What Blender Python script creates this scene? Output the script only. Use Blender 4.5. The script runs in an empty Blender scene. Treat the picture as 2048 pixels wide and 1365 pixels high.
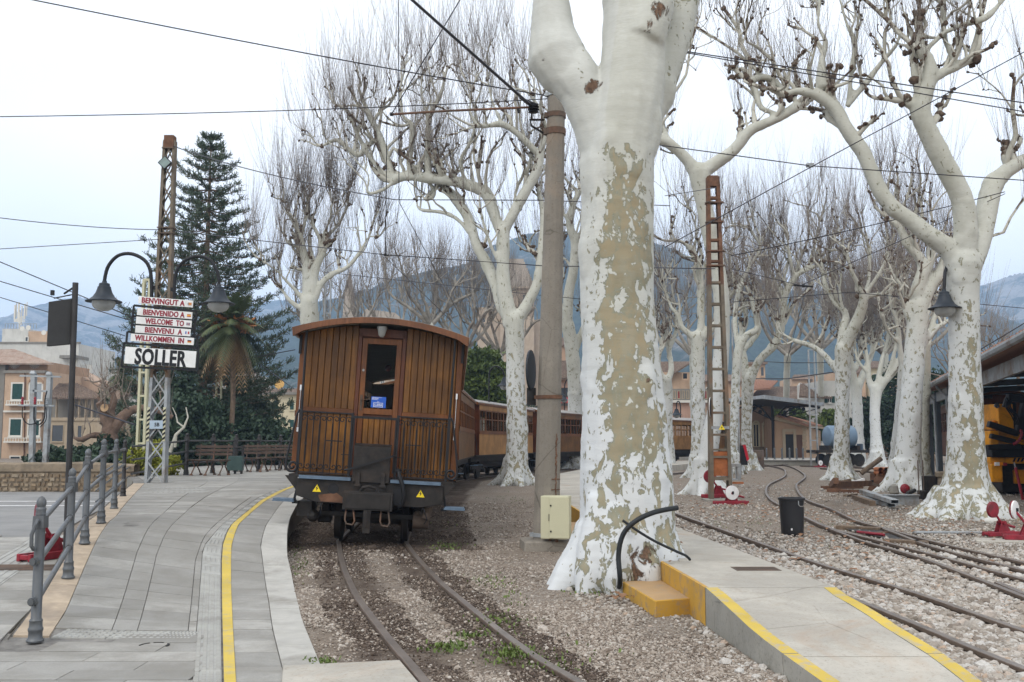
import bpy, bmesh, math, random
import numpy as np
from mathutils import Vector, Matrix, Euler, noise
random.seed(7)
rng = np.random.default_rng(7)
SC = bpy.context.scene
COL = SC.collection
PI = math.pi
# ---------------- camera, world, sun, exposure
CAM_H = 1.44
PITCH = math.atan(202.5 / 2000.0)
cam_data = bpy.data.cameras.new("camera")
cam = bpy.data.objects.new("camera", cam_data)
COL.objects.link(cam)
cam.location = (0, 0, CAM_H)
cam.rotation_euler = (PI / 2 + PITCH, 0, 0)
cam_data.sensor_width = 36
cam_data.lens = 36 * 2000 / 2048
cam_data.clip_start = 0.1
cam_data.clip_end = 20000
SC.camera = cam
SC.view_settings.view_transform = 'Standard'
SC.view_settings.look = 'None'
SC.view_settings.exposure = 0.70
SC.view_settings.gamma = 1.0
SC.view_settings.use_curve_mapping = False
SC.cycles.max_bounces = 8
SC.cycles.transparent_max_bounces = 12
SC.cycles.volume_bounces = 1
SC.cycles.caustics_reflective = False
SC.cycles.caustics_refractive = False
SUN_EL, SUN_ROT = math.radians(48), math.radians(-150)
world = bpy.data.worlds.new("World")
SC.world = world
world.use_nodes = True
nt = world.node_tree
nt.nodes.clear()
_o = nt.nodes.new('ShaderNodeOutputWorld')
_sky = nt.nodes.new('ShaderNodeTexSky')
_sky.sky_type = 'NISHITA'
_sky.sun_disc = False
_sky.sun_elevation = SUN_EL
_sky.sun_rotation = SUN_ROT
_sky.air_density = 1.0
_sky.dust_density = 2.0
_b1 = nt.nodes.new('ShaderNodeBackground'); _b1.inputs[1].default_value = 0.10
_b2 = nt.nodes.new('ShaderNodeBackground'); _b2.inputs[1].default_value = 1.08
_mix = nt.nodes.new('ShaderNodeMixShader')
_tc = nt.nodes.new('ShaderNodeTexCoord')
_mp = nt.nodes.new('ShaderNodeMapping'); _mp.inputs['Scale'].default_value = (1.2, 1.2, 2.6)
_n = nt.nodes.new('ShaderNodeTexNoise'); _n.inputs['Scale'].default_value = 1.6
_n.inputs['Detail'].default_value = 5; _n.inputs['Roughness'].default_value = 0.5
_r = nt.nodes.new('ShaderNodeValToRGB')
_r.color_ramp.elements[0].position = 0.35; _r.color_ramp.elements[0].color = (0.845, 0.865, 0.885, 1)
_r.color_ramp.elements[1].position = 0.62; _r.color_ramp.elements[1].color = (0.985, 0.982, 0.975, 1)
L = nt.links.new
L(_tc.outputs['Generated'], _mp.inputs[0]); L(_mp.outputs[0], _n.inputs['Vector'])
L(_n.outputs[0], _r.inputs[0]); L(_r.outputs[0], _b2.inputs[0]); L(_sky.outputs[0], _b1.inputs[0])
_mix.inputs[0].default_value = 0.93
L(_b1.outputs[0], _mix.inputs[1]); L(_b2.outputs[0], _mix.inputs[2]); L(_mix.outputs[0], _o.inputs[0])
sun_d = bpy.data.lights.new("sun", 'SUN')
sun_d.energy = 0.8
sun_d.angle = math.radians(25)
sun_d.color = (1.0, 0.965, 0.92)
sun = bpy.data.objects.new("sun", sun_d)
COL.objects.link(sun)
# light comes from behind and to the left of the camera
_sd = Vector((math.sin(SUN_ROT) * math.cos(SUN_EL), math.cos(SUN_ROT) * math.cos(SUN_EL), math.sin(SUN_EL)))
sun.rotation_euler = (-_sd).to_track_quat('-Z', 'Y').to_euler()
# ---------------- picture <-> place
_cp, _sp = math.cos(PITCH), math.sin(PITCH)
def P(px, py, Y):
 """the point at depth Y (metres ahead) seen at pixel px, py of the 2048 px photograph"""
 u = (px - 1024) / 2000.0; v = (682.5 - py) / 2000.0
 dy = _cp - v * _sp; dz = _sp + v * _cp
 t = Y / dy
 return Vector((u * t, Y, CAM_H + dz * t))
def G(px, py, z=0.0):
 """the ground point (height z) seen at a pixel"""
 u = (px - 1024) / 2000.0; v = (682.5 - py) / 2000.0
 dy = _cp - v * _sp; dz = _sp + v * _cp
 t = (z - CAM_H) / dz
 return Vector((u * t, dy * t, z))
def GF(px, py, zf):
 z = 0.0
 for _ in range(30):
  p = G(px, py, z)
  z = 0.5 * z + 0.5 * zf(p.x, p.y)
 return Vector((p.x, p.y, zf(p.x, p.y)))
def M(npx, Y):
 return npx * Y / 2000.0
def clamp(x, a=0.0, b=1.0):
 return max(a, min(b, x))
def sstep(a, b, x):
 t = clamp((x - a) / (b - a)); return t * t * (3 - 2 * t)
def fbm(x, y, z=0.0, o=4):
 s = 0; a = 1; f = 1; n = 0
 for _ in range(o):
  s += a * noise.noise(Vector((x * f, y * f, z * f + 13.1 * _))); n += a; a *= 0.5; f *= 2.03
 return s / n
# ---------------- objects
def link(o):
 COL.objects.link(o); return o
def tag(o, label=None, cat=None, group=None, kind=None):
 if label: o['label'] = label
 if cat: o['category'] = cat
 if group: o['group'] = group
 if kind: o['kind'] = kind
 return o
def thing(name, label, cat, loc=(0, 0, 0), rz=0.0, group=None):
 o = bpy.data.objects.new(name, None)
 o.empty_display_size = 0.2
 o.location = loc; o.rotation_euler = (0, 0, rz)
 link(o)
 return tag(o, label, cat, group)
def struct(name, loc=(0, 0, 0)):
 o = bpy.data.objects.new(name, None); o.location = loc
 link(o); o['kind'] = 'structure'
 return o
def copy_tree(o, parent=None):
 c = o.copy(); COL.objects.link(c)
 if parent is not None: c.parent = parent
 for ch in list(o.children): copy_tree(ch, c)
 return c
class MB:
 def __init__(self):
  self.v = []; self.f = []; self.m = []; self.mi = 0
 def add(self, vs, fs):
  b = len(self.v)
  self.v.extend([tuple(p) for p in vs])
  for f in fs:
   self.f.append(tuple(i + b for i in f)); self.m.append(self.mi)
  return self
 def box(self, c, s, R=None, taper=1.0):
  hx, hy, hz = s[0] / 2, s[1] / 2, s[2] / 2
  vs = []
  for z in (-1, 1):
   k = taper if z > 0 else 1.0
   for x, y in ((-1, -1), (1, -1), (1, 1), (-1, 1)):
    vs.append(Vector((x * hx * k, y * hy * k, z * hz)))
  if R is not None: vs = [R @ p for p in vs]
  c = Vector(c)
  return self.add([p + c for p in vs], [(3, 2, 1, 0), (4, 5, 6, 7), (0, 1, 5, 4), (1, 2, 6, 5), (2, 3, 7, 6), (3, 0, 4, 7)])
 def bb(self, x0, x1, y0, y1, z0, z1):
  return self.box(((x0 + x1) / 2, (y0 + y1) / 2, (z0 + z1) / 2), (abs(x1 - x0), abs(y1 - y0), abs(z1 - z0)))
 def bar(self, a, b, w, h=None, up=Vector((0, 0, 1))):
  """a rectangular bar from a to b; w across, h along 'up'"""
  a = Vector(a); b = Vector(b); h = w if h is None else h
  d = (b - a)
  if d.length < 1e-6: return self
  d.normalize()
  if abs(d.dot(up)) > 0.98: up = Vector((0, 1, 0))
  s = d.cross(up).normalized(); u = s.cross(d).normalized()
  vs = []
  for p in (a, b):
   for i, j in ((-1, -1), (1, -1), (1, 1), (-1, 1)):
    vs.append(p + s * (i * w / 2) + u * (j * h / 2))
  return self.add(vs, [(3, 2, 1, 0), (4, 5, 6, 7), (0, 1, 5, 4), (1, 2, 6, 5), (2, 3, 7, 6), (3, 0, 4, 7)])
 def tube(self, pts, rad, n=8, cap=True, ph=0.0):
  pts = [Vector(p) for p in pts]
  if not hasattr(rad, '__len__'): rad = [rad] * len(pts)
  ref = None; rings = []
  for i, p in enumerate(pts):
   if i == 0: d = pts[1] - pts[0]
   elif i == len(pts) - 1: d = pts[-1] - pts[-2]
   else: d = pts[i + 1] - pts[i - 1]
   if d.length < 1e-9: d = Vector((0, 0, 1))
   d.normalize()
   if ref is None:
    ref = Vector((1, 0, 0)) if abs(d.x) < 0.8 else Vector((0, 1, 0))
   s = (ref - d * ref.dot(d))
   if s.length < 1e-6: s = d.orthogonal()
   s.normalize(); ref = s
   t = d.cross(s)
   rings.append([p + (s * math.cos(ph + 2 * PI * k / n) + t * math.sin(ph + 2 * PI * k / n)) * rad[i] for k in range(n)])
  vs = [q for r in rings for q in r]; fs = []
  for i in range(len(rings) - 1):
   for k in range(n):
    k2 = (k + 1) % n
    fs.append((i * n + k, i * n + k2, (i + 1) * n + k2, (i + 1) * n + k))
  if cap:
   fs.append(tuple(reversed(range(n)))); fs.append(tuple((len(rings) - 1) * n + k for k in range(n)))
  return self.add(vs, fs)
 def lathe(self, prof, c=(0, 0, 0), n=16, R=None):
  """prof: (radius, z)"""
  c = Vector(c); vs = []
  for r, z in prof:
   for k in range(n):
    p = Vector((r * math.cos(2 * PI * k / n), r * math.sin(2 * PI * k / n), z))
    vs.append((R @ p if R is not None else p) + c)
  fs = []
  for i in range(len(prof) - 1):
   for k in range(n):
    k2 = (k + 1) % n
    fs.append((i * n + k, i * n + k2, (i + 1) * n + k2, (i + 1) * n + k))
  fs.append(tuple(reversed(range(n)))); fs.append(tuple((len(prof) - 1) * n + k for k in range(n)))
  return self.add(vs, fs)
 def prism(self, poly, d):
  """poly: list of 3-D points of a planar outline; d: extrusion vector"""
  n = len(poly); d = Vector(d)
  a = [Vector(p) for p in poly]
  vs = a + [p + d for p in a]
  fs = [tuple(range(n)), tuple(reversed(range(n, 2 * n)))]
  for k in range(n):
   k2 = (k + 1) % n
   fs.append((k2, k, n + k, n + k2))
  return self.add(vs, fs)
 def quad(self, a, b, c, d):
  return self.add([a, b, c, d], [(0, 1, 2, 3)])
 def ball(self, c, r, n=10, m=6, sc=(1, 1, 1)):
  vs = []; fs = []
  c = Vector(c)
  for i in range(1, m):
   a = PI * i / m
   for k in range(n):
    b = 2 * PI * k / n
    vs.append(c + Vector((r * sc[0] * math.sin(a) * math.cos(b), r * sc[1] * math.sin(a) * math.sin(b), r * sc[2] * math.cos(a))))
  t = len(vs); vs.append(c + Vector((0, 0, r * sc[2]))); vs.append(c - Vector((0, 0, r * sc[2])))
  for i in range(m - 2):
   for k in range(n):
    k2 = (k + 1) % n
    fs.append((i * n + k, (i + 1) * n + k, (i + 1) * n + k2, i * n + k2))
  for k in range(n):
   k2 = (k + 1) % n
   fs.append((t, k, k2)); fs.append((t + 1, (m - 2) * n + k2, (m - 2) * n + k))
  return self.add(vs, fs)
 def build(self, name, mats, parent=None, world=False, smooth=False, bevel=0.0, fix=True, kind=None, label=None, jitter=0.0):
  me = bpy.data.meshes.new(name)
  vs = self.v
  if world and parent is not None:
   inv = parent.matrix_basis.inverted()
   vs = [tuple(inv @ Vector(p)) for p in vs]
  me.from_pydata(vs, [], self.f)
  if not isinstance(mats, (list, tuple)): mats = [mats]
  for m in mats: me.materials.append(m)
  if len(mats) > 1:
   me.polygons.foreach_set('material_index', self.m)
  if bevel > 0 or fix:
   bm = bmesh.new(); bm.from_mesh(me)
   if fix: bmesh.ops.recalc_face_normals(bm, faces=bm.faces)
   if bevel > 0:
    es = [e for e in bm.edges if len(e.link_faces) == 2 and e.calc_face_angle(0) > 0.6]
    bmesh.ops.bevel(bm, geom=es, offset=bevel, segments=1, affect='EDGES', profile=0.6, clamp_overlap=True)
   bm.to_mesh(me); bm.free()
  if smooth:
   me.shade_smooth() if smooth is True else me.set_sharp_from_angle(angle=smooth)
  me.update()
  o = bpy.data.objects.new(name, me)
  link(o)
  if parent is not None: o.parent = parent
  if kind: o['kind'] = kind
  if label: o['label'] = label
  return o
def obj_from_np(name, V, F, mat, parent=None, smooth=True, kind=None, attrs=None):
 """V (n,3), F (m,k) arrays with a fixed number of corners per face"""
 me = bpy.data.meshes.new(name)
 me.vertices.add(len(V)); me.vertices.foreach_set('co', np.ascontiguousarray(V, dtype=np.float32).ravel())
 k = F.shape[1]
 me.loops.add(F.size); me.loops.foreach_set('vertex_index', F.astype(np.int32).ravel())
 me.polygons.add(len(F)); me.polygons.foreach_set('loop_start', np.arange(0, F.size, k, dtype=np.int32))
 me.update(calc_edges=True)
 if smooth: me.shade_smooth()
 if attrs:
  for an, arr in attrs.items():
   a = me.attributes.new(an, 'FLOAT', 'POINT'); a.data.foreach_set('value', arr.astype(np.float32))
 if mat is not None: me.materials.append(mat)
 o = bpy.data.objects.new(name, me); link(o)
 if parent is not None: o.parent = parent
 if kind: o['kind'] = kind
 return o
def tubes_np(C, Rd, n=3):
 """C (N,K,3) centre lines, Rd (N,K) radii -> V, F(quads)"""
 N, K, _ = C.shape
 D = np.empty_like(C)
 D[:, 1:-1] = C[:, 2:] - C[:, :-2]; D[:, 0] = C[:, 1] - C[:, 0]; D[:, -1] = C[:, -1] - C[:, -2]
 D /= np.linalg.norm(D, axis=2, keepdims=True) + 1e-9
 ref = np.where(np.abs(D[..., :1]) < 0.8, np.array([1.0, 0, 0]), np.array([0, 1.0, 0]))
 S = np.cross(D, ref); S /= np.linalg.norm(S, axis=2, keepdims=True) + 1e-9
 T = np.cross(D, S)
 ang = 2 * np.pi * np.arange(n) / n
 V = C[:, :, None, :] + Rd[:, :, None, None] * (S[:, :, None, :] * np.cos(ang)[None, None, :, None] + T[:, :, None, :] * np.sin(ang)[None, None, :, None])
 idx = np.arange(N * K * n).reshape(N, K, n)
 a = idx[:, :-1, :]; b = np.roll(a, -1, axis=2); c = np.roll(idx[:, 1:, :], -1, axis=2); d = idx[:, 1:, :]
 F = np.stack([a, b, c, d], axis=-1).reshape(-1, 4)
 return V.reshape(-1, 3), F
# ---------------- materials
def rgb(r, g, b): return (r, g, b, 1.0)
class NM:
 """tiny node-material writer"""
 def __init__(self, name, rough=0.8, metal=0.0, spec=0.3):
  self.m = bpy.data.materials.new(name); self.m.use_nodes = True
  self.t = self.m.node_tree; self.t.nodes.clear()
  self.out = self.n('ShaderNodeOutputMaterial'); self.b = self.n('ShaderNodeBsdfPrincipled')
  self.t.links.new(self.b.outputs[0], self.out.inputs[0])
  self.b.inputs['Roughness'].default_value = rough; self.b.inputs['Metallic'].default_value = metal
  self.b.inputs['Specular IOR Level'].default_value = spec
  self._tc = None
 def n(self, t): return self.t.nodes.new(t)
 def l(self, a, b): self.t.links.new(a, b)
 def co(self, scale=(1, 1, 1), kind='Object', rot=(0, 0, 0)):
  if kind == 'World':
   g = self.n('ShaderNodeNewGeometry'); src = g.outputs['Position']
  else:
   if self._tc is None: self._tc = self.n('ShaderNodeTexCoord')
   src = self._tc.outputs[kind]
  m = self.n('ShaderNodeMapping'); m.inputs['Scale'].default_value = scale; m.inputs['Rotation'].default_value = rot
  self.l(src, m.inputs[0]); return m.outputs[0]
 def noise(self, co, scale, detail=4, rough=0.55, dist=0.0):
  x = self.n('ShaderNodeTexNoise'); x.inputs['Scale'].default_value = scale; x.inputs['Detail'].default_value = detail
  x.inputs['Roughness'].default_value = rough; x.inputs['Distortion'].default_value = dist
  self.l(co, x.inputs['Vector']); return x.outputs[0]
 def voro(self, co, scale, feature='F1', out='Distance'):
  x = self.n('ShaderNodeTexVoronoi'); x.feature = feature; x.inputs['Scale'].default_value = scale
  self.l(co, x.inputs['Vector']); return x.outputs[out]
 def ramp(self, fac, stops, interp='LINEAR'):
  r = self.n('ShaderNodeValToRGB'); cr = r.color_ramp; cr.interpolation = interp
  while len(cr.elements) < len(stops): cr.elements.new(0.5)
  for e, (p, c) in zip(cr.elements, stops):
   e.position = p; e.color = c if hasattr(c, '__len__') else (c, c, c, 1)
  self.l(fac, r.inputs[0]); return r.outputs[0]
 def mix(self, fac, a, b, mode='MIX'):
  x = self.n('ShaderNodeMix'); x.data_type = 'RGBA'; x.blend_type = mode
  if hasattr(fac, 'is_output') or isinstance(fac, bpy.types.NodeSocket): self.l(fac, x.inputs[0])
  else: x.inputs[0].default_value = fac
  for v, i in ((a, 6), (b, 7)):
   if isinstance(v, bpy.types.NodeSocket): self.l(v, x.inputs[i])
   else: x.inputs[i].default_value = v
  return x.outputs[2]
 def math(self, op, a, b=0.0, c=None, clampit=False):
  x = self.n('ShaderNodeMath'); x.operation = op; x.use_clamp = clampit
  for i, v in enumerate((a, b, c)):
   if v is None: continue
   if isinstance(v, bpy.types.NodeSocket): self.l(v, x.inputs[i])
   else: x.inputs[i].default_value = v
  return x.outputs[0]
 def attr(self, name):
  x = self.n('ShaderNodeAttribute'); x.attribute_name = name; return x.outputs['Fac']
 def rand(self):
  return self.n('ShaderNodeObjectInfo').outputs['Random']
 def color(self, c):
  if isinstance(c, bpy.types.NodeSocket): self.l(c, self.b.inputs['Base Color'])
  else: self.b.inputs['Base Color'].default_value = c
  return self
 def bump(self, h, dist=0.01, strength=1.0):
  x = self.n('ShaderNodeBump'); x.inputs['Distance'].default_value = dist; x.inputs['Strength'].default_value = strength
  self.l(h, x.inputs['Height']); self.l(x.outputs[0], self.b.inputs['Normal']); return self
 def rough(self, r):
  self.l(r, self.b.inputs['Roughness']); return self
def simple(name, c, rough=0.7, metal=0.0, spec=0.3, var=0.25, scale=6.0, bump=0.0, kind='Object', dirt=None):
 m = NM(name, rough, metal, spec)
 co = m.co(kind=kind)
 n1 = m.noise(co, scale, 6, 0.65)
 c = tuple(c)
 lo = rgb(*[x * (1 - var) for x in c[:3]]); hi = rgb(*[min(1, x * (1 + var)) for x in c[:3]])
 col = m.ramp(n1, [(0.3, lo), (0.7, hi)])
 if dirt:
  n2 = m.noise(co, scale * 0.35, 8, 0.7, 0.4)
  col = m.mix(m.ramp(n2, [(0.5, 0.0), (0.68, 1.0)]), col, rgb(*dirt))
 m.color(col)
 if bump: m.bump(n1, bump)
 return m.m
MT = {}
def painted(name, c, **k): MT[name] = simple(name, c, **k); return MT[name]
# ---------------- material library
def mat_gravel():
 m = NM('gravel_ground', 0.95, spec=0.15)
 co = m.co(kind='World')
 v = m.voro(co, 55, 'F1', 'Color'); d = m.voro(co, 55, 'F1', 'Distance')
 sep = m.n('ShaderNodeSeparateColor'); m.l(v, sep.inputs[0])
 stone = m.ramp(sep.outputs[0], [(0.0, rgb(.12, .09, .068)), (.3, rgb(.25, .20, .158)), (.65, rgb(.37, .315, .26)), (.9, rgb(.46, .42, .37)), (1.0, rgb(.56, .53, .48))])
 big = m.noise(co, 0.55, 6, 0.65, 0.6)
 soil = m.mix(m.ramp(m.noise(co, 14, 5, .7), [(.3, 0.0), (.7, 1.0)]), rgb(.215, .168, .128), rgb(.36, .30, .24))
 c = m.mix(m.ramp(big, [(.40, 0.0), (.60, .85)]), stone, soil)
 c = m.mix(m.ramp(d, [(.0, 0.0), (.7, .55)]), c, rgb(.10, .08, .062))
 # oily brake dust along the rails; the whole track darker from the coach back
 st = m.attr('stain_dark')
 stm = m.math('MULTIPLY', st, m.ramp(m.noise(co, 1.7, 6, .7, .5), [(.22, 0.2), (.50, 1.0)]))
 c = m.mix(stm, c, rgb(.062, .043, .032))
 m.color(c); m.bump(m.math('SUBTRACT', 1.0, d), 0.012)
 return m.m
MT['gravel'] = mat_gravel()
def mat_stone(name, stops, sat=1.0):
 m = NM(name, 0.9, spec=0.2)
 r = m.rand(); co = m.co()
 c = m.ramp(r, stops)
 n = m.noise(co, 3.0, 4, .6)
 c = m.mix(m.ramp(n, [(.35, 0.35), (.6, 0.0)]), c, rgb(.10, .08, .065))
 m.color(c); return m.m
MT['stone_fine'] = mat_stone('pink_gravel_stone', [(0, rgb(.17, .132, .103)), (.35, rgb(.285, .235, .19)), (.7, rgb(.39, .335, .28)), (1, rgb(.50, .455, .40))])
MT['stone_ballast'] = mat_stone('ballast_stone', [(0, rgb(.20, .165, .135)), (.25, rgb(.325, .285, .24)), (.6, rgb(.44, .405, .36)), (.85, rgb(.53, .51, .475)), (1, rgb(.40, .29, .21))])
MT['stone_oily'] = mat_stone('oily_dark_stone', [(0, rgb(.04, .028, .02)), (.5, rgb(.09, .065, .05)), (.85, rgb(.15, .115, .09)), (1, rgb(.26, .21, .17))])
def mat_paving():
 m = NM('paving_stone', 0.82, spec=0.25)
 co = m.co(kind='World')
 r = m.rand()
 base = m.ramp(r, [(0, rgb(.275, .265, .242)), (.5, rgb(.345, .333, .305)), (1, rgb(.425, .408, .37))])
 n = m.noise(co, 2.2, 8, .68, .3); f = m.noise(co, 90, 3, .6)
 c = m.mix(m.ramp(n, [(.38, .7), (.60, 0.0)]), base, rgb(.195, .182, .155))
 lg = m.noise(co, .42, 6, .7, .5)
 c = m.mix(m.ramp(lg, [(.42, .55), (.58, 0.0)]), c, rgb(.225, .213, .188))
 c = m.mix(m.ramp(f, [(.35, .25), (.65, 0.0)]), c, rgb(.15, .15, .15))
 s = m.noise(co, 9, 6, .75)
 c = m.mix(m.ramp(s, [(.64, 0.0), (.74, .45)]), c, rgb(.40, .39, .365))
 m.color(c); m.bump(f, .0015); return m.m
MT['paving'] = mat_paving()
MT['joint'] = simple('joint_mortar', (.19, .18, .165), .95, scale=5, var=.5, kind='World')
MT['curb'] = simple('kerb_granite', (.395, .38, .345), .85, scale=3.5, var=.16, kind='World', dirt=(.25, .235, .205), bump=.002)
MT['tan_stone'] = simple('tan_limestone', (.40, .32, .235), .9, scale=5, var=.22, kind='World', dirt=(.27, .22, .17), bump=.004)
def mat_concrete(name, base, dirt, rust=0.0):
 m = NM(name, 0.9, spec=0.2)
 co = m.co(kind='World')
 a = m.noise(co, 1.3, 8, .7, .4); b = m.noise(co, 40, 4, .7); d = m.noise(co, .8, 6, .7, .8)
 c = m.ramp(a, [(.3, rgb(*[x * .70 for x in base])), (.7, rgb(*[min(1, x * 1.12) for x in base]))])
 lg = m.noise(co, .55, 6, .7, .6)
 c = m.mix(m.ramp(lg, [(.40, .6), (.56, 0.0)]), c, rgb(*[x * .72 for x in base]))
 ck = m.voro(m.co(kind='World'), .9, 'DISTANCE_TO_EDGE')
 c = m.mix(m.ramp(m.math('ADD', ck, m.math('MULTIPLY', a, .05)), [(.022, .55), (.030, 0.0)]), c, rgb(*[x * .45 for x in dirt]))
 c = m.mix(m.ramp(m.noise(co, 5.5, 8, .75), [(.55, 0.0), (.70, .7)]), c, rgb(*dirt))
 c = m.mix(m.ramp(b, [(.30, .5), (.45, 0.0)]), c, rgb(*[x * .6 for x in dirt]))
 if rust: c = m.mix(m.ramp(d, [(.56, 0.0), (.72, rust)]), c, rgb(.36, .21, .11))
 m.color(c); m.bump(m.math('ADD', a, m.math('MULTIPLY', b, .25)), .006); return m.m
MT['concrete'] = mat_concrete('ramp_concrete', (.44, .41, .355), (.33, .285, .225), .5)
MT['concrete_side'] = mat_concrete('side_concrete', (.33, .315, .275), (.17, .16, .135), .15)
MT['concrete_pole'] = mat_concrete('pole_concrete', (.265, .238, .20), (.16, .138, .11), .25)
def worn_paint(name, base, under, lo=.60, hi=.68):
 m = NM(name, 0.75, spec=0.3); co = m.co(kind='World')
 n = m.noise(co, 7, 10, .78, .3)
 v = m.noise(co, 1.5, 5, .6)
 c = m.ramp(v, [(.3, rgb(*[x * .82 for x in base])), (.7, rgb(*[min(1, x * 1.1) for x in base]))])
 c = m.mix(m.ramp(n, [(lo, 0.0), (hi, .85)]), c, rgb(*under))
 m.color(c); m.bump(n, .002); return m.m
MT['yellow_line'] = worn_paint('yellow_line_paint', (.56, .41, .075), (.33, .30, .24), .50, .66)
MT['yellow_edge'] = worn_paint('yellow_edge_paint', (.54, .39, .07), (.38, .33, .25), .49, .58)
MT['orange_yellow'] = worn_paint('orange_yellow_paint', (.50, .285, .045), (.30, .21, .12), .51, .60)
MT['orange_top'] = worn_paint('faded_orange_step', (.40, .26, .13), (.30, .24, .18), .50, .66)
def mat_rail():
 m = NM('rusty_rail_steel', 0.55, .25, .4); co = m.co(kind='World')
 n = m.noise(co, 6, 6, .7)
 m.color(m.ramp(n, [(.3, rgb(.085, .058, .042)), (.7, rgb(.175, .13, .10))])); m.bump(n, .002); return m.m
MT['rail'] = mat_rail()
MT['rail_top'] = simple('worn_rail_head', (.22, .185, .16), .38, .55, .5, var=.3, scale=4, kind='World')
MT['rust'] = simple('rusty_iron', (.145, .075, .045), .85, .1, scale=5, var=.5, kind='World', dirt=(.10, .06, .045), bump=.002)
MT['rust_bright'] = simple('orange_rust_plate', (.30, .10, .035), .8, .0, scale=4, var=.35, dirt=(.17, .065, .03), bump=.002)
MT['rust_dark'] = simple('dark_rusted_channel', (.115, .085, .066), .8, .15, scale=3, var=.4, kind='World', dirt=(.20, .09, .05), bump=.002)
MT['rust_beige'] = simple('weathered_steel_channel', (.155, .128, .095), .8, .1, scale=3, var=.35, kind='World', dirt=(.21, .105, .055), bump=.002)
MT['galv'] = simple('grey_painted_steel', (.33, .35, .36), .6, .3, scale=4, var=.18, kind='World', dirt=(.20, .15, .11))
MT['rail_grey'] = simple('grey_railing_paint', (.105, .112, .118), .45, .35, .5, scale=5, var=.2, dirt=(.10, .09, .08))
MT['dark_metal'] = simple('dark_painted_metal', (.032, .030, .030), .5, .3, .5, scale=6, var=.35)
MT['black'] = simple('black_paint', (.012, .012, .014), .5, .0, .3, scale=6, var=.3)
MT['black_dirty'] = simple('greasy_black_iron', (.020, .017, .015), .6, .2, .4, scale=7, var=.6, dirt=(.05, .034, .025), bump=.002)
MT['lamp_black'] = simple('slate_lamp_paint', (.02, .026, .034), .5, .0, .3, scale=5, var=.2)
MT['white_paint'] = simple('white_sign_paint', (.78, .78, .76), .45, scale=5, var=.05, dirt=(.66, .65, .62))
MT['red_letter'] = simple('dark_red_lettering', (.27, .03, .045), .5, var=.15)
MT['black_letter'] = simple('black_lettering', (.012, .012, .014), .5, var=.1)
MT['red_paint'] = simple('faded_red_lever_paint', (.24, .018, .03), .5, scale=9, var=.35, dirt=(.10, .03, .03))
MT['white_disc'] = simple('white_enamel', (.74, .73, .72), .4, var=.06, dirt=(.55, .5, .47))
MT['cream_box'] = simple('cream_grp_cabinet', (.50, .48, .33), .5, var=.05, scale=2)
MT['bin'] = simple('black_plastic_bin', (.012, .012, .014), .42, .0, .5, var=.2, scale=8)
MT['hose'] = simple('black_rubber_hose', (.014, .017, .019), .45, var=.25)
MT['timber'] = simple('old_timber', (.16, .115, .08), .9, scale=7, var=.4, dirt=(.08, .055, .04), bump=.003)
MT['asphalt'] = simple('asphalt', (.225, .222, .215), .9, scale=1.2, var=.18, kind='World', dirt=(.27, .262, .25))
MT['wire'] = simple('wire', (.02, .018, .025), .5, var=.1)
MT['blue_step'] = simple('blue_grey_step', (.10, .145, .20), .5, scale=8, var=.2)
MT['yellow_sign'] = simple('yellow_warning_enamel', (.80, .60, .02), .4, var=.04)
MT['blue_sign'] = simple('blue_notice', (.02, .10, .48), .35, var=.05)
MT['chrome'] = simple('bright_steel', (.55, .55, .56), .25, .9, .5, var=.1)
def mat_glass(name, tint=(.02, .025, .03), rough=.06):
 m = NM(name, rough, 0.0, 0.6); m.color(rgb(*tint))
 return m.m
MT['dark_glass'] = mat_glass('dark_window_glass')
MT['pane_sky'] = mat_glass('pale_window_glass', (.25, .28, .30), .1)
def mat_clear():
 m = NM('clear_glass', .03, 0, .5); m.color(rgb(.9, .95, .95)); m.b.inputs['Transmission Weight'].default_value = 1.0
 m.b.inputs['IOR'].default_value = 1.1
 return m.m
MT['clear_glass'] = mat_clear()
def mat_globe():
 m = NM('frosted_lamp_globe', .12, 0, .5); m.color(rgb(.62, .64, .62)); m.b.inputs['Transmission Weight'].default_value = .55
 return m.m
MT['globe'] = mat_globe()
def mat_wood(name, a, b, kind='Object', grain=(26, 26, 1.6), gloss=.42):
 m = NM(name, gloss, 0, .35)
 co = m.co(grain, kind=kind); co2 = m.co((1, 1, 1), kind=kind)
 r = m.rand()
 n = m.noise(co, 1.2, 6, .6, .6); w = m.noise(co2, 2.0, 5, .6)
 c = m.ramp(n, [(.28, rgb(*a)), (.72, rgb(*b))])
 c = m.mix(m.ramp(w, [(.38, .6), (.62, 0.0)]), c, rgb(*[x * .45 for x in a]))
 hsv = m.n('ShaderNodeHueSaturation'); m.l(c, hsv.inputs['Color'])
 m.l(m.math('MULTIPLY_ADD', r, .45, .78), hsv.inputs['Value'])
 m.color(hsv.outputs[0]); m.bump(n, .0015)
 return m.m
MT['teak'] = mat_wood('varnished_teak', (.100, .036, .005), (.275, .116, .016))
MT['teak_frame'] = mat_wood('varnished_teak_frame', (.105, .032, .007), (.20, .070, .014))
MT['teak_dark'] = mat_wood('dark_varnished_wood', (.09, .022, .009), (.155, .048, .016))
MT['teak_light'] = mat_wood('pale_varnished_wood', (.26, .125, .036), (.38, .20, .07))
MT['teak_roof'] = mat_wood('varnished_roof_rim', (.14, .050, .018), (.26, .10, .038), gloss=.35)
MT['grey_roof'] = simple('grey_canvas_roof', (.30, .285, .27), .8, scale=3, var=.2)
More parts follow.
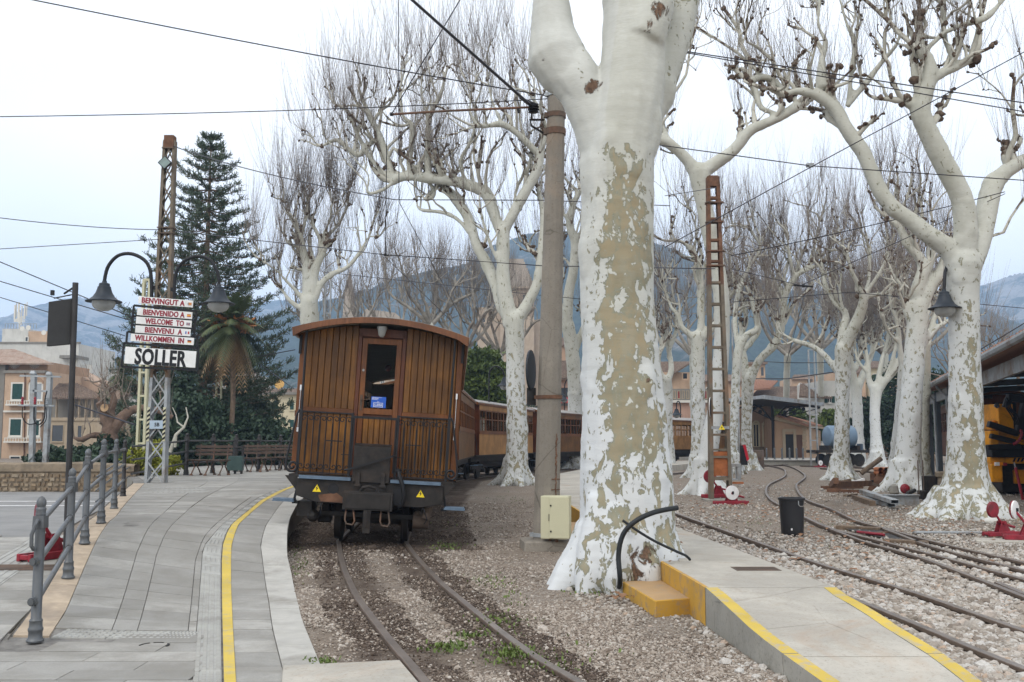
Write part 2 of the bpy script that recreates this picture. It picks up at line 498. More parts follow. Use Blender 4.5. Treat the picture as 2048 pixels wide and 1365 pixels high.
def mat_bark():
 m = NM('plane_tree_bark', 0.85, spec=0.2)
 co = m.co((1, 1, .62)); cs = m.co((1, 1, .75))
 pa = m.attr('patch'); sz = m.attr('spot')   # patch: bias of peeled tan areas
 n = m.noise(co, 7.6, 5, .60, .5)
 k = m.math('ADD', n, pa)
 peel = m.ramp(k, [(.600, 0.0), (.606, 1.0)])
 rim = m.ramp(k, [(.575, 0.0), (.600, 1.0)])
 s = m.noise(cs, 15, 3, .5, .2)
 spot = m.ramp(m.math('ADD', s, m.math('MULTIPLY', pa, .35)), [(.655, 0.0), (.665, 1.0)])
 v = m.noise(m.co((1, 1, .35)), 1.6, 5, .6)
 white = m.ramp(v, [(.3, rgb(.40, .395, .335)), (.7, rgb(.54, .54, .485))])
 fine = m.noise(m.co((3, 3, 12)), 5, 5, .6)
 white = m.mix(m.ramp(fine, [(.35, .35), (.6, 0.0)]), white, rgb(.37, .36, .28))
 gr = m.noise(m.co((1, 1, .5)), 3.2, 7, .72, .5)
 white = m.mix(m.ramp(gr, [(.52, 0.0), (.68, .45)]), white, rgb(.36, .355, .29))
 wash_light = m.attr('wash_light')
 white = m.mix(wash_light, white, rgb(.565, .58, .58))
 tan = m.ramp(m.noise(co, 2.2, 4, .6), [(.3, rgb(.215, .20, .14)), (.5, rgb(.29, .25, .165)), (.72, rgb(.325, .262, .16))])
 tan = m.mix(m.ramp(k, [(.615, 1.0), (.70, 0.0)]), tan, rgb(.235, .235, .175))
 tan = m.mix(m.ramp(m.noise(co, 9, 5, .6), [(.50, 0.0), (.62, .35)]), tan, rgb(.29, .29, .23))
 c = m.mix(peel, white, tan)
 c = m.mix(spot, c, rgb(.27, .255, .19))
 # pale islands left inside the peeled areas
 isl = m.math('MULTIPLY', peel, m.ramp(m.noise(cs, 15, 2, .5, .25), [(.640, 0.0), (.648, 1.0)]))
 c = m.mix(isl, c, rgb(.50, .50, .45))
 # dead brown bark at scars and old cuts
 sc = m.attr('scar')
 scm = m.ramp(m.math('ADD', m.noise(co, 8, 6, .7, .5), m.math('MULTIPLY', sc, .6)), [(.78, 0.0), (.84, 1.0)])
 c = m.mix(scm, c, m.ramp(m.noise(co, 22, 5, .7), [(.35, rgb(.055, .035, .024)), (.65, rgb(.21, .13, .085))]))
 m.color(c)
 h = m.math('ADD', m.math('MULTIPLY', peel, -.5), m.math('MULTIPLY', fine, .25))
 h = m.math('ADD', h, m.math('MULTIPLY', scm, 1.1))
 m.bump(h, .012)
 return m.m
MT['bark'] = mat_bark()
def mat_branch():
 m = NM('pollard_branch_bark', 0.9, spec=0.15)
 co = m.co()
 n = m.noise(co, 3.0, 6, .7, .4); k = m.attr('knob')
 c = m.ramp(m.noise(co, 1.1, 4, .6), [(.3, rgb(.36, .345, .285)), (.7, rgb(.56, .545, .475))])
 f = m.ramp(m.math('ADD', n, m.math('MULTIPLY', k, .55)), [(.60, 0.0), (.68, 1.0)])
 br = m.ramp(m.noise(co, 12, 4, .7), [(.3, rgb(.05, .035, .027)), (.7, rgb(.16, .115, .085))])
 m.color(m.mix(f, c, br)); m.bump(m.noise(co, 20, 4, .7), .01)
 return m.m
MT['branch'] = mat_branch()
MT['twig'] = simple('twig_bark', (.20, .172, .15), .9, var=.3, scale=1.2)
MT['twig_pale'] = simple('pale_twig_bark', (.24, .20, .165), .9, var=.35, scale=.6)
def mat_leaf(name, a, b, scale=1.2, trans=0.0, rough=.6):
 m = NM(name, rough, 0, .3)
 co = m.co(kind='World')
 n = m.noise(co, scale, 4, .6)
 c = m.ramp(n, [(.3, rgb(*a)), (.7, rgb(*b))])
 m.color(c)
 return m.m
MT['araucaria'] = mat_leaf('dark_conifer_needles', (.030, .048, .032), (.082, .115, .062), .8)
MT['pine'] = mat_leaf('green_pine_needles', (.035, .06, .012), (.11, .15, .03), .7)
MT['ivy'] = mat_leaf('dark_ivy_leaves', (.015, .03, .018), (.05, .085, .045), 1.4)
MT['yellow_leaf'] = mat_leaf('yellow_green_leaves', (.12, .15, .012), (.34, .33, .04), 2.5)
MT['palm_leaf'] = mat_leaf('palm_fronds', (.03, .05, .02), (.09, .11, .04), 1.0)
MT['palm_dead'] = mat_leaf('dry_palm_fronds', (.17, .10, .045), (.30, .20, .10), 1.0)
MT['grass'] = mat_leaf('short_weeds', (.055, .085, .018), (.14, .19, .04), 4.0)
MT['dead_leaf'] = mat_leaf('fallen_dead_leaves', (.13, .06, .03), (.30, .17, .09), 5.0)
def plaster(name, c, dirt=None, var=.12):
 m = NM(name, .92, spec=.15); co = m.co(kind='World')
 a = m.noise(co, .7, 8, .7, .3); s = m.noise(m.co((1.5, 1.5, .25), kind='World'), 1.6, 6, .7)
 c1 = m.ramp(a, [(.3, rgb(*[x * (1 - var) for x in c])), (.7, rgb(*[min(1, x * (1 + var)) for x in c]))])
 d = dirt or tuple(x * .55 for x in c)
 c1 = m.mix(m.ramp(s, [(.52, 0.0), (.75, .6)]), c1, rgb(*d))
 m.color(c1); m.bump(m.noise(co, 14, 4, .6), .004); return m.m
MT['peach'] = plaster('peach_plaster', (.48, .34, .235))
MT['peach2'] = plaster('sunburnt_orange_plaster', (.38, .25, .165))
MT['cream'] = plaster('cream_plaster', (.55, .49, .34))
MT['white_plaster'] = plaster('weathered_white_plaster', (.52, .51, .47), (.27, .26, .24))
MT['grey_plaster'] = plaster('grey_stained_plaster', (.22, .205, .18))
MT['beige'] = plaster('beige_plaster', (.36, .29, .205))
MT['pink_plaster'] = plaster('pink_plaster', (.45, .29, .22))
MT['church'] = plaster('sandstone_blocks', (.40, .32, .24))
MT['spire'] = plaster('pale_sandstone', (.36, .31, .255))
MT['shutter'] = simple('green_shutter', (.012, .055, .045), .6, var=.2, scale=3)
MT['brown_shutter'] = simple('brown_shutter', (.09, .045, .03), .6, var=.2, scale=3)
MT['win_frame'] = simple('white_window_frame', (.62, .6, .54), .7, var=.08)
def mat_tile():
 m = NM('clay_roof_tile', .9, spec=.15); co = m.co(kind='World'); r = m.rand()
 n = m.noise(co, 5, 4, .7)
 c = m.ramp(n, [(.25, rgb(.09, .07, .055)), (.5, rgb(.20, .145, .11)), (.60, rgb(.27, .20, .155)), (.75, rgb(.42, .37, .31))])
 m.color(c); return m.m
MT['tile'] = mat_tile()
def mat_tile_red():
 m = NM('red_clay_roof_tile', .9, spec=.15); co = m.co(kind='World')
 n = m.noise(co, 5, 4, .7)
 m.color(m.ramp(n, [(.3, rgb(.24, .12, .08)), (.7, rgb(.38, .22, .155))])); return m.m
MT['tile_red'] = mat_tile_red()
def mat_stonewall():
 m = NM('rubble_stone', .95, spec=.12); co = m.co(kind='Object'); r = m.rand()
 n = m.noise(m.co(kind='World'), 6, 6, .7)
 c = m.ramp(r, [(0, rgb(.20, .145, .09)), (.5, rgb(.31, .235, .155)), (1, rgb(.38, .32, .24))])
 c = m.mix(m.ramp(n, [(.4, .5), (.6, 0.0)]), c, rgb(.14, .105, .075))
 m.color(c); m.bump(n, .01); return m.m
MT['rubble'] = mat_stonewall()
MT['rubble_mortar'] = simple('rubble_mortar', (.22, .175, .125), .95, scale=3, var=.35, kind='World', dirt=(.12, .10, .07), bump=.01)
def mat_mountain(name, forest, rock, amt):
 m = NM(name, 1.0, spec=0.0); co = m.co(kind='World')
 a = m.noise(co, .011, 8, .68, .6); b = m.noise(co, .09, 6, .75)
 k = m.math('ADD', m.math('MULTIPLY', a, .7), m.math('MULTIPLY', b, .3))
 rk = m.ramp(b, [(.3, rgb(*[x * .7 for x in rock])), (.7, rgb(*[x * 1.25 for x in rock]))])
 fr = m.ramp(m.noise(co, .16, 5, .75), [(.3, rgb(*[x * .5 for x in forest])), (.7, rgb(*[x * 1.6 for x in forest]))])
 m.color(m.mix(m.ramp(k, [(.52 - amt, 0.0), (.60 - amt, 1.0)]), fr, rk)); m.bump(b, 12.0, .6)
 return m.m
MT['mountain'] = mat_mountain('forested_mountain', (.035, .05, .028), (.20, .18, .15), -.03)
MT['mountain_rock'] = mat_mountain('rocky_mountain', (.05, .06, .04), (.30, .28, .25), .06)
MT['yellow_machine'] = simple('yellow_machine_paint', (.72, .29, .012), .4, var=.12, scale=4, dirt=(.25, .11, .02))
MT['blue_tank'] = simple('pale_blue_tank_paint', (.17, .245, .33), .42, var=.1, scale=2, dirt=(.12, .14, .16))
MT['shed_steel'] = simple('shed_grey_steel', (.10, .115, .13), .6, .2, var=.2, scale=2, kind='World')
MT['tile_pale'] = simple('pale_clay_tile', (.42, .33, .27), .9, scale=4, var=.3, kind='World', dirt=(.30, .17, .12))
MT['bench'] = simple('brown_bench_slat', (.075, .05, .038), .7, scale=6, var=.3)
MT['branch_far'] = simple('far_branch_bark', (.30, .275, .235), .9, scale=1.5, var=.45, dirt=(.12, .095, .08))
# ---------------- curves
def catmull(pts, step):
 pts = [Vector(p) for p in pts]
 e = [2 * pts[0] - pts[1]] + pts + [2 * pts[-1] - pts[-2]]
 out = []
 for i in range(1, len(e) - 2):
  p0, p1, p2, p3 = e[i - 1:i + 3]
  n = max(1, int(math.ceil((p2 - p1).length / step)))
  for k in range(n):
   t = k / n
   out.append(0.5 * ((2 * p1) + (p2 - p0) * t + (2 * p0 - 5 * p1 + 4 * p2 - p3) * t * t + (3 * p1 - p0 - 3 * p2 + p3) * t ** 3))
 out.append(pts[-1].copy())
 return out
def sweep(mb, prof, pts):
 """prof: closed outline (across, up); pts: path lying roughly flat"""
 n = len(prof); vs = []
 for i, p in enumerate(pts):
  d = (pts[min(i + 1, len(pts) - 1)] - pts[max(i - 1, 0)]); d.z = 0; d.normalize()
  s = Vector((d.y, -d.x, 0))
  vs += [p + s * a + Vector((0, 0, b)) for a, b in prof]
 fs = []
 for i in range(len(pts) - 1):
  for k in range(n):
   k2 = (k + 1) % n
   fs.append((i * n + k, i * n + k2, (i + 1) * n + k2, (i + 1) * n + k))
 fs.append(tuple(reversed(range(n)))); fs.append(tuple((len(pts) - 1) * n + k for k in range(n)))
 return mb.add(vs, fs)
def xat(curve, Y):
 """x of a curve (list of points increasing in y) at depth Y"""
 if Y <= curve[0].y:
  a, b = curve[0], curve[1]
 elif Y >= curve[-1].y:
  a, b = curve[-2], curve[-1]
 else:
  for i in range(len(curve) - 1):
   if curve[i].y <= Y <= curve[i + 1].y:
    a, b = curve[i], curve[i + 1]; break
 t = (Y - a.y) / max(1e-6, (b.y - a.y))
 return a.x + (b.x - a.x) * t
# ---------------- rails
RZ1, RZ2 = 0.035, 0.085
rail1L = [G(x, y, RZ1) for x, y in ((880, 1395), (853, 1365), (833, 1340), (812, 1316), (785, 1285), (758, 1251), (734, 1220), (713, 1190), (698, 1159), (688, 1135), (680.5, 1104), (677.5, 1080.6))]
rail1R = [G(x, y, RZ1) for x, y in ((1215, 1395), (1155, 1360), (1091, 1324), (1054, 1300), (1010, 1268), (969, 1236), (928, 1203), (887, 1169), (853, 1135), (829, 1108), (812, 1084))]
# beyond the coach wheels the track follows the train round its long right-hand curve
AXIS = [Vector(p) for p in ((-2.02, 14.6, 0), (-2.35, 20, 0), (-2.60, 27, 0), (-2.58, 33, 0), (-2.45, 37.5, 0), (-1.2, 43, 0), (.85, 50, 0), (5.2, 60, 0), (11.2, 70, 0), (18.5, 79, 0), (27, 86, 0))]
AXIS_F = catmull(AXIS, 1.0)
def offs(path, d, z=None):
 out = []
 for i, p in enumerate(path):
  t = (path[min(i + 1, len(path) - 1)] - path[max(i - 1, 0)]); t.z = 0; t.normalize()
  q = p + Vector((t.y, -t.x, 0)) * d
  if z is not None: q.z = z
  out.append(q)
 return out
rail1L = catmull(rail1L, .35) + offs(AXIS_F, -.487, RZ1)[2:]
rail1R = catmull(rail1R, .35) + offs(AXIS_F, .487, RZ1)[2:]
RAIL_PROF = [(-.05, -.11), (.05, -.11), (.05, -.10), (.010, -.085), (.010, -.035), (.032, -.028), (.032, -.004), (.027, 0), (-.027, 0), (-.032, -.004), (-.032, -.028), (-.010, -.035), (-.010, -.085), (-.05, -.10)]
def make_rail(path, parent, label=None, check=False):
 mb = MB(); sweep(mb, RAIL_PROF, path)
 o = mb.build('rail', [MT['rail'], MT['rail_top']], parent, world=True, label=label)
 for p in o.data.polygons:
  if p.normal.z > .9 and p.center.z > max(q.z for q in path) - .02: p.material_index = 1
 return o
track1 = struct('railway_track')
make_rail(rail1L, track1); make_rail(rail1R, track1)
def gz(lst, z=RZ2): return [G(x, y, z) for x, y in lst]
track2 = struct('railway_track')
rB1 = gz([(2200, 1311), (2047, 1260), (1944, 1224), (1837, 1187), (1695, 1144), (1624, 1122), (1482, 1072), (1354, 1027)])
rB2 = gz([(2180, 1385), (2047, 1335), (1944, 1294), (1873, 1264), (1802, 1235), (1731, 1206)])
d_ = (rB1[-1] - rB1[-2]).normalized()
rB1 += [Vector((3.05, 24, RZ2)), Vector((3.5, 31, RZ2)), Vector((5.0, 38.5, RZ2)), Vector((8.4, 47.5, RZ2)), Vector((14, 58, RZ2)), Vector((21, 67, RZ2))]
rB2 = rB2 + [G(1640, 1173, RZ2), G(1560, 1142, RZ2), G(1400, 1085, RZ2)]
make_rail(catmull(rB1, .5), track2); make_rail(catmull(rB2, .5), track2)
track3 = struct('railway_track')
Lc = [(1660, 1056), (1610, 1034), (1558, 1009), (1539, 996), (1532, 982), (1539, 968), (1567, 953.6), (1571, 944), (1558, 935), (1500, 924)]
Rc = [(1766, 1055), (1713, 1041), (1660, 1016.5), (1613, 999), (1596, 982), (1594, 968), (1610, 954), (1603, 944), (1581, 933), (1545, 925)]
Lu = [(2200, 1203), (2047, 1158), (1909, 1120), (1802, 1092), (1731, 1074)] + Lc
Ru = [(2200, 1160), (2047, 1124), (1873, 1084)] + Rc
Ll = [(2200, 1250), (2047, 1192), (1962, 1159), (1837, 1113), (1731, 1083), (1690, 1068), (1664, 1058.5)]
Rl = [(2200, 1183), (2047, 1140), (1873, 1095), (1790, 1065), (1768, 1057)]
for q in (Lu, Ru, Ll, Rl):
 make_rail(catmull(gz(q), .5), track3)
make_rail(gz([(2200, 1235), (2047, 1186), (1995, 1164)]), track3, label='short check rail')
track4 = struct('railway_track')
make_rail(catmull(gz([(1640, 936), (1700, 940), (1800, 948), (1900, 960)]), 1), track4)
make_rail(catmull(gz([(1600, 931), (1700, 934), (1820, 940), (1900, 946)]), 1), track4)
# ---------------- paved platform on the left
def zplat(x, y):
 ze = .30 * sstep(9.8, 13.6, y)
 zl = .45 * clamp((y - 7.0) / 5.5)
 t = clamp((-2.75 - x) / 1.9)
 return .015 + ze + (zl - ze) * t
def pc(lst, ymax=60):
 return [GF(x, y, zplat) for x, y in lst]
Ledge = pc([(82, 1300), (105, 1262), (129.5, 1227), (150, 1179), (170, 1132), (187, 1094), (204, 1063), (232, 1033), (252, 1006), (272, 985), (290, 966)])
C2 = pc([(200, 1300), (224, 1247), (250, 1179), (281, 1121), (299, 1090), (322, 1036), (352, 1000), (375, 970)])
C3 = pc([(270, 1300), (284, 1247), (297, 1179), (305, 1121), (312, 1090), (324, 1036), (385, 998), (420, 970)])
C3 = [Vector((C2[i].x * .5 + Ledge[min(i, len(Ledge) - 1)].x * .0 + C2[i].x * .0, 0, 0)) for i in range(0)] or C3
Tl = pc([(385, 1365), (392, 1275), (400, 1173), (405, 1104), (410, 1089), (430, 1066), (453, 1043), (487, 1016), (518, 995), (559, 978), (600, 966)])
Yl = pc([(448, 1365), (445, 1241), (444, 1155), (444, 1121), (446, 1091), (453, 1070), (464, 1050), (492, 1026), (521, 1002), (559, 982), (588, 971), (630, 960)])
Yr = pc([(472, 1365), (465, 1241), (462, 1155), (462, 1121), (463, 1091), (469, 1070), (477, 1050), (502, 1026), (531, 1002), (569, 982), (598, 971), (640, 960)])
Ci = pc([(575, 1365), (565, 1339), (545, 1258), (537, 1200), (530, 1159), (525, 1120), (521, 1091), (531, 1053), (542, 1036), (559, 1012), (580, 990), (612, 970)])
Co = pc([(655, 1365), (637, 1322), (604, 1241), (594, 1200), (584, 1152), (574, 1111), (574, 1063), (580, 1036), (594, 1009), (611, 992), (640, 972)])
def far(c, pts):
 """continue a platform curve beside the curving train"""
 y = c[-1].y
 return c + [Vector((x, yy, 0)) for x, yy in pts if yy > y + 1]
Co = far(Co, [(-4.15, 24), (-4.3, 30), (-4.2, 38), (-3.0, 44), (-.9, 52), (3.2, 62)])
Ci = far(Ci, [(-4.65, 24), (-4.8, 30), (-4.7, 38), (-3.5, 44.3), (-1.4, 52.3), (2.7, 62.3)])
Yr = far(Yr, [(-5.0, 27), (-5.15, 32), (-5.1, 38), (-3.9, 44.6), (-1.8, 52.6), (2.3, 62.6)])
Yl = far(Yl, [(-5.15, 27), (-5.3, 32), (-5.25, 38), (-4.05, 44.7), (-1.95, 52.7), (2.15, 62.7)])
Tl = far(Tl, [(-5.6, 28), (-5.8, 32), (-5.7, 38), (-4.5, 45), (-2.4, 53), (1.7, 63)])
Ledge = far(Ledge, [(-9.5, 26), (-11.2, 30), (-12.6, 36), (-12.5, 44), (-11, 52), (-7, 62)])
C2 = [Vector((xat(Ledge, y) + .40 * (xat(Tl, y) - xat(Ledge, y)), y, 0)) for y in np.arange(5, 61, 1.0)]
C3 = [Vector((xat(Ledge, y) + .58 * (xat(Tl, y) - xat(Ledge, y)), y, 0)) for y in np.arange(5, 61, 1.0)]
C4 = [Vector((xat(Ledge, y) + .94 * (xat(Tl, y) - xat(Ledge, y)), y, 0)) for y in np.arange(5, 61, 1.0)]
platform = struct('platform')
# body of the platform: a fine sheet under the slabs plus its track-side face
mb = MB()
ys = list(np.arange(4.6, 16, .2)) + list(np.arange(16, 62, 1.0))
NC = 16
rows = []
for y in ys:
 x0 = xat(Ledge, y) - (.29 if y < 20 else .28); x1 = xat(Co, y) - .004
 if y < 7.6: x0 = -7.2
 rows.append([Vector((x0 + (x1 - x0) * i / NC, y, zplat(x0 + (x1 - x0) * i / NC, y) - .012)) for i in range(NC + 1)])
vs = [p for r in rows for p in r]; W = NC + 1
mb.add(vs, [(i * W + j, i * W + j + 1, (i + 1) * W + j + 1, (i + 1) * W + j) for i in range(len(rows) - 1) for j in range(NC)])
mb.build('platform_bed', MT['joint'], platform)
mb = MB()
for c, s in ((Co, 0.0),):
 for a, b in zip(ys[:-1], ys[1:]):
  p, q = Vector((xat(c, a), a, 0)), Vector((xat(c, b), b, 0))
  za, zb = zplat(p.x, a) - .07, zplat(q.x, b) - .07
  mb.add([(p.x - .035, a, -.3), (q.x - .035, b, -.3), (q.x - .035, b, zb), (p.x - .035, a, za)], [(0, 1, 2, 3)])
mb.build('platform_side', MT['concrete_side'], platform)
mb = MB()
for a, b in zip(ys[:-1], ys[1:]):
 if a < 7.4: continue
 xa, xb = xat(Ledge, a) - .29, xat(Ledge, b) - .29
 mb.add([(xa, a, -.2), (xb, b, -.2), (xb, b, zplat(xb, b)), (xa, a, zplat(xa, a))], [(0, 1, 2, 3)])
mb.build('platform_back_wall', MT['concrete_side'], platform)
JW = .0035
def slab(name, cl, cr, y0, y1, mat, th=.03, lift=0.0, jw=JW, xl=None, xr=None, skew=0.0, jl=None, jr=None):
 """one slab between two curves and two depths; skew moves its right end further away"""
 jl = jw if jl is None else jl; jr = jw if jr is None else jr
 def cc(c, y, dx): return Vector(((c if isinstance(c, (int, float)) else xat(c, y)) + dx, y, 0))
 n = 1 if abs(y1 - y0) < .7 else 2
 L_ = [cc(cl, y0 + jw + (y1 - y0 - 2 * jw) * i / n, jl) for i in range(n + 1)]
 R_ = [cc(cr, y0 + skew + jw + (y1 - y0 - 2 * jw) * i / n, -jr) for i in range(n + 1)]
 h = random.uniform(-.0015, .0015) + lift
 vs = []
 for a, b in zip(L_, R_):
  for p, zz in ((a, h), (b, h)): vs.append((p.x, p.y, zplat(p.x, p.y) + zz))
  for p, zz in ((a, h - th), (b, h - th)): vs.append((p.x, p.y, zplat(p.x, p.y) + zz))
 fs = []
 for i in range(n):
  k = 4 * i
  fs += [(k, k + 1, k + 5, k + 4), (k + 2, k, k + 4, k + 6), (k + 1, k + 3, k + 7, k + 5)]
 fs += [(2, 3, 1, 0), (4 * n, 4 * n + 1, 4 * n + 3, 4 * n + 2)]
 mbb = MB(); c0 = Vector(vs[0])
 mbb.add([Vector(v) - c0 for v in vs], fs)
 o = mbb.build(name, mat, platform); o.location = c0
 return o
# running slabs of the walkway, laid in rows
y = 7.78; cols = [(Ledge, C2), (C2, C3), (C3, C4), (C4, Tl)]
def skw(y): return 0.0
nsl = 0
while y < 30:
 d = .40 if y < 12 else (.5 if y < 18 else .8)
 for k, (a, b) in enumerate(cols):
  if y > 18 and k == 3: continue
  bb_ = Tl if (y > 18 and k == 2) else b
  slab('paving_slab', a, bb_, y, y + d, MT['paving'], jw=.0035 if y < 15 else .007, skew=0)
  nsl += 1
 y += d
y_end_walk = y
# lower slabs: running bond across the foot of the ramp
yy = 4.9; row = 0
while yy < 7.45:
 d = .26 if yy < 6.6 else .30
 x1 = None
 xs = -7.0 + (row * .37) % .8
 xl = -7.0
 while xl < xat(Tl, yy) - .02:
  xr = min(xs + .8, xat(Tl, yy) - .0); xs += .8
  if xr - xl > .1:
   if yy < 6.7 or xl > xat(Ledge, 7.3) - .3:
    slab('paving_slab', float(xl), float(xr), yy, yy + d, MT['paving']); nsl += 1
  xl = xr
 yy += d; row += 1
# ribbed warning tiles: the row across the foot of the ramp and the strip beside the yellow line
def ribbed_tile(corners, nx, ny, name='tactile_tile'):
 """corners a b c d (near-left, near-right, far-right, far-left)"""
 a, b, c, d = [Vector(p) for p in corners]; o0 = a.copy()
 def pt(u, v):
  p = (a * (1 - u) + b * u) * (1 - v) + (d * (1 - u) + c * u) * v
  p.z = zplat(p.x, p.y); return p
 m_ = MB(); e = .012
 base = [pt(e, e), pt(1 - e, e), pt(1 - e, 1 - e), pt(e, 1 - e)]
 m_.add([p - o0 + Vector((0, 0, -.002)) for p in base] + [p - o0 + Vector((0, 0, -.03)) for p in base],
           [(0, 1, 2, 3), (0, 4, 5, 1), (1, 5, 6, 2), (2, 6, 7, 3), (3, 7, 4, 0)])
 for i in range(nx):
  for j in range(ny):
   u0, u1 = (i + .16) / nx, (i + .84) / nx; v0, v1 = (j + .22) / ny, (j + .78) / ny
   q = [pt(u0, v0), pt(u1, v0), pt(u1, v1), pt(u0, v1)]
   cc = sum(q, Vector()) / 4
   m_.add([p - o0 + Vector((0, 0, -.003)) for p in q] + [(p * .75 + cc * .25) - o0 + Vector((0, 0, .0045)) for p in q],
                   [(4, 5, 6, 7), (0, 1, 5, 4), (1, 2, 6, 5), (2, 3, 7, 6), (3, 0, 4, 7)])
 o = m_.build(name, MT['tactile'], platform); o.location = o0
 return o
MT['tactile'] = simple('ribbed_paving', (.345, .34, .315), .85, scale=3, var=.16, kind='World', dirt=(.24, .23, .205))
y = 4.9
while y < 24:
 d = .40 if y < 14 else .8
 a = Vector((xat(Tl, y), y, 0)); b = Vector((xat(Yl, y) - .012, y, 0)); c = Vector((xat(Yl, y + d) - .012, y + d, 0)); e = Vector((xat(Tl, y + d), y + d, 0))
 if y < 10.2: ribbed_tile([a, b, c, e], 4, 9)
 else: ribbed_tile([a, b, c, e], 4, 1)
 y += d
x = xat(Ledge, 7.5) + .02
while x < xat(Tl, 7.6) - .1:
 x2 = min(x + .4, xat(Tl, 7.6) - .01)
 ribbed_tile([(x, 7.47, 0), (x2, 7.47, 0), (x2, 7.76, 0), (x, 7.76, 0)], 8, 4)
 x = x2
# ribbed patch near the far lattice mast
for i in range(3):
 for j in range(2):
  y0 = 19.5 + i * .9
  xa = xat(Ledge, y0) + .05 + j * .62
  ribbed_tile([(xa, y0, 0), (xa + .6, y0, 0), (xa + .6, y0 + .88, 0), (xa, y0 + .88, 0)], 6, 1)
# slabs between yellow line and kerb, kerb stones, tan strip
y = 4.9
while y < 24:
 d = .42 if y < 13 else .85
 slab('paving_slab', Yr, Ci, y, y + d, MT['paving'], jl=.002); nsl += 1
 y += d
y = 4.9
while y < 46:
 d = .78 if y < 24 else 1.6
 if y + d > 5.55 or True:
  slab('kerb_stone', Ci, Co, y, y + d, MT['curb'], th=.08, lift=.002, jr=0)
 y += d
y = 7.5
while y < 24:
 d = random.uniform(.7, 1.1)
 a = [Vector((xat(Ledge, yv) - .27, yv, 0)) for yv in (y - .1, y + d + .1)]
 slab('border_stone', a, Ledge, y, y + d, MT['tan_stone'], jr=.004)
 y += d
# painted line
mb = MB()
for a, b in zip(ys[:-1], ys[1:]):
 n_ = 2
 for i in range(n_):
  u, v = a + (b - a) * i / n_, a + (b - a) * (i + 1) / n_
  q = [(xat(Yl, u), u), (xat(Yr, u), u), (xat(Yr, v), v), (xat(Yl, v), v)]
  mb.quad(*[(x_, y_, zplat(x_, y_) + .0045) for x_, y_ in q])
mb.build('yellow_line', MT['yellow_line'], platform)
mb = MB()   # bed between line slabs so that no gap shows beneath the paint
# far walkway surface beyond the individually laid slabs
mb = MB()
for yv in np.arange(24, 60, 2.0):
 for a, b in ((Ledge, Ci),):
  q = [(xat(a, yv) + .01, yv + .01), (xat(b, yv) - .01, yv + .01), (xat(b, yv + 2) - .01, yv + 1.99), (xat(a, yv + 2) + .01, yv + 1.99)]
  mb.quad(*[(x_, y_, zplat(x_, y_) - .004) for x_, y_ in q])
mb.build('far_paving', MT['paving'], platform)
# manhole mark
mb = MB()
c = GF(308, 1292, zplat)
for k in range(14):
 a0, a1 = -.3 + k * .25, -.3 + (k + 1) * .25
 if k in (4, 5, 9): continue
 mb.bar(c + Vector((.10 * math.cos(a0), .10 * math.sin(a0), .004)), c + Vector((.10 * math.cos(a1), .10 * math.sin(a1), .004)), .012, .004)
mb.build('embedded_ring', MT['black_dirty'], platform)
# concrete apron beside the left rail
apron = struct('concrete_apron')
mb = MB()
poly = [G(566, 1331, .03), G(800, 1320, .03), G(840, 1367, .03), G(880, 1420, .03), G(560, 1420, .03)]
mb.prism([p - Vector((0, 0, .1)) for p in poly], (0, 0, .1)); mb.build('concrete_slab', MT['concrete'], apron, bevel=.006)
# ---------------- narrow concrete platform on the right
def zr(y): return .30 * sstep(4.6, 8.3, y) * .35 + .30 * clamp((y - 4.4) / 3.7) * .65 if y < 8.3 else .30
def cr(lst): return [GF(x, y, lambda X, Y: zr(Y)) for x, y in lst]
RL = cr([(1700, 1400), (1645, 1365), (1581.5, 1320), (1510, 1267), (1461, 1221), (1399, 1168)])
RR = cr([(2010, 1400), (1965, 1366), (1944, 1349), (1873, 1299), (1802, 1258), (1748, 1221), (1695, 1192.6), (1661.5, 1169.5)])
RL += [Vector((1.43, 9.66, 0)), Vector((1.28, 13, 0)), Vector((.98, 20, 0)), Vector((.95, 24, 0)), Vector((1.1, 30, 0)), Vector((1.75, 37, 0)), Vector((3.4, 45, 0)), Vector((8.2, 58, 0)), Vector((13, 67, 0)), Vector((19, 75, 0))]
RR += [Vector((2.45, 10, 0)), Vector((2.4, 11.6, 0)), Vector((2.25, 13.1, 0)), Vector((2.0, 20, 0)), Vector((2.0, 24, 0)), Vector((2.3, 30, 0)), Vector((3.2, 37, 0)), Vector((5.6, 45, 0)), Vector((11.0, 57, 0)), Vector((16.5, 64.6, 0)), Vector((24, 72, 0))]
def slim(c):
 out = [c[0]]
 for p in c[1:]:
  if p.y > out[-1].y + .01: out.append(p)
 return out
RL, RR = slim(RL), slim(RR)
ramp = struct('concrete_platform')
def rp(c, y, dx=0, z=0): return Vector((xat(c, y) + dx, y, zr(y) + z))
segs = [4.75, 6.25, 8.06, 9.9, 13.2, 18, 24, 30, 37, 45, 52, 60, 66, 70]
for a, b in zip(segs[:-1], segs[1:]):
 m_ = MB(); ns = max(1, int((b - a) / .45)) if b < 9 else max(1, int((b - a) / 2))
 prev = None
 for i in range(ns + 1):
  yv = a + .006 + (b - a - .012) * i / ns
  lft, rgt = rp(RL, yv, .10 if b < 8.2 else 0), rp(RR, yv, -.10 if b < 8.2 else 0)
  cur = [lft, rgt, Vector((rgt.x, yv, -.2)), Vector((lft.x, yv, -.2))]
  if prev:
   k = len(m_.v); m_.add(prev + cur, [(0, 1, 5, 4), (1, 2, 6, 5), (3, 0, 4, 7)])
  if i in (0, ns): m_.add(cur, [(0, 1, 2, 3)])
  prev = cur
 m_.build('concrete_bay', MT['concrete'], ramp, world=True)
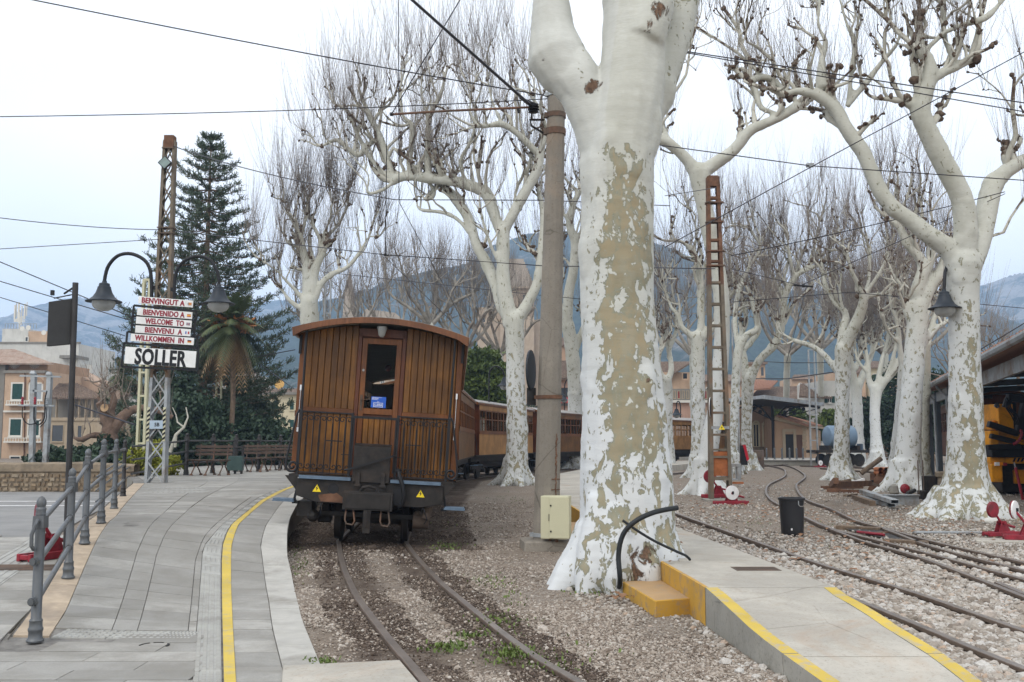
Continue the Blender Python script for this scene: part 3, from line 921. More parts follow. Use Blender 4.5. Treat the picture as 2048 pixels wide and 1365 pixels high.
for c, sgn in ((RL, 1), (RR, -1)):
 for a, b in ((4.75, 6.3), (6.312, 8.06)):
  m_ = MB(); prev = None; ns = 6
  for i in range(ns + 1):
   yv = a + (b - a) * i / ns
   o_, n_ = rp(c, yv, 0, .003), rp(c, yv, sgn * .098, .003)
   cur = [o_, n_, Vector((n_.x, yv, -.2)), Vector((o_.x, yv, -.2))]
   if prev:
    m_.mi = 0; m_.add(prev + cur, [(0, 1, 5, 4)])
    m_.mi = 1; m_.add(prev + cur, [(1, 2, 6, 5), (3, 0, 4, 7)])
   m_.mi = 1
   if i in (0, ns): m_.add(cur, [(0, 1, 2, 3)])
   prev = cur
  m_.build('painted_edge', [MT['yellow_edge'], MT['concrete_side']], ramp)
# yellow painted face of the level part
m_ = MB()
for a, b in ((8.06, 8.6), (8.6, 9.2), (9.2, 9.9), (9.9, 11.5), (11.5, 13.2), (13.2, 18), (18, 22), (22, 24), (24, 30)):
 p, q = rp(RL, a, -.004), rp(RL, b, -.004)
 m_.add([p, q, (q.x, q.y, -.1), (p.x, p.y, -.1), p + Vector((.004, 0, .003)), q + Vector((.004, 0, .003)), q + Vector((.03, 0, .003)), p + Vector((.03, 0, .003))], [(0, 1, 2, 3), (0, 1, 5, 4), (4, 5, 6, 7)])
p = rp(RL, 8.058, 0)
m_.build('painted_side', MT['orange_yellow'], ramp)
m_ = MB(); c = G(1516, 1138, .30)
for i in range(9): m_.bb(c.x - .20, c.x + .16, c.y - .11 + i * .026, c.y - .095 + i * .026, .296, .304)
m_.bb(c.x - .22, c.x + .18, c.y - .13, c.y + .13, .295, .3025); m_.build('drain_grate', MT['rust_dark'], ramp)
# the step
st = thing('concrete_step', 'low concrete step painted orange-yellow against the foot of the big plane tree', 'step', (1.3, 9.0, 0))
m_ = MB()
poly = [Vector((1.185, 8.46, -.05)), Vector((1.50, 8.60, -.05)), Vector((1.42, 9.75, -.05)), Vector((1.04, 9.62, -.05))]
m_.mi = 0; m_.prism(poly, (0, 0, .185))
o = m_.build('step_block', [MT['orange_yellow'], MT['orange_top']], st, world=True, bevel=.008)
for f in o.data.polygons:
 if f.normal.z > .8: f.material_index = 1
st2 = thing('concrete_step', 'low faded step with stacked bricks behind the cream cabinet', 'step', (.85, 15.2, 0))
m_ = MB(); m_.bb(-.35, .25, -.8, 1.4, 0, .14); m_.build('step_block', MT['orange_top'], st2, bevel=.01)
for i in range(4):
 m_ = MB(); m_.box((-.12 + .03 * i, -1.0, .035 + .07 * (i % 2)), (.1, .25, .065), Matrix.Rotation(.2 * i, 3, 'Z')); m_.build('brick', MT['rust'] if i % 2 else MT['tan_stone'], st2, bevel=.004)
# ---------------- ground sheet
def seg_dist(px, py, path):
 P_ = np.array([[p.x, p.y] for p in path]); A = P_[:-1]; B = P_[1:]
 d = B - A; L2 = (d ** 2).sum(1) + 1e-9
 pp = np.stack([px, py], -1)[:, None, :]
 t = np.clip(((pp - A) * d).sum(-1) / L2, 0, 1)
 q = A + d * t[..., None]
 return np.sqrt(((pp - q) ** 2).sum(-1)).min(1)
gx = np.concatenate([-np.geomspace(3800, 12, 14), np.arange(-10, -5, .5), np.arange(-5, 6, .14), np.arange(6, 14, .4), np.geomspace(15, 3800, 14)])
gy = np.concatenate([[-60, -20, -5, 0, 3], np.arange(4.4, 18, .16), np.arange(18, 40, .8), np.geomspace(41, 3200, 18)])
X, Y_ = np.meshgrid(gx, gy)
x_, y_ = X.ravel(), Y_.ravel()
d1 = np.minimum(seg_dist(x_, y_, rail1L[::2]), seg_dist(x_, y_, rail1R[::2]))
dc = seg_dist(x_, y_, [(a + b) * .5 for a, b in zip(catmull(rail1L[:40], 1.), catmull(rail1R[:40], 1.))][:60])
stain_dark = np.clip(1 - np.abs(d1 - .16) / .28, 0, 1) * (y_ < 30)
stain_dark = np.maximum(stain_dark, ((y_ > 13.5) & (d1 < .9)) * .9)  # darker over the full track width from the rear coach onward
z = np.zeros_like(x_)
near = (np.abs(x_) < 15) & (y_ > 3) & (y_ < 40)
for i in np.nonzero(near)[0]:
 z[i] = .012 * noise.noise(Vector((x_[i] * 1.3, y_[i] * 1.3, 0))) + .008 * noise.noise(Vector((x_[i] * 5, y_[i] * 5, 3)))
z[near & (x_ > 2.5)] += .02
nx_, ny_ = len(gx), len(gy)
idx = np.arange(nx_ * ny_).reshape(ny_, nx_)
F = np.stack([idx[:-1, :-1], idx[:-1, 1:], idx[1:, 1:], idx[1:, :-1]], -1).reshape(-1, 4)
ground = obj_from_np('ground', np.stack([x_, y_, z], 1), F, MT['gravel'], attrs={'stain_dark': stain_dark}, kind='structure')
# street and its paving left of the railing
street = struct('street')
m_ = MB()
poly = [(-7.9, 4.6), (-5.2, 7.6), (-6.0, 12), (-8.9, 22), (-9.7, 26), (-14, 40), (-60, 60), (-60, 4.6)]
m_.add([(a, b, .018) for a, b in poly], [tuple(range(len(poly)))])
m_.build('asphalt', MT['asphalt'], street)
m_ = MB()
for a, b in (((-60, 24), (-9.6, 24.4)), ((-60, 21.2), (-8.6, 22.8))):
 m_.bar(Vector((*a, .024)), Vector((*b, .024)), .12, .006)
m_.build('road_marking', MT['white_disc'], street)
ang = math.radians(62); u_ = Vector((math.cos(ang), math.sin(ang), 0)); w_ = Vector((-math.sin(ang), math.cos(ang), 0))
def inpoly(p, poly):
 r = False; j = len(poly) - 1
 for i in range(len(poly)):
  xi, yi = poly[i][0], poly[i][1]; xj, yj = poly[j][0], poly[j][1]
  if (yi > p.y) != (yj > p.y) and p.x < (xj - xi) * (p.y - yi) / (yj - yi) + xi: r = not r
  j = i
 return r
# the street pavement runs off behind the railing, parallel to it
Sr = [Vector((xat(Ledge, yv) - .31, yv, 0)) for yv in (4.0, 7.5, 8.5, 10, 12, 14, 16, 18)]
for k in range(9):
 offx = -.02 - k * .5
 yv = 6.75 + (k % 2) * .3
 while yv < 15.0:
  a0 = Vector((xat(Sr, yv) + offx - .5 - (yv - 7) * .0, yv, 0));
  q = [Vector((xat(Sr, t) + offx + dx, t, .034)) for t, dx in ((yv, -.494), (yv, 0), (yv + .59, 0), (yv + .59, -.494))]
  m_ = MB(); o0 = q[0].copy()
  m_.add([p - o0 for p in q] + [p - o0 - Vector((0, 0, .02)) for p in q], [(0, 1, 2, 3), (0, 4, 5, 1), (1, 5, 6, 2), (2, 6, 7, 3), (3, 7, 4, 0)])
  if k in (1,):
   for r_ in range(5):
    t0 = r_ / 5 + .04; t1 = r_ / 5 + .14
    a, b, c, d = [p - o0 for p in q]
    l0, l1 = a.lerp(b, t0), a.lerp(b, t1); h0, h1 = d.lerp(c, t0), d.lerp(c, t1); up = Vector((0, 0, .005))
    m_.add([l0 + up, l1 + up, h1 + up, h0 + up, l0, l1, h1, h0], [(0, 1, 2, 3), (0, 4, 5, 1), (1, 5, 6, 2), (2, 6, 7, 3), (3, 7, 4, 0)])
  o = m_.build('paving_slab', MT['tactile'] if k == 1 else MT['paving'], street); o.location = o0
  yv += .6
m_ = MB(); c = G(50, 1135, .04)
for i in range(10): m_.bb(c.x - .45, c.x + .45, c.y - .24 + .05 * i, c.y - .215 + .05 * i, .036, .044)
m_.build('drain_grate', MT['rust_dark'], street)
# ---------------- loose stones
def stone_scatter(name, pts, size, mat, seed, flat=.65):
 n = len(pts)
 me = bpy.data.meshes.new(name)
 me.vertices.add(n); me.vertices.foreach_set('co', np.ascontiguousarray(pts, dtype=np.float32).ravel())
 a = me.attributes.new('size', 'FLOAT', 'POINT'); a.data.foreach_set('value', size.astype(np.float32))
 me.materials.append(mat)
 o = bpy.data.objects.new(name, me); link(o); o['kind'] = 'stuff'
 g = bpy.data.node_groups.new(name + '_nodes', 'GeometryNodeTree')
 g.interface.new_socket('Geometry', in_out='INPUT', socket_type='NodeSocketGeometry')
 g.interface.new_socket('Geometry', in_out='OUTPUT', socket_type='NodeSocketGeometry')
 N = g.nodes.new; K = g.links.new
 gi, go = N('NodeGroupInput'), N('NodeGroupOutput')
 join = N('GeometryNodeGeometryToInstance')
 for k in range(5):
  ico = N('GeometryNodeMeshIcoSphere'); ico.inputs['Radius'].default_value = 1.0; ico.inputs['Subdivisions'].default_value = 1 if k < 3 else 2
  sp = N('GeometryNodeSetPosition')
  rv = N('FunctionNodeRandomValue'); rv.data_type = 'FLOAT_VECTOR'
  rv.inputs[0].default_value = (-.34, -.34, -.3); rv.inputs[1].default_value = (.34, .34, .3)
  if k >= 3: rv.inputs[0].default_value = (-.16, -.16, -.14); rv.inputs[1].default_value = (.16, .16, .14)
  rv.inputs['Seed'].default_value = seed + k
  K(ico.outputs[0], sp.inputs[0]); K(rv.outputs[0], sp.inputs['Offset'])
  tr = N('GeometryNodeTransform'); tr.inputs['Scale'].default_value = (1.0, .72 + .1 * (k % 3), flat)
  K(sp.outputs[0], tr.inputs[0])
  sh = N('GeometryNodeSetShadeSmooth'); sh.inputs['Shade Smooth'].default_value = False
  K(tr.outputs[0], sh.inputs[0]); K(sh.outputs[0], join.inputs[0])
 iop = N('GeometryNodeInstanceOnPoints'); iop.inputs['Pick Instance'].default_value = True
 K(gi.outputs[0], iop.inputs['Points']); K(join.outputs[0], iop.inputs['Instance'])
 ri = N('FunctionNodeRandomValue'); ri.data_type = 'INT'; ri.inputs[4].default_value = 0; ri.inputs[5].default_value = 4
 K(ri.outputs[2], iop.inputs['Instance Index'])
 rr = N('FunctionNodeRandomValue'); rr.data_type = 'FLOAT_VECTOR'; rr.inputs[0].default_value = (-.45, -.45, 0); rr.inputs[1].default_value = (.45, .45, 6.28)
 rr.inputs['Seed'].default_value = 5
 K(rr.outputs[0], iop.inputs['Rotation'])
 na = N('GeometryNodeInputNamedAttribute'); na.data_type = 'FLOAT'; na.inputs[0].default_value = 'size'
 K(na.outputs[0], iop.inputs['Scale'])
 sm = N('GeometryNodeSetMaterial'); sm.inputs['Material'].default_value = mat
 K(iop.outputs[0], sm.inputs[0]); K(sm.outputs[0], go.inputs[0])
 md = o.modifiers.new('stones', 'NODES'); md.node_group = g
 return o
def cloud(n, y0, y1, xf0, xf1, pw=1.6):
 """random ground points, thinning out with distance"""
 u = rng.random(n)
 y = (y0 ** (1 - pw) + u * (y1 ** (1 - pw) - y0 ** (1 - pw))) ** (1 / (1 - pw))
 a = np.array([xf0(t) for t in y]); b = np.array([xf1(t) for t in y])
 x = a + (b - a) * rng.random(n)
 return x, y
# left: between platform kerb and the concrete ramp
x, y = cloud(135000, 5.2, 24, lambda t: xat(Co, t) + .0, lambda t: min(xat(RL, t), .6 * t) - .02, 2.0)
clump = np.array([noise.noise(Vector((a * 1.1, b * 1.1, 7))) for a, b in zip(x, y)])
m1 = rng.random(len(x)) < np.clip(.62 + clump * 1.7, .08, 1)
dr = np.minimum(seg_dist(x, y, rail1L[:60:2]), seg_dist(x, y, rail1R[:60:2]))
ap = ~np.array([inpoly(Vector((a, b, 0)), [(p.x, p.y) for p in poly]) for a, b in zip(x, y)]) if False else True
m1 &= dr > .045
pa_ = [(p.x, p.y) for p in [G(566, 1331, .03), G(800, 1320, .03), G(840, 1367, .03), G(880, 1420, .03), G(560, 1420, .03)]]
m1 &= ~((y < 6.75) & np.array([inpoly(Vector((a, b, 0)), pa_) if b < 6.75 else False for a, b in zip(x, y)]))
x, y = x[m1], y[m1]
sz = rng.lognormal(math.log(.0064), .42, len(x)) * (1 + .04 * (y - 6))
dr = np.minimum(seg_dist(x, y, rail1L[::2]), seg_dist(x, y, rail1R[::2]))
oil_dark = (np.abs(dr - .17) < .13 + .12 * np.array([noise.noise(Vector((a * 2.2, b * 2.2, 31))) for a, b in zip(x, y)])) & (rng.random(len(x)) < .8)
oil_dark |= (y > 13.6) & (dr < 1.0)  # every stone across the track from the coach back takes the dark material
stone_scatter('fine_gravel', np.stack([x, y, sz * .15 + .004], 1)[~oil_dark], sz[~oil_dark], MT['stone_fine'], 3)
stone_scatter('oily_gravel', np.stack([x, y, sz * .15 + .004], 1)[oil_dark], sz[oil_dark], MT['stone_oily'], 9)
# right: coarse ballast between and beside the tracks
x, y = cloud(100000, 5.0, 34, lambda t: xat(RR, t) + .02, lambda t: .56 * t + .6, 2.0)
cl = np.array([noise.noise(Vector((a * .5, b * .5, 17))) for a, b in zip(x, y)])
dT = np.minimum.reduce([seg_dist(x, y, q) for q in (catmull(rB1, 2), catmull(rB2, 1), catmull(gz(Ll), 1), catmull(gz(Rl), 1), catmull(gz(Lu), 1), catmull(gz(Ru), 1))])
keep = rng.random(len(x)) < np.where(y > 14, np.clip(.5 + cl * 1.2, .05, 1), 1)
keep &= dT > .05
x, y, dT = x[keep], y[keep], dT[keep]
sz = rng.lognormal(math.log(.018), .36, len(x)) * (1 + .015 * (y - 6)) * np.where((y > 13) | (x > 6.5), .75, 1)
zz = sz * .25 + .02 + rng.random(len(x)) * .02
stone_scatter('track_ballast', np.stack([x, y, zz], 1), sz, MT['stone_ballast'], 21, .72)
# rubble along the foot of the ramp wall, by the step and the big tree
x, y = [], []
for i in range(900):
 t = random.uniform(5.6, 8.4) if i < 450 else random.uniform(8.3, 10.2)
 if i < 450: x.append(xat(RL, t) - abs(random.gauss(0, .10)) - .02)
 else: x.append(random.uniform(.55, 1.15) if t > 8.45 else random.uniform(.9, 1.5))
 y.append(t - (0 if i < 450 else .35 * random.random()))
x, y = np.array(x), np.array(y)
sz = rng.lognormal(math.log(.011), .5, len(x))
stone_scatter('loose_rubble', np.stack([x, y, sz * .3], 1), sz, MT['stone_ballast'], 40)
# ---------------- fallen leaves, weeds
def flat_leaves(name, n, xf, yf, mat, s=.035):
 m_ = MB()
 for _ in range(n):
  px_, py_ = xf(), yf(); a = random.uniform(0, 6.28); r = s * random.uniform(.5, 1.3)
  if callable(xf) and xf.__code__.co_argcount: pass
  c = Vector((px_, py_, .05)); e = random.uniform(.2, .6) * r
  pts = [c + Vector((r * k * math.cos(a + t), r * k * math.sin(a + t), e * h)) for k, t, h in ((1, 0, .3), (.8, .9, 1), (1, 2.0, .2), (.7, 3.2, .9), (1, 4.2, .2), (.75, 5.3, .8))]
  m_.add(pts, [(0, 1, 2, 3), (0, 3, 4, 5)])
 return m_.build(name, mat, kind='stuff', fix=False)
def gp(px, py):
 return G(px, py, .03)
m_ = MB()
for cx, cy, sx, sy, n in ((1650, 1035, 80, 14, 60), (1900, 1045, 90, 16, 90), (1480, 1015, 60, 14, 40), (1560, 960, 30, 10, 60), (1250, 1190, 60, 12, 16), (1700, 1140, 160, 40, 40), (1640, 1085, 80, 20, 30), (1540, 1025, 50, 14, 40), (1450, 990, 60, 20, 50)):
 for _ in range(n):
  c = gp(random.gauss(cx, sx), max(925, random.gauss(cy, sy))); c.z = .055; a = random.uniform(0, 6.28); r = random.uniform(.03, .07)
  if xat(RL, c.y) < c.x < xat(RR, c.y): c.z = zr(c.y) + .01
  pts = [c + Vector((r * k * math.cos(a + t), r * k * math.sin(a + t), r * .5 * h)) for k, t, h in ((1, 0, .3), (.6, .9, 1), (1, 2.0, .2), (.6, 3.2, .9), (1, 4.2, .2), (.55, 5.3, .8))]
  m_.add(pts, [(0, 1, 2, 3), (0, 3, 4, 5)])
m_.build('fallen_leaves', MT['dead_leaf'], kind='stuff', fix=False)
m_ = MB()
for cx, cy, rw, rh, n in ((892, 1090, 18, 4, 260), (900, 1290, 22, 5, 260), (980, 1160, 22, 7, 150), (1020, 1300, 24, 7, 330), (1000, 1240, 26, 12, 240), (1028, 1313, 30, 9, 150), (940, 1268, 18, 3, 160), (645, 1318, 14, 3, 120), (1180, 1180, 26, 4, 150),
                          (1014, 997, 26, 4, 160), (600, 1120, 10, 18, 160), (1025, 1192, 16, 10, 60), (1880, 1030, 30, 6, 160), (1700, 1045, 70, 6, 330), (1850, 1100, 24, 6, 200), (1655, 1088, 10, 4, 120), (1435, 1050, 10, 4, 110), (1517, 1045, 12, 5, 110),
                          (1610, 1120, 14, 5, 160), (1654, 1137, 10, 5, 160), (1720, 1147, 28, 7, 220), (1970, 1340, 26, 12, 260), (1840, 1200, 40, 8, 120), (1535, 1113, 16, 4, 90), (980, 950, 40, 6, 200), (930, 1050, 30, 10, 40), (1500, 955, 50, 6, 120), (1960, 1060, 60, 6, 200), (1130, 1310, 60, 20, 80), (1105, 1330, 20, 8, 60), (1560, 1070, 40, 10, 50), (2010, 985, 40, 10, 200)):
 for _ in range(int(n * .6)):
  c = gp(random.gauss(cx, rw), random.gauss(cy, rh)); c.z = random.uniform(.0, .02)
  if xat(RL, c.y) - .01 < c.x < xat(RR, c.y): continue
  h = random.uniform(.008, .032); a = random.uniform(0, 6.28); d = Vector((math.cos(a), math.sin(a), 0)); s = Vector((-d.y, d.x, 0)) * random.uniform(.003, .008)
  tip = c + d * h * random.uniform(.3, 1.1) + Vector((0, 0, h)); mid = c.lerp(tip, .5) + Vector((0, 0, h * .2))
  m_.add([c - s, c + s, mid + s * 1.4, mid - s * 1.4, tip], [(0, 1, 2, 3), (3, 2, 4)])
m_.build('weeds', MT['grass'], kind='stuff', fix=False)
# ---------------- mountains
def ridge(name, prof, Yr, Yf, mat, seed, rough=.06, n=260, m=60, trees=1.0):
 xs_ = np.linspace(prof[0][0], prof[-1][0], n)
 hy = np.interp(xs_, [p[0] for p in prof], [p[1] for p in prof])
 V = []
 for j in range(m):
  t = j / (m - 1)          # 0 foot, 1 ridge, then one row behind
  Yv = Yf + (Yr - Yf) * t
  for i in range(n):
   top = P(xs_[i], hy[i], Yr)
   xx = top.x * (Yv / Yr) if False else top.x * (.80 + .20 * t)
   H = top.z
   s = t ** 1.25
   rn = fbm(xx / (Yr * .10) + seed, Yv / (Yr * .16), seed, 5)
   rn2 = abs(fbm(xx / (Yr * .05) + seed, Yv / (Yr * .3), seed + 4, 4))
   z_ = H * s + H * rough * 3.2 * (rn - rn2) * math.sin(PI * min(1, t * .92)) * 1.2
   if t > .9: z_ += trees * Yr / 500 * noise.noise(Vector((xx / (Yr * .0025), seed, t * 9)))
   V.append((xx, Yv, max(z_, -1) if t > 0 else -3))
 for i in range(n):
  a = V[(m - 1) * n + i]; V.append((a[0], a[1] + Yr * .25, -3))
 m2 = m + 1
 idx = np.arange(m2 * n).reshape(m2, n)
 F = np.stack([idx[:-1, :-1], idx[:-1, 1:], idx[1:, 1:], idx[1:, :-1]], -1).reshape(-1, 4)
 return obj_from_np(name, np.array(V), F, mat, kind='structure')
ridge('mountain', [(-500, 640), (-200, 650), (0, 634), (30, 622), (60, 612), (130, 600), (165, 597), (210, 603), (260, 612), (330, 625), (420, 622), (500, 608), (560, 598), (640, 600), (700, 612), (800, 640), (900, 680)], 2300, 1100, MT['mountain_rock'], 3.0)
ridge('mountain', [(300, 700), (400, 668), (500, 640), (560, 622), (620, 606), (680, 596), (700, 590), (730, 577), (760, 560), (800, 552), (850, 545), (900, 534), (950, 519), (975, 500), (1000, 488), (1060, 470), (1110, 458), (1160, 462), (1250, 478), (1330, 490), (1400, 520), (1500, 548), (1560, 570), (1620, 580), (1700, 577), (1790, 580), (1860, 588), (1930, 612), (2050, 660), (2300, 720)], 1350, 420, MT['mountain'], 9.0)
ridge('mountain', [(1500, 720), (1700, 640), (1800, 612), (1880, 590), (1940, 572), (2000, 555), (2060, 538), (2200, 500), (2500, 470)], 1900, 800, MT['mountain_rock'], 15.0)
# the air between here and the mountains
hz = bpy.data.materials.new('haze_air'); hz.use_nodes = True
hz.node_tree.nodes.clear()
ho = hz.node_tree.nodes.new('ShaderNodeOutputMaterial'); hv = hz.node_tree.nodes.new('ShaderNodeVolumePrincipled')
hv.inputs['Color'].default_value = (.50, .70, 1.0, 1); hv.inputs['Density'].default_value = .00043; hv.inputs['Anisotropy'].default_value = 0.0
hz.node_tree.links.new(hv.outputs[0], ho.inputs['Volume'])
m_ = MB(); m_.bb(-3900, 3900, -200, 3300, -4.2, 470)
m_.build('haze', hz, kind='stuff')
# ---------------- pollarded plane trees
def proj(p):
 y = p[1]; z = p[2] - CAM_H
 f = y * _cp + z * _sp; u = -y * _sp + z * _cp
 return 1024 + 2000 * p[0] / f, 682.5 - 2000 * u / f
def resample(pts, rad, step):
 out, ro = [], []
 e = [2 * pts[0] - pts[1]] + pts + [2 * pts[-1] - pts[-2]]
 for i in range(1, len(e) - 2):
  p0, p1, p2, p3 = e[i - 1:i + 3]
  n = max(1, int((p2 - p1).length / step))
  for k in range(n):
   t = k / n
   out.append(0.5 * ((2 * p1) + (p2 - p0) * t + (2 * p0 - 5 * p1 + 4 * p2 - p3) * t * t + (3 * p1 - p0 - 3 * p2 + p3) * t ** 3))
   ro.append(rad[i - 1] + (rad[i] - rad[i - 1]) * t)
 out.append(pts[-1]); ro.append(rad[-1])
 return out, ro
class Crown:
 """collects gnarled branches, pollard heads and upright shoots"""
 def __init__(self, seed, twig_len=1.8, twig_n=12, twig_r=.0085):
  self.rs = random.Random(seed); self.tubes = []; self.knobs = []; self.tw = []
  self.tl, self.tn, self.tr = twig_len, twig_n, twig_r
 def rv(self, s=1.0):
  r = self.rs; return Vector((r.gauss(0, s), r.gauss(0, s), r.gauss(0, s)))
 def branch(self, p, d, L_, r0, gen, K=7):
  r = self.rs; d = d.normalized(); pts = [p.copy()]; rad = [r0]
  q = p.copy(); dd = d.copy()
  for k in range(1, K):
   kink = .42 if r.random() < .45 else .16
   dd = (dd + self.rv(kink) + Vector((0, 0, .16))).normalized()
   q = q + dd * (L_ / (K - 1)); pts.append(q.copy())
   rad.append(r0 * (1 - .55 * k / (K - 1)) * (1 + (.35 if r.random() < .25 else 0)))
  self.tubes.append((pts, rad))
  self.knob(q, min(rad[-1] * 1.35 + .010, .055), dd)
  for k in range(2, K - 1):
   if r.random() < .30: self.knob(pts[k] + self.rv(rad[k] * .5), rad[k] * 1.25, dd, .45)
  if gen > 0:
   for _ in range(2 if r.random() < .65 else 1):
    k = r.randint(2, K - 2)
    s = (dd + self.rv(.55) + Vector((0, 0, .25))).normalized()
    self.branch(pts[k], s, L_ * r.uniform(.45, .8), rad[k] * .72, gen - 1, 6)
 def knob(self, p, rr, d, amt=1.0):
  self.knobs.append((p.copy(), rr))
  r = self.rs; n = max(1, int(self.tn * .42 * amt * r.uniform(.5, 1.4)))
  for _ in range(n):
   o = self.rv(1.0).normalized(); s = p + o * rr * .7
   up = Vector((0, 0, 1))
   dd = (up * 1.0 + d * .35 + o * r.uniform(.12, .8)).normalized()
   Lt = self.tl * r.uniform(.35, 1.15)
   K = 5; pts = []; q = s.copy(); cur = dd.copy(); pts.append(q.copy())
   for k in range(1, K):
    cur = (cur + up * .16 + self.rv(.055)).normalized()
    q = q + cur * (Lt / (K - 1)); pts.append(q.copy())
   rb = self.tr * .52 * r.uniform(.6, 1.15)
   self.tw.append((pts, [rb, rb * .85, rb * .7, rb * .5, rb * .25]))
   if r.random() < .5:
    a = r.randint(1, 3); b = pts[a]; c2 = (cur + self.rv(.5)).normalized(); l2 = Lt * r.uniform(.2, .45)
    p2 = [b + c2 * l2 * t + up * (l2 * .18 * t * t) for t in (0, .25, .5, .75, 1)]
    self.tw.append((p2, [rb * .6, rb * .5, rb * .45, rb * .35, rb * .2]))
 def along(self, pts, rad, f0, n, L_, gen, spread=.6, r_k=.55):
  """shoot n side branches off a limb from fraction f0 on"""
  r = self.rs; m = len(pts)
  for i in range(n):
   k = min(m - 2, int((f0 + (1 - f0) * (i + r.random()) / n) * (m - 1)))
   t = (pts[k + 1] - pts[k]).normalized()
   side = self.rv(1); side = (side - t * side.dot(t)).normalized()
   d = (t * .25 + side * spread + Vector((0, 0, .75))).normalized()
   self.branch(pts[k], d, L_ * r.uniform(.6, 1.25), min(rad[k] * r_k, .085) * r.uniform(.7, 1.1) , gen)
 def build(self, root, mat=None, sides=6, twigmat=None):
  V, F, A = [], [], []; base = 0
  byk = {}
  for p, r in self.tubes: byk.setdefault(len(p), []).append((p, r))
  for K, lst in byk.items():
   C = np.array([[tuple(q) for q in p] for p, r in lst]); R_ = np.array([r for p, r in lst])
   v, f = tubes_np(C, R_, sides)
   # lumpy skin
   V.append(v); F.append(f + base); base += len(v)
   kk = np.repeat((np.linspace(0, 1, K) ** 2)[None, :], len(lst), 0); A.append(np.repeat(kk.ravel() * .45, sides))
  # knobs: little lumpy clusters
  n, m = 6, 4
  kv = [];
  for i in range(m + 1):
   a = PI * i / m
   for k in range(n): kv.append((math.sin(a) * math.cos(2 * PI * k / n), math.sin(a) * math.sin(2 * PI * k / n), math.cos(a)))
  kv = np.array(kv); idx = np.arange((m + 1) * n).reshape(m + 1, n)
  kf = np.stack([idx[:-1], np.roll(idx[:-1], -1, 1), np.roll(idx[1:], -1, 1), idx[1:]], -1).reshape(-1, 4)
  for p, r in self.knobs:
   for _ in range(2):
    o = self.rv(r * .55)
    s = np.array([self.rs.uniform(.7, 1.25) for _ in range(3)]) * r
    jit = 1 + np.array([self.rs.uniform(-.25, .25) for _ in range(len(kv))])[:, None]
    v = kv * s * jit + np.array(tuple(p + o))
    V.append(v); F.append(kf + base); base += len(v); A.append(np.full(len(v), .42 + .5 * self.rs.random()))
  crown = None
  if V:
   V = np.concatenate(V) - np.array(root.location); F = np.concatenate(F)
   crown = obj_from_np('crown', V, F, mat or MT['branch'], root, attrs={'knob': np.concatenate(A)})
  if self.tw:
   C = np.array([[tuple(q) for q in p] for p, r in self.tw]); R_ = np.array([r for p, r in self.tw])
   v, f = tubes_np(C, R_, 3)
   obj_from_np('twigs', v - np.array(root.location), f, twigmat or MT['twig'], crown or root, smooth=False, kind='stuff')
def solid(tubes, voxel, name, mat, root, flare=None, amp=.02, patchf=None, smooth_it=4, zflat=None):
 """fuse limbs into one skin; returns the trunk object"""
 mb = MB()
 for pts, rad in tubes:
  P2, R2 = resample(pts, rad, max(.12, min(rad) * 1.2))
  mb.tube(P2, R2, 14)
  mb.ball(P2[-1], R2[-1] * 1.03, 10, 6)
 tmp = mb.build('tmp', mat, None, fix=False)
 md = tmp.modifiers.new('r', 'REMESH'); md.mode = 'VOXEL'; md.voxel_size = voxel; md.adaptivity = 0
 ms = tmp.modifiers.new('s', 'SMOOTH'); ms.factor = .6; ms.iterations = smooth_it
 dg = bpy.context.evaluated_depsgraph_get()
 me = bpy.data.meshes.new_from_object(tmp.evaluated_get(dg))
 bpy.data.objects.remove(tmp)
 n = len(me.vertices); co = np.empty(n * 3); me.vertices.foreach_get('co', co); co = co.reshape(-1, 3)
 no = np.empty(n * 3); me.vertices.foreach_get('normal', no); no = no.reshape(-1, 3)
 patch = np.zeros(n); wash_light = np.zeros(n); scar = np.zeros(n)
 sd = random.uniform(0, 100)
 for i in range(n):
  p = co[i]
  v = Vector((p[0] * 1.6, p[1] * 1.6, p[2] * .9 + sd)); w = Vector((p[0] * 6, p[1] * 6, p[2] * 3.2 + sd))
  wr = Vector((p[0] * 2.5, p[1] * 2.5, p[2] * 16 + sd))
  d = amp * (1.3 * noise.noise(v) + .45 * noise.noise(w) + .24 * noise.noise(wr))
  b = noise.noise(Vector((p[0] * 3 + 7, p[1] * 3, p[2] * 2.2 + sd)))
  if b > .33: d += amp * 4.5 * (b - .33)           # burls
  co[i] = p + no[i] * d
  if patchf: patch[i], wash_light[i], scar[i] = patchf(p, no[i], b)
 me.vertices.foreach_set('co', (co - np.array(root.location)).ravel())
 me.materials.clear(); me.materials.append(mat)
 for nm, arr in (('patch', patch), ('wash_light', wash_light), ('scar', scar)):
  a = me.attributes.new(nm, 'FLOAT', 'POINT'); a.data.foreach_set('value', arr.astype(np.float32))
 me.shade_smooth(); me.update(); me.name = name
 o = bpy.data.objects.new(name, me); link(o); o.parent = root
 return o
def roots(cx, cy, z, r, n, seed, reach=1.0, height=.9):
 rs = random.Random(seed); out = []
 for i in range(n):
  a = 2 * PI * (i + rs.uniform(-.3, .3)) / n; L_ = r * rs.uniform(.75, 1.25) * reach
  d = Vector((math.cos(a), math.sin(a), 0)); c = Vector((cx, cy, z))
  out.append(([c + d * r * .35 + Vector((0, 0, height)), c + d * r * .55 + Vector((0, 0, height * .45)), c + d * (r * .7 + L_ * .4) + Vector((0, 0, height * .12)), c + d * (r + L_ * .9) + Vector((0, 0, -.10))],
     [r * .42, r * .46, r * .34, r * .16]))
 return out
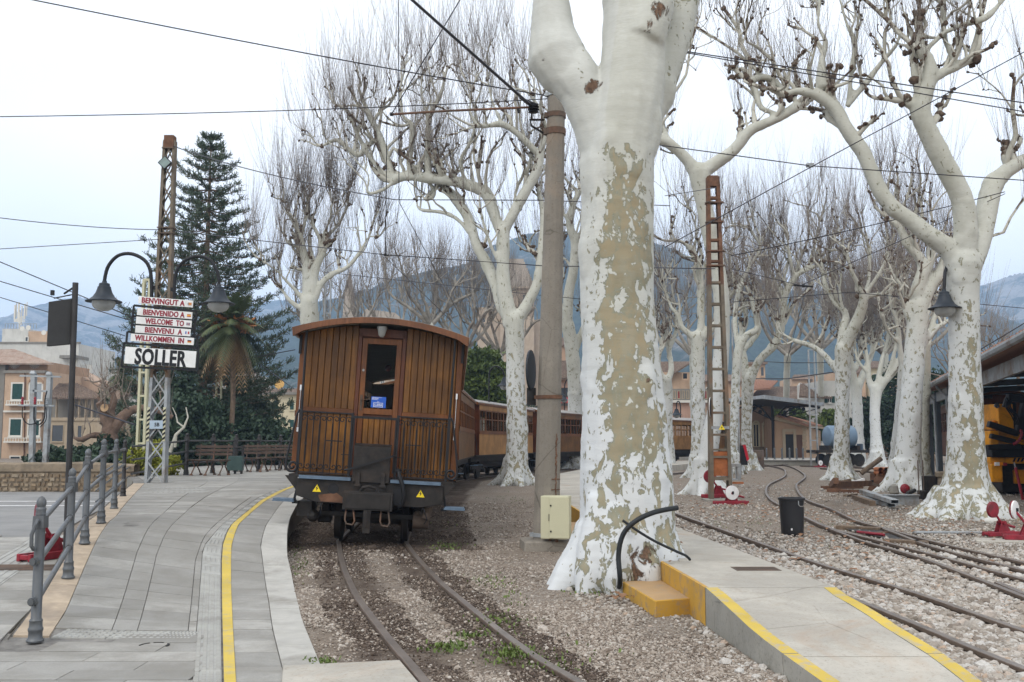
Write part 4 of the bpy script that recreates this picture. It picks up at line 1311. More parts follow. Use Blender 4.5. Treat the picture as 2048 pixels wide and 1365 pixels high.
def gen_patch(bias=0.0, wash_h=(2.5, 6.0), low=.05, hi=-.02, top=12.0, extra=None):
 def f(p, n_, b):
  z = p[2]
  pa = bias + low * (1 - sstep(1.0, 4.5, z)) + hi * sstep(3.5, 7, z)
  if extra: pa += extra(p, n_)
  w = .75 * (1 - sstep(wash_h[0], wash_h[1], z))
  sc = .12 * max(0, b * 2) + (.12 if n_[2] > .75 and z > 2.5 else 0)
  if z < .35: sc += .18 * (1 - z / .35)
  return pa, w, sc
 return f
def tree_from(base, Y, trunk, limbs, label, voxel=.04, seed=1, amp=.02, patchf=None, flare=(6, 1.0, .9), tl=1.8, tn=12, tr=.0085,
              subs=None, group='pollarded plane trees along the tracks', depth=.35, sub_len=1.3, gen=1, thin=.055, cmat=None):
 """trunk: [(px,py,w)] bottom to top; limbs: [[(px,py,w),...],...] traced limbs; everything lies round depth Y"""
 rs = random.Random(seed)
 c = P(base[0], base[1], Y); gzv = 0.0
 root = thing('plane_tree', label, 'tree', (c.x, Y, gzv), 0, group)
 known = []     # (px,py,Y)
 def to3(lst, start_known=True):
  pts, rad = [], []
  slope = rs.uniform(-1, 1) * depth; acc = 0; last = None; y0 = Y
  if start_known and known:
   k = min(known, key=lambda q: (q[0] - lst[0][0]) ** 2 + (q[1] - lst[0][1]) ** 2); y0 = k[2]
  for (px, py, w) in lst:
   if last: acc += math.hypot(px - last[0], py - last[1]) * Y / 2000
   last = (px, py); yy = y0 + slope * acc
   pts.append(P(px, py, yy)); rad.append(max(.012, w * yy / 4000)); known.append((px, py, yy))
  return pts, rad
 T = []
 tp, tr_ = to3(trunk, False)
 b0 = tp[0].copy(); b0.z = -.15
 T.append(([b0] + tp, [tr_[0]] + tr_))
 if flare: T += roots(c.x, Y, 0, tr_[0], flare[0], seed, flare[1], flare[2])
 cr_ = Crown(seed, tl, tn, tr)
 allimbs = []
 for lm in limbs:
  p, r = to3(lm)
  allimbs.append((p, r))
  if max(r) > thin:
   T.append((p, [max(x, voxel * .9) for x in r]))
  else:
   P2, R2 = resample(p, r, .25);
   cr_.tubes.append((P2, R2))
  e = (p[-1] - p[-2]).normalized()
  if r[-1] < .16: cr_.knob(p[-1], min(r[-1] * 1.15 + .01, .085), e, 1.2)
 o = solid(T, voxel, 'trunk', MT['bark'], root, amp=amp, patchf=patchf or gen_patch())
 sb = subs or {}
 for i, (p, r) in enumerate(allimbs):
  P2, R2 = resample(p, r, .2)
  n, f0, L_ = sb.get(i, (None, .4, sub_len))
  if n is None:
   ln = sum((a - b).length for a, b in zip(P2[:-1], P2[1:])); n = int(ln * 1.3 + .5)
  if n: cr_.along(P2, R2, f0, n, L_, gen)
  if r[-1] > .03 and r[-1] < .16:
   for _ in range(2): cr_.branch(P2[-1], ((P2[-1] - P2[-min(3, len(P2))]).normalized() + cr_.rv(.4) + Vector((0, 0, .4))), L_ * rs.uniform(.5, 1), R2[-1] * .75, gen)
 cr_.build(root, cmat)
 return root
# --- the big foreground tree
def big_patch(p, n_, b):
 px, py = proj(p)
 cxs = np.interp(py, [0, 236, 300, 400, 560, 700, 850, 950, 1050, 1180], [1262, 1234, 1236, 1237, 1236, 1240, 1250, 1252, 1252, 1240])
 hw = np.interp(py, [0, 236, 300, 560, 700, 850, 950, 1050, 1180], [80, 80, 77, 74, 79, 88, 94, 100, 130])
 s = (px - cxs) / hw
 if n_[1] > .25: s = -s * .8
 lo = np.interp(py, [285, 330, 420, 500, 620, 760, 900, 1000, 1080, 1180], [.05, -.15, -.48, -.60, -.62, -.60, -.60, -.70, -.62, -.60])
 hi = np.interp(py, [285, 330, 420, 500, 620, 760, 900, 1000, 1080, 1180], [.26, .66, .86, .92, .88, .84, .95, 1.0, 1.0, .80])
 d = min(s - lo, hi - s)
 pa = np.interp(d, [-.6, -.25, 0, .18, .5], [-.13, -.03, .045, .13, .22])
 if py < 285: pa = np.interp(py, [200, 285], [-.30, min(pa, -.12)])
 if py > 860: pa = np.interp(py, [860, 960], [pa, min(pa, .075)]) if d > 0 else pa + .03
 if py < 240 and (px < 1240) and 60 < py < 240: pa = -.22 + .22 * math.exp(-((px - 1165) / 28) ** 2 - ((py - 130) / 70) ** 2)
 if px > 1335 and py < 170: pa = .02
 w = .85 * sstep(430, 1000, py) + .12
 if s < -.3: w = min(1, w + .2)  # side light painted in: the left side gets a paler value
 sc = 0
 if py > 1010: sc = .50 * sstep(1030, 1110, py) * clamp(1.2 - abs(s - .35) * 1.6)
 for (kx, ky, kr, ka) in ((1318, 20, 26, .42), (1296, 62, 22, .32), (1187, 168, 18, .45), (1178, 182, 12, .45), (1265, 566, 9, .4), (1297, 760, 10, .4), (1268, 885, 9, .4), (1085, 120, 10, .3)):
  q = math.hypot(px - kx, (py - ky)) / kr
  if q < 1.6 and n_[1] < .3: sc += ka * max(0, 1.6 - q) / 1.6 * 1.4
 return pa, w, sc
Yb = 10.25
def big_tree():
 root = thing('plane_tree', 'huge foreground plane tree with a large peeled tan patch down its white trunk', 'tree', (1.12, Yb, 0), 0, 'pollarded plane trees along the tracks')
 def lm(l, dy=0.0, sl=0.0):
  pts, rad = [], []
  for i, (x, y, w) in enumerate(l):
   yy = Yb + dy + sl * i
   pts.append(P(x, y, yy)); rad.append(w * yy / 4000)
  return pts, rad
 T = [lm([(1243, 1215, 215), (1243, 1160, 206), (1250, 1100, 196), (1253, 1030, 190), (1252, 950, 186), (1249, 850, 172), (1242, 740, 160), (1237, 620, 151), (1235, 500, 147), (1236, 400, 149), (1236, 330, 151)]),
         lm([(1236, 370, 140), (1226, 310, 132), (1204, 252, 116), (1163, 180, 102), (1113, 112, 120), (1105, 62, 92), (1101, 0, 75), (1098, -90, 76), (1085, -220, 70)], 0, .04),
         lm([(1238, 370, 140), (1240, 310, 146), (1250, 240, 146), (1262, 170, 140), (1268, 90, 132), (1264, 0, 122), (1262, -90, 112), (1270, -240, 100)], -.05, .03),
         lm([(1242, 370, 110), (1252, 310, 110), (1276, 240, 98), (1312, 160, 90), (1345, 80, 76), (1367, 0, 68), (1392, -90, 66), (1430, -220, 60)], .1, .08),
         lm([(1285, 80, 90), (1300, 45, 84), (1312, 10, 80), (1318, -50, 70)], -.10)]
 for a, L_, h, w in ((198, .24, .62, .19), (228, .10, .9, .20), (258, .06, .8, .2), (290, .05, .7, .19), (320, .05, .7, .18), (350, .1, .7, .17), (30, .1, .7, .18), (80, .15, .7, .18), (130, .2, .7, .18), (168, .2, .6, .19)):
  d = Vector((math.cos(math.radians(a)), math.sin(math.radians(a)), 0)); c = Vector((1.12, Yb, 0)); r = .50
  T.append(([c + d * (r - .16) + Vector((0, 0, h)), c + d * (r - .06) + Vector((0, 0, h * .45)), c + d * (r + L_ * .35) + Vector((0, 0, h * .16)), c + d * (r + L_) + Vector((0, 0, -.06))], [w * .8, w, w * .85, w * .55]))
 solid(T, .024, 'trunk', MT['bark'], root, amp=.020, patchf=big_patch, smooth_it=8)
 return root
big_tree()
G1 = 'pollarded plane trees along the tracks'
# --- tree left of the concrete mast, its limbs arching over the coach
tree_from((1030, 965), 34, [(1030, 962, 62), (1033, 930, 47), (1034, 850, 41), (1031, 760, 38), (1030, 690, 37), (1028, 640, 40)],
  [[(1022, 650, 34), (1010, 592, 31), (1006, 541, 27), (1006, 493, 27), (1006, 462, 26)],
   [(1005, 470, 24), (993, 442, 24), (983, 411, 24), (972, 387, 24), (938, 371, 23), (900, 362, 22), (863, 358, 20), (808, 353, 19), (786, 364, 16)],
   [(788, 360, 15), (771, 308, 15), (757, 268, 15), (735, 222, 12), (724, 196, 8)],
   [(786, 362, 11), (764, 344, 10), (738, 311, 10), (716, 271, 9), (694, 222, 8), (672, 210, 6)],
   [(757, 276, 10), (731, 296, 12), (716, 311, 11), (687, 290, 10), (672, 280, 9), (643, 293, 6)],
   [(786, 366, 9), (764, 381, 8), (735, 386, 7), (737, 352, 6), (712, 322, 5), (692, 300, 4)],
   [(820, 352, 12), (819, 325, 13), (823, 286, 12), (823, 249, 11), (806, 232, 8), (800, 180, 5)],
   [(858, 352, 14), (856, 324, 16), (856, 278, 12), (859, 234, 10), (881, 190, 9), (889, 157, 7)],
   [(859, 240, 7), (845, 200, 6), (842, 160, 5)],
   [(930, 366, 8), (922, 322, 8), (936, 293, 8), (948, 262, 7), (950, 215, 5)],
   [(1006, 470, 20), (1020, 440, 22), (1041, 401, 22), (1061, 367, 22), (1075, 340, 21), (1080, 308, 20)],
   [(1080, 312, 14), (1046, 278, 15), (1022, 258, 14), (1002, 249, 13), (975, 252, 11), (951, 252, 8)],
   [(951, 250, 7), (940, 220, 6), (945, 180, 5)], [(1004, 248, 7), (985, 205, 6), (975, 160, 5)],
   [(1080, 312, 12), (1090, 270, 11), (1083, 225, 9), (1060, 190, 7)],
   [(1030, 655, 24), (1002, 612, 23), (993, 576, 23), (973, 528, 24), (952, 487, 22), (938, 439, 21), (911, 398, 20), (887, 371, 16)],
   [(938, 466, 10), (915, 439, 9), (884, 425, 8), (840, 419, 7), (833, 400, 5)],
   [(830, 330, 9), (870, 385, 8), (850, 400, 9), (868, 380, 8), (890, 365, 8)],
   [(1036, 640, 24), (1060, 598, 22), (1076, 560, 20), (1082, 500, 18), (1086, 430, 14), (1075, 370, 10)],
   [(1006, 541, 9), (985, 500, 8), (968, 450, 7), (960, 420, 5)]],
  'plane tree behind the concrete mast with one thick limb arching left over the coach', voxel=.05, seed=11, amp=.018, tl=3.0, tn=15, tr=.0115, sub_len=1.7,
  patchf=gen_patch(.03, low=.04, hi=-.06), depth=.3, subs={0: (0, .5, 1), 1: (12, .25, 2.0), 2: (6, .2, 1.7), 3: (5, .2, 1.4), 4: (5, .3, 1.3), 7: (5, .2, 1.6), 10: (6, .2, 1.8), 11: (7, .2, 1.8), 15: (3, .5, 1.2), 18: (5, .3, 1.6)})
# --- small crown above the coach roof
tree_from((622, 900), 38, [(624, 990, 52), (622, 800, 42), (621, 700, 40), (620, 640, 38), (619, 605, 34)],
  [[(618, 615, 24), (614, 569, 20), (612, 521, 19), (606, 503, 17)], [(620, 600, 22), (626, 560, 20), (634, 528, 17), (645, 507, 15)],
   [(606, 505, 8), (590, 492, 8), (576, 487, 7), (569, 470, 5)], [(612, 520, 10), (604, 480, 9), (590, 450, 8), (574, 425, 6), (569, 405, 5)],
   [(641, 510, 10), (640, 480, 9), (627, 452, 8), (618, 425, 6)], [(645, 508, 9), (655, 475, 9), (679, 446, 8), (697, 408, 6)],
   [(630, 600, 13), (645, 565, 13), (665, 548, 11), (696, 534, 9), (723, 500, 8), (738, 474, 6), (754, 476, 5)], [(738, 474, 5), (744, 455, 4)],
   [(606, 618, 12), (597, 615, 11), (576, 598, 9), (562, 575, 6)], [(608, 605, 10), (590, 580, 9), (573, 563, 8), (552, 541, 7), (523, 521, 5)],
   [(606, 505, 8), (604, 470, 7), (615, 430, 6)], [(640, 482, 7), (660, 440, 7), (664, 405, 5)]],
  'smaller plane tree rising right behind the coach roof', voxel=.055, seed=21, tl=2.9, tn=17, tr=.012, sub_len=1.2, depth=.3, flare=None,
  patchf=gen_patch(.0, low=0, hi=-.05))
# --- tree between the mast and the big trunk
tree_from((1147, 935), 55, [(1147, 932, 42), (1148, 880, 32), (1150, 800, 29), (1146, 720, 28), (1136, 650, 27)],
  [[(1134, 655, 22), (1137, 589, 21), (1147, 538, 20), (1150, 487, 19), (1140, 452, 17), (1146, 411, 14), (1162, 380, 10)], [(1142, 455, 8), (1128, 430, 7), (1108, 420, 6)],
   [(1140, 650, 15), (1120, 610, 13), (1105, 560, 12), (1110, 500, 9)], [(1150, 700, 16), (1170, 650, 14), (1190, 610, 12)], [(1150, 490, 10), (1168, 450, 9), (1180, 400, 7)]],
  'far plane tree seen between the concrete mast and the huge trunk', voxel=.075, seed=31, tl=3.0, tn=13, tr=.016, sub_len=2.0)
# --- tree directly behind the rusty lattice mast
tree_from((1412, 992), 27.6, [(1410, 990, 62), (1409, 955, 44), (1418, 900, 37), (1430, 830, 34), (1440, 740, 32), (1445, 650, 31), (1442, 585, 31), (1432, 520, 31), (1420, 470, 33), (1412, 430, 34), (1404, 385, 37), (1398, 345, 42)],
  [[(1392, 345, 30), (1373, 319, 25), (1342, 290, 22), (1312, 272, 20), (1296, 235, 15)], [(1405, 345, 30), (1432, 326, 26), (1468, 300, 25), (1497, 264, 24), (1530, 248, 22), (1560, 234, 22), (1592, 214, 20)],
   [(1560, 230, 12), (1523, 216, 12), (1512, 183, 10), (1504, 165, 8)], [(1590, 214, 12), (1626, 220, 8)], [(1592, 212, 11), (1588, 190, 9)],
   [(1495, 262, 5), (1490, 225, 4)], [(1340, 288, 10), (1322, 240, 9), (1330, 190, 8), (1345, 140, 6)], [(1345, 190, 7), (1372, 150, 6), (1378, 110, 5), (1390, 60, 5)], [(1300, 240, 9), (1290, 190, 8)]],
  'slender plane tree standing close behind the rusty lattice mast, forking high up', voxel=.04, seed=41, tl=2.0, tn=11, tr=.010, sub_len=1.2, depth=.25, gen=1,
  patchf=gen_patch(-.04, low=.03), subs={0: (4, .3, 1.2), 1: (5, .3, 1.1)}, flare=(6, 1.2, 1.0))
# --- the big tree on the right
def right_patch(p, n_):
 px, py = proj(p)
 s = (px - 1930) / 32
 e = 0
 if 560 < py < 980 and n_[1] < .3: e += .11 * math.exp(-((s - (.45 + .12 * math.sin(py / 60))) / .38) ** 2) * sstep(580, 720, py)
 if py > 880: e += .045
 return e
tree_from((1930, 1035), 19.2, [(1930, 1030, 150), (1931, 1008, 122), (1932, 980, 98), (1934, 945, 82), (1932, 880, 70), (1931, 800, 64), (1929, 720, 61), (1927, 640, 60), (1926, 580, 64), (1927, 530, 72)],
  [[(1915, 530, 44), (1893, 496, 38), (1858, 471, 36), (1824, 443, 33), (1782, 412, 32), (1755, 372, 30), (1728, 308, 29), (1695, 262, 27), (1677, 227, 27), (1659, 205, 25), (1626, 187, 19), (1589, 183, 17), (1571, 190, 17)],
   [(1928, 520, 48), (1932, 460, 46), (1923, 396, 43), (1889, 330, 42), (1856, 262, 41), (1841, 222, 41), (1849, 183, 36), (1860, 147, 34), (1853, 117, 28), (1838, 97, 22)],
   [(1945, 530, 42), (1962, 476, 40), (1974, 421, 41), (1984, 376, 42), (2010, 345, 32), (2048, 322, 30), (2110, 300, 28)],
   [(1570, 186, 15), (1549, 161, 13), (1519, 154, 13), (1500, 164, 14)], [(1500, 162, 9), (1501, 125, 10), (1483, 92, 9), (1479, 62, 8), (1446, 15, 6)],
   [(1514, 143, 6), (1475, 106, 6), (1435, 80, 5), (1395, 55, 4)], [(1562, 157, 8), (1545, 121, 8), (1515, 95, 7), (1494, 84, 5), (1485, 40, 5)],
   [(1646, 178, 26), (1644, 160, 24), (1644, 121, 14), (1651, 84, 14), (1637, 52, 10), (1640, -10, 9)], [(1695, 215, 12), (1700, 180, 13), (1703, 139, 13), (1710, 88, 12), (1692, 44, 8), (1678, -8, 7)],
   [(1695, 210, 14), (1712, 190, 15), (1739, 157, 16), (1761, 128, 11), (1794, 88, 8), (1800, 60, 6)], [(1770, 115, 7), (1769, 66, 7), (1782, 40, 6), (1775, 0, 5)],
   [(1835, 212, 24), (1815, 205, 22), (1806, 202, 16)], [(1862, 160, 20), (1908, 134, 22), (1948, 119, 16)], [(1908, 125, 12), (1889, 73, 13), (1886, 10, 12)],
   [(1853, 100, 11), (1889, 66, 12), (1933, 48, 12), (1970, 37, 14), (1999, 8, 10), (2030, -30, 8)], [(1832, 96, 10), (1798, 66, 10), (1772, 37, 9), (1728, -2, 7)],
   [(1941, 115, 12), (1955, 70, 11), (1963, 29, 10), (1975, -20, 8)], [(2010, 340, 10), (2018, 304, 11), (2032, 271, 10), (2025, 220, 9), (2029, 154, 6)],
   [(1985, 472, 6), (2007, 465, 6), (2021, 436, 5), (2045, 400, 4)], [(1836, 190, 14), (1829, 150, 14), (1826, 128, 11)], [(1850, 110, 10), (1840, 60, 9), (1838, 0, 7)]],
  'tall right-hand plane tree with three thick limbs and a spreading root foot', voxel=.032, seed=51, amp=.020, tl=1.55, tn=11, tr=.0075, sub_len=.95, depth=.22, gen=1,
  patchf=gen_patch(.01, low=.035, hi=-.07, extra=right_patch), flare=(8, .55, .5),
  subs={0: (9, .66, 1.0), 1: (4, .72, .9), 2: (4, .6, 1.0), 3: (4, .2, .8), 4: (5, .3, .8), 7: (4, .3, .8), 8: (4, .3, .8), 9: (4, .3, .8), 14: (6, .2, .9), 12: (4, .3, .9)})
# --- trees of the right-hand row further back
tree_from((1812, 985), 29, [(1816, 980, 78), (1815, 945, 58), (1818, 880, 47), (1824, 780, 41), (1831, 690, 40), (1835, 640, 42), (1832, 612, 40)],
  [[(1826, 625, 30), (1836, 575, 26), (1848, 535, 25), (1836, 512, 20), (1814, 488, 18), (1800, 457, 15), (1776, 438, 9)], [(1840, 615, 30), (1858, 575, 28), (1878, 548, 24), (1890, 515, 16)],
   [(1820, 640, 18), (1811, 622, 15), (1812, 600, 9)], [(1848, 560, 12), (1866, 520, 11), (1862, 480, 9), (1845, 440, 7)], [(1800, 460, 9), (1790, 420, 8), (1775, 380, 6)], [(1845, 690, 14), (1870, 660, 12), (1900, 640, 9)], [(1826, 500, 9), (1826, 450, 8), (1835, 410, 6)]],
  'leaning plane tree with a swollen foot, red lamp ball leaning at its base', voxel=.05, seed=61, tl=2.2, tn=13, tr=.011, sub_len=1.5, patchf=gen_patch(-.01, low=.02))
tree_from((1682, 958), 38, [(1680, 955, 50), (1682, 920, 33), (1684, 850, 29), (1685, 770, 28), (1686, 700, 34)],
  [[(1680, 705, 20), (1686, 661, 17), (1692, 637, 14), (1686, 618, 10), (1672, 610, 9), (1650, 566, 8), (1644, 523, 6)], [(1690, 705, 24), (1704, 665, 23), (1717, 637, 22), (1727, 599, 18), (1717, 571, 11), (1700, 537, 9), (1695, 505, 6)],
   [(1727, 595, 12), (1750, 590, 10), (1772, 587, 8), (1796, 560, 6)], [(1729, 590, 9), (1738, 557, 8), (1738, 506, 7), (1734, 481, 5)], [(1672, 740, 13), (1650, 712, 12), (1623, 692, 12), (1589, 682, 10), (1563, 665, 7), (1555, 640, 4)],
   [(1722, 600, 8), (1760, 545, 8), (1780, 500, 6)], [(1692, 640, 7), (1680, 590, 6), (1684, 540, 5)]],
  'mid-distance plane tree with a thin bare limb reaching far left', voxel=.05, seed=71, tl=2.3, tn=16, tr=.012, sub_len=1.6, patchf=gen_patch(.04, low=.03))
tree_from((1395, 965), 41, [(1392, 965, 38), (1396, 930, 29), (1397, 850, 29), (1396, 760, 28), (1396, 700, 29), (1396, 675, 30)],
  [[(1390, 680, 16), (1378, 668, 14), (1363, 654, 11), (1357, 633, 9), (1340, 610, 7), (1326, 560, 5)], [(1400, 680, 20), (1402, 647, 16), (1402, 613, 15), (1399, 544, 14), (1388, 509, 12), (1371, 488, 8)], [(1402, 680, 18), (1420, 660, 18), (1440, 640, 14), (1455, 600, 10)],
   [(1399, 560, 9), (1420, 510, 8), (1432, 460, 6)], [(1388, 510, 7), (1392, 460, 6), (1380, 420, 5)]],
  'straight plane tree immediately left of the lattice mast, spotted grey', voxel=.055, seed=81, tl=2.6, tn=14, tr=.013, sub_len=1.9, patchf=gen_patch(.03, low=.03, hi=-.02))
tree_from((1500, 942), 52, [(1500, 940, 34), (1494, 900, 23), (1493, 840, 21), (1495, 780, 24), (1497, 755, 26)],
  [[(1500, 762, 18), (1518, 722, 17), (1542, 697, 17), (1559, 668, 16), (1565, 630, 15), (1570, 592, 14), (1589, 557, 12), (1618, 532, 9)], [(1492, 762, 18), (1488, 720, 16), (1480, 680, 14), (1492, 640, 11), (1484, 590, 8)],
   [(1589, 557, 9), (1580, 520, 8), (1575, 480, 6)], [(1488, 700, 12), (1516, 662, 12), (1512, 630, 11), (1535, 590, 9), (1530, 540, 6)], [(1570, 600, 8), (1548, 560, 7), (1530, 520, 5)], [(1618, 532, 8), (1632, 480, 7), (1640, 440, 5)], [(1605, 545, 8), (1650, 520, 8), (1670, 470, 6)]],
  'plane tree by the station canopy with a long limb curving up to the right', voxel=.07, seed=91, tl=3.0, tn=15, tr=.016, sub_len=2.2, patchf=gen_patch(.05, low=.05))
tree_from((1472, 935), 46, [(1470, 935, 30), (1466, 900, 19), (1468, 850, 18), (1471, 780, 18), (1474, 720, 18), (1480, 690, 18)],
  [[(1480, 695, 16), (1492, 672, 15), (1514, 658, 13), (1512, 630, 10), (1500, 590, 7)], [(1476, 700, 12), (1470, 640, 11), (1478, 580, 9), (1500, 530, 7)], [(1500, 530, 7), (1520, 495, 8), (1500, 460, 6)], [(1478, 590, 7), (1460, 530, 6), (1470, 480, 5)]],
  'narrow plane tree immediately right of the lattice mast', voxel=.06, seed=95, tl=2.8, tn=14, tr=.014, sub_len=2.0, patchf=gen_patch(.03))
tree_from((1334, 915), 55, [(1336, 915, 30), (1335, 850, 21), (1336, 790, 20), (1334, 760, 20)],
  [[(1334, 765, 15), (1342, 740, 12), (1338, 700, 11), (1330, 660, 9)], [(1332, 765, 12), (1318, 735, 10), (1322, 690, 8)], [(1338, 705, 8), (1352, 660, 8), (1350, 610, 6)]],
  'plane tree half hidden behind the right edge of the huge trunk', voxel=.075, seed=97, tl=3.0, tn=12, tr=.016, sub_len=2.4)
tree_from((1716, 915), 65, [(1716, 915, 30), (1716, 870, 22), (1714, 800, 20), (1712, 770, 24)],
  [[(1710, 775, 18), (1704, 740, 14), (1702, 700, 12), (1712, 650, 9)], [(1716, 775, 18), (1730, 740, 13), (1745, 700, 10), (1742, 650, 8)], [(1712, 740, 10), (1722, 690, 9), (1718, 640, 7)], [(1745, 700, 8), (1765, 660, 7), (1762, 620, 5)], [(1702, 710, 8), (1680, 660, 7), (1672, 620, 5)]],
  'distant plane tree beyond the blue tank wagon', voxel=.085, seed=101, tl=2.6, tn=18, tr=.017, sub_len=2.6, gen=2, patchf=gen_patch(-.05))
tree_from((1755, 930), 58, [(1756, 930, 36), (1752, 880, 22), (1750, 820, 20), (1752, 780, 24)],
  [[(1754, 785, 18), (1770, 762, 15), (1790, 740, 14), (1802, 715, 12)], [(1748, 785, 16), (1738, 760, 12), (1735, 720, 10), (1725, 670, 7)], [(1754, 775, 12), (1762, 730, 10), (1775, 680, 8), (1780, 630, 6)], [(1770, 760, 9), (1785, 720, 9), (1795, 670, 7), (1790, 620, 5)], [(1738, 750, 8), (1715, 720, 7), (1710, 690, 5)]],
  'distant plane tree with a long dark split down its trunk', voxel=.08, seed=105, tl=2.4, tn=18, tr=.016, sub_len=2.4, gen=2, patchf=gen_patch(-.06))
tree_from((1790, 945), 42, [(1790, 945, 30), (1791, 900, 20), (1797, 840, 19), (1803, 780, 19), (1806, 740, 20)],
  [[(1806, 745, 15), (1800, 700, 12), (1795, 650, 10), (1780, 600, 8), (1785, 550, 6)], [(1806, 745, 13), (1820, 700, 11), (1840, 650, 9)], [(1800, 690, 8), (1775, 660, 7), (1760, 620, 5)], [(1797, 655, 8), (1815, 600, 7), (1812, 540, 5)]],
  'thin leaning plane tree just left of the swollen-footed one', voxel=.06, seed=109, tl=2.4, tn=16, tr=.013, sub_len=2.0, patchf=gen_patch(-.05))
tree_from((1850, 955), 36, [(1850, 955, 26), (1850, 900, 18), (1850, 820, 18), (1852, 740, 20), (1854, 690, 16)],
  [[(1854, 700, 14), (1864, 650, 11), (1880, 610, 9), (1892, 560, 7)], [(1852, 700, 12), (1848, 660, 10), (1858, 610, 8), (1850, 560, 6)], [(1862, 660, 8), (1890, 645, 8), (1905, 640, 6)]],
  'shaded plane tree beside the open shed, behind the swollen-footed one', voxel=.06, seed=113, tl=2.4, tn=16, tr=.012, sub_len=1.9, patchf=gen_patch(-.03, wash_h=(0, .1)))
# --- far twiggy trees standing behind the train
FAR = [((862, 905), 66, 640, 240, 'bare twiggy plane tree behind the coaches, nearest the coach roof'), ((1000, 905), 72, 700, 230, 'bare plane tree in front of the church behind the coaches'),
       ((930, 905), 64, 690, 200, 'bare plane tree over the green pine bush'), ((790, 905), 80, 700, 180, 'bare plane tree beside the church spire'),
       ((1575, 915), 78, 700, 190, 'bare plane tree in the gap over the station roof'), ((1640, 915), 88, 690, 190, 'bare plane tree over the tiled roofs right of the station'), ((1770, 915), 80, 700, 240, 'dense bare plane tree behind the split trunk'), ((1845, 915), 70, 690, 240, 'dense bare plane tree left of the shed roof'),
       ((1385, 915), 75, 700, 220, 'bare plane tree behind the goods side of the station'), ((670, 905), 70, 700, 200, 'bare plane tree left of the church spire behind the coach')]
for i, ((bx, by), Yf, fy, sp, lab) in enumerate(FAR):
 rs = random.Random(500 + i); lim = []
 for k in range(6):
  a = (k - 2.5) / 2.5
  e = (bx + a * sp * .42 + rs.uniform(-10, 10), fy - 95 + 40 * abs(a) - rs.uniform(0, 60))
  lim.append([(bx, fy + 12, 9), (bx + a * sp * .18, fy - 25 + rs.uniform(-8, 8), 7), (bx + a * sp * .33 + rs.uniform(-8, 8), fy - 60 + rs.uniform(-10, 10), 5), (e[0], e[1], 3)])
 tree_from((bx, by), Yf, [(bx, by, 17), (bx + rs.uniform(-4, 4), by - 80, 12), (bx, fy + 10, 14)], lim, lab, voxel=.10, seed=300 + i, tl=2.6, tn=12, tr=.017, sub_len=2.1, gen=1, thin=.5, flare=None,
              patchf=gen_patch(-.05), group='bare plane trees far behind the tracks', depth=.6, cmat=MT['branch_far'])
# ---------------- the wooden train
def spiral(c, r0, turns, a0, plane='xz', sgn=1, n=22, r1=None):
 out = []
 for i in range(n + 1):
  t = i / n; r = r0 * (1 - t) + (r1 if r1 is not None else r0 * .18) * t; a = a0 + sgn * turns * 2 * PI * t
  out.append(Vector(c) + Vector((r * math.cos(a), 0, r * math.sin(a))))
 return out
def text_mesh(s, size, mat, name, parent, loc, rot, sx=1.0, bold=0.0, align='CENTER', depth=.002, track=1.0):
 cu = bpy.data.curves.new(name, 'FONT'); cu.body = s; cu.size = size; cu.align_x = align; cu.align_y = 'CENTER'
 cu.offset = bold; cu.extrude = depth; cu.space_character = track; cu.resolution_u = 3
 t = bpy.data.objects.new(name + '_t', cu); link(t)
 dg = bpy.context.evaluated_depsgraph_get()
 me = bpy.data.meshes.new_from_object(t.evaluated_get(dg)); bpy.data.objects.remove(t); bpy.data.curves.remove(cu)
 me.materials.clear(); me.materials.append(mat)
 for v in me.vertices: v.co.x *= sx
 o = bpy.data.objects.new(name, me); link(o); o.parent = parent; o.location = loc; o.rotation_euler = rot
 return o
def arc_z(x, hw, z0, rise):  # roof curve
 return z0 + rise * (1 - (x / hw) ** 2)
def roof_parts(root, L_, hw, z0, rise, y0, rim_mat, top_mat, rim=.09):
 n = 18; xs_ = [-hw + 2 * hw * i / n for i in range(n + 1)]
 top = [(x, arc_z(x, hw, z0, rise)) for x in xs_]
 def poly(th, drop):
  up = [(x, z) for x, z in top]
  lo = [(x * .985, z - th) for x, z in reversed(top)]
  return up, lo
 for nm, mat, ya, yb, th, lift in (('roof', top_mat, y0 + .06, y0 + L_ - .06, .05, .012), ('roof_rim', rim_mat, y0, y0 + .07, rim, 0), ('roof_rim', rim_mat, y0 + L_ - .07, y0 + L_, rim, 0)):
  up = [(x, z + lift) for x, z in top]; lo = [(x * .985, z - th) for x, z in reversed(top)]
  if nm == 'roof_rim': lo[0] = (hw * .985, z0 - th - .04); lo[-1] = (-hw * .985, z0 - th - .04)
  m_ = MB(); ring = up + lo
  # build as strip of quads to stay clean
  k = len(up); vs = []
  for yv in (ya, yb):
   vs += [(x, yv, z) for x, z in up] + [(x, yv, z) for x, z in reversed(lo)]
  m2 = 2 * k; fs = []
  for i in range(k - 1):
   fs += [(i, i + 1, m2 + i + 1, m2 + i), (k + i + 1, k + i, m2 + k + i, m2 + k + i + 1), (i + 1, i, k + i, k + i + 1), (m2 + i, m2 + i + 1, m2 + k + i + 1, m2 + k + i)]
  fs += [(0, m2, m2 + k, k), (k - 1, k + k - 1, m2 + k + k - 1, m2 + k - 1)]
  m_.add(vs, fs); m_.build(nm, mat, root, smooth=.6)
 for s in (-1, 1):
  m_ = MB(); m_.bb(s * hw * .955, s * hw * 1.0, y0 + .07, y0 + L_ - .07, z0 - rim - .02, z0 - .012)
  m_.build('cornice', rim_mat, root, bevel=.01)
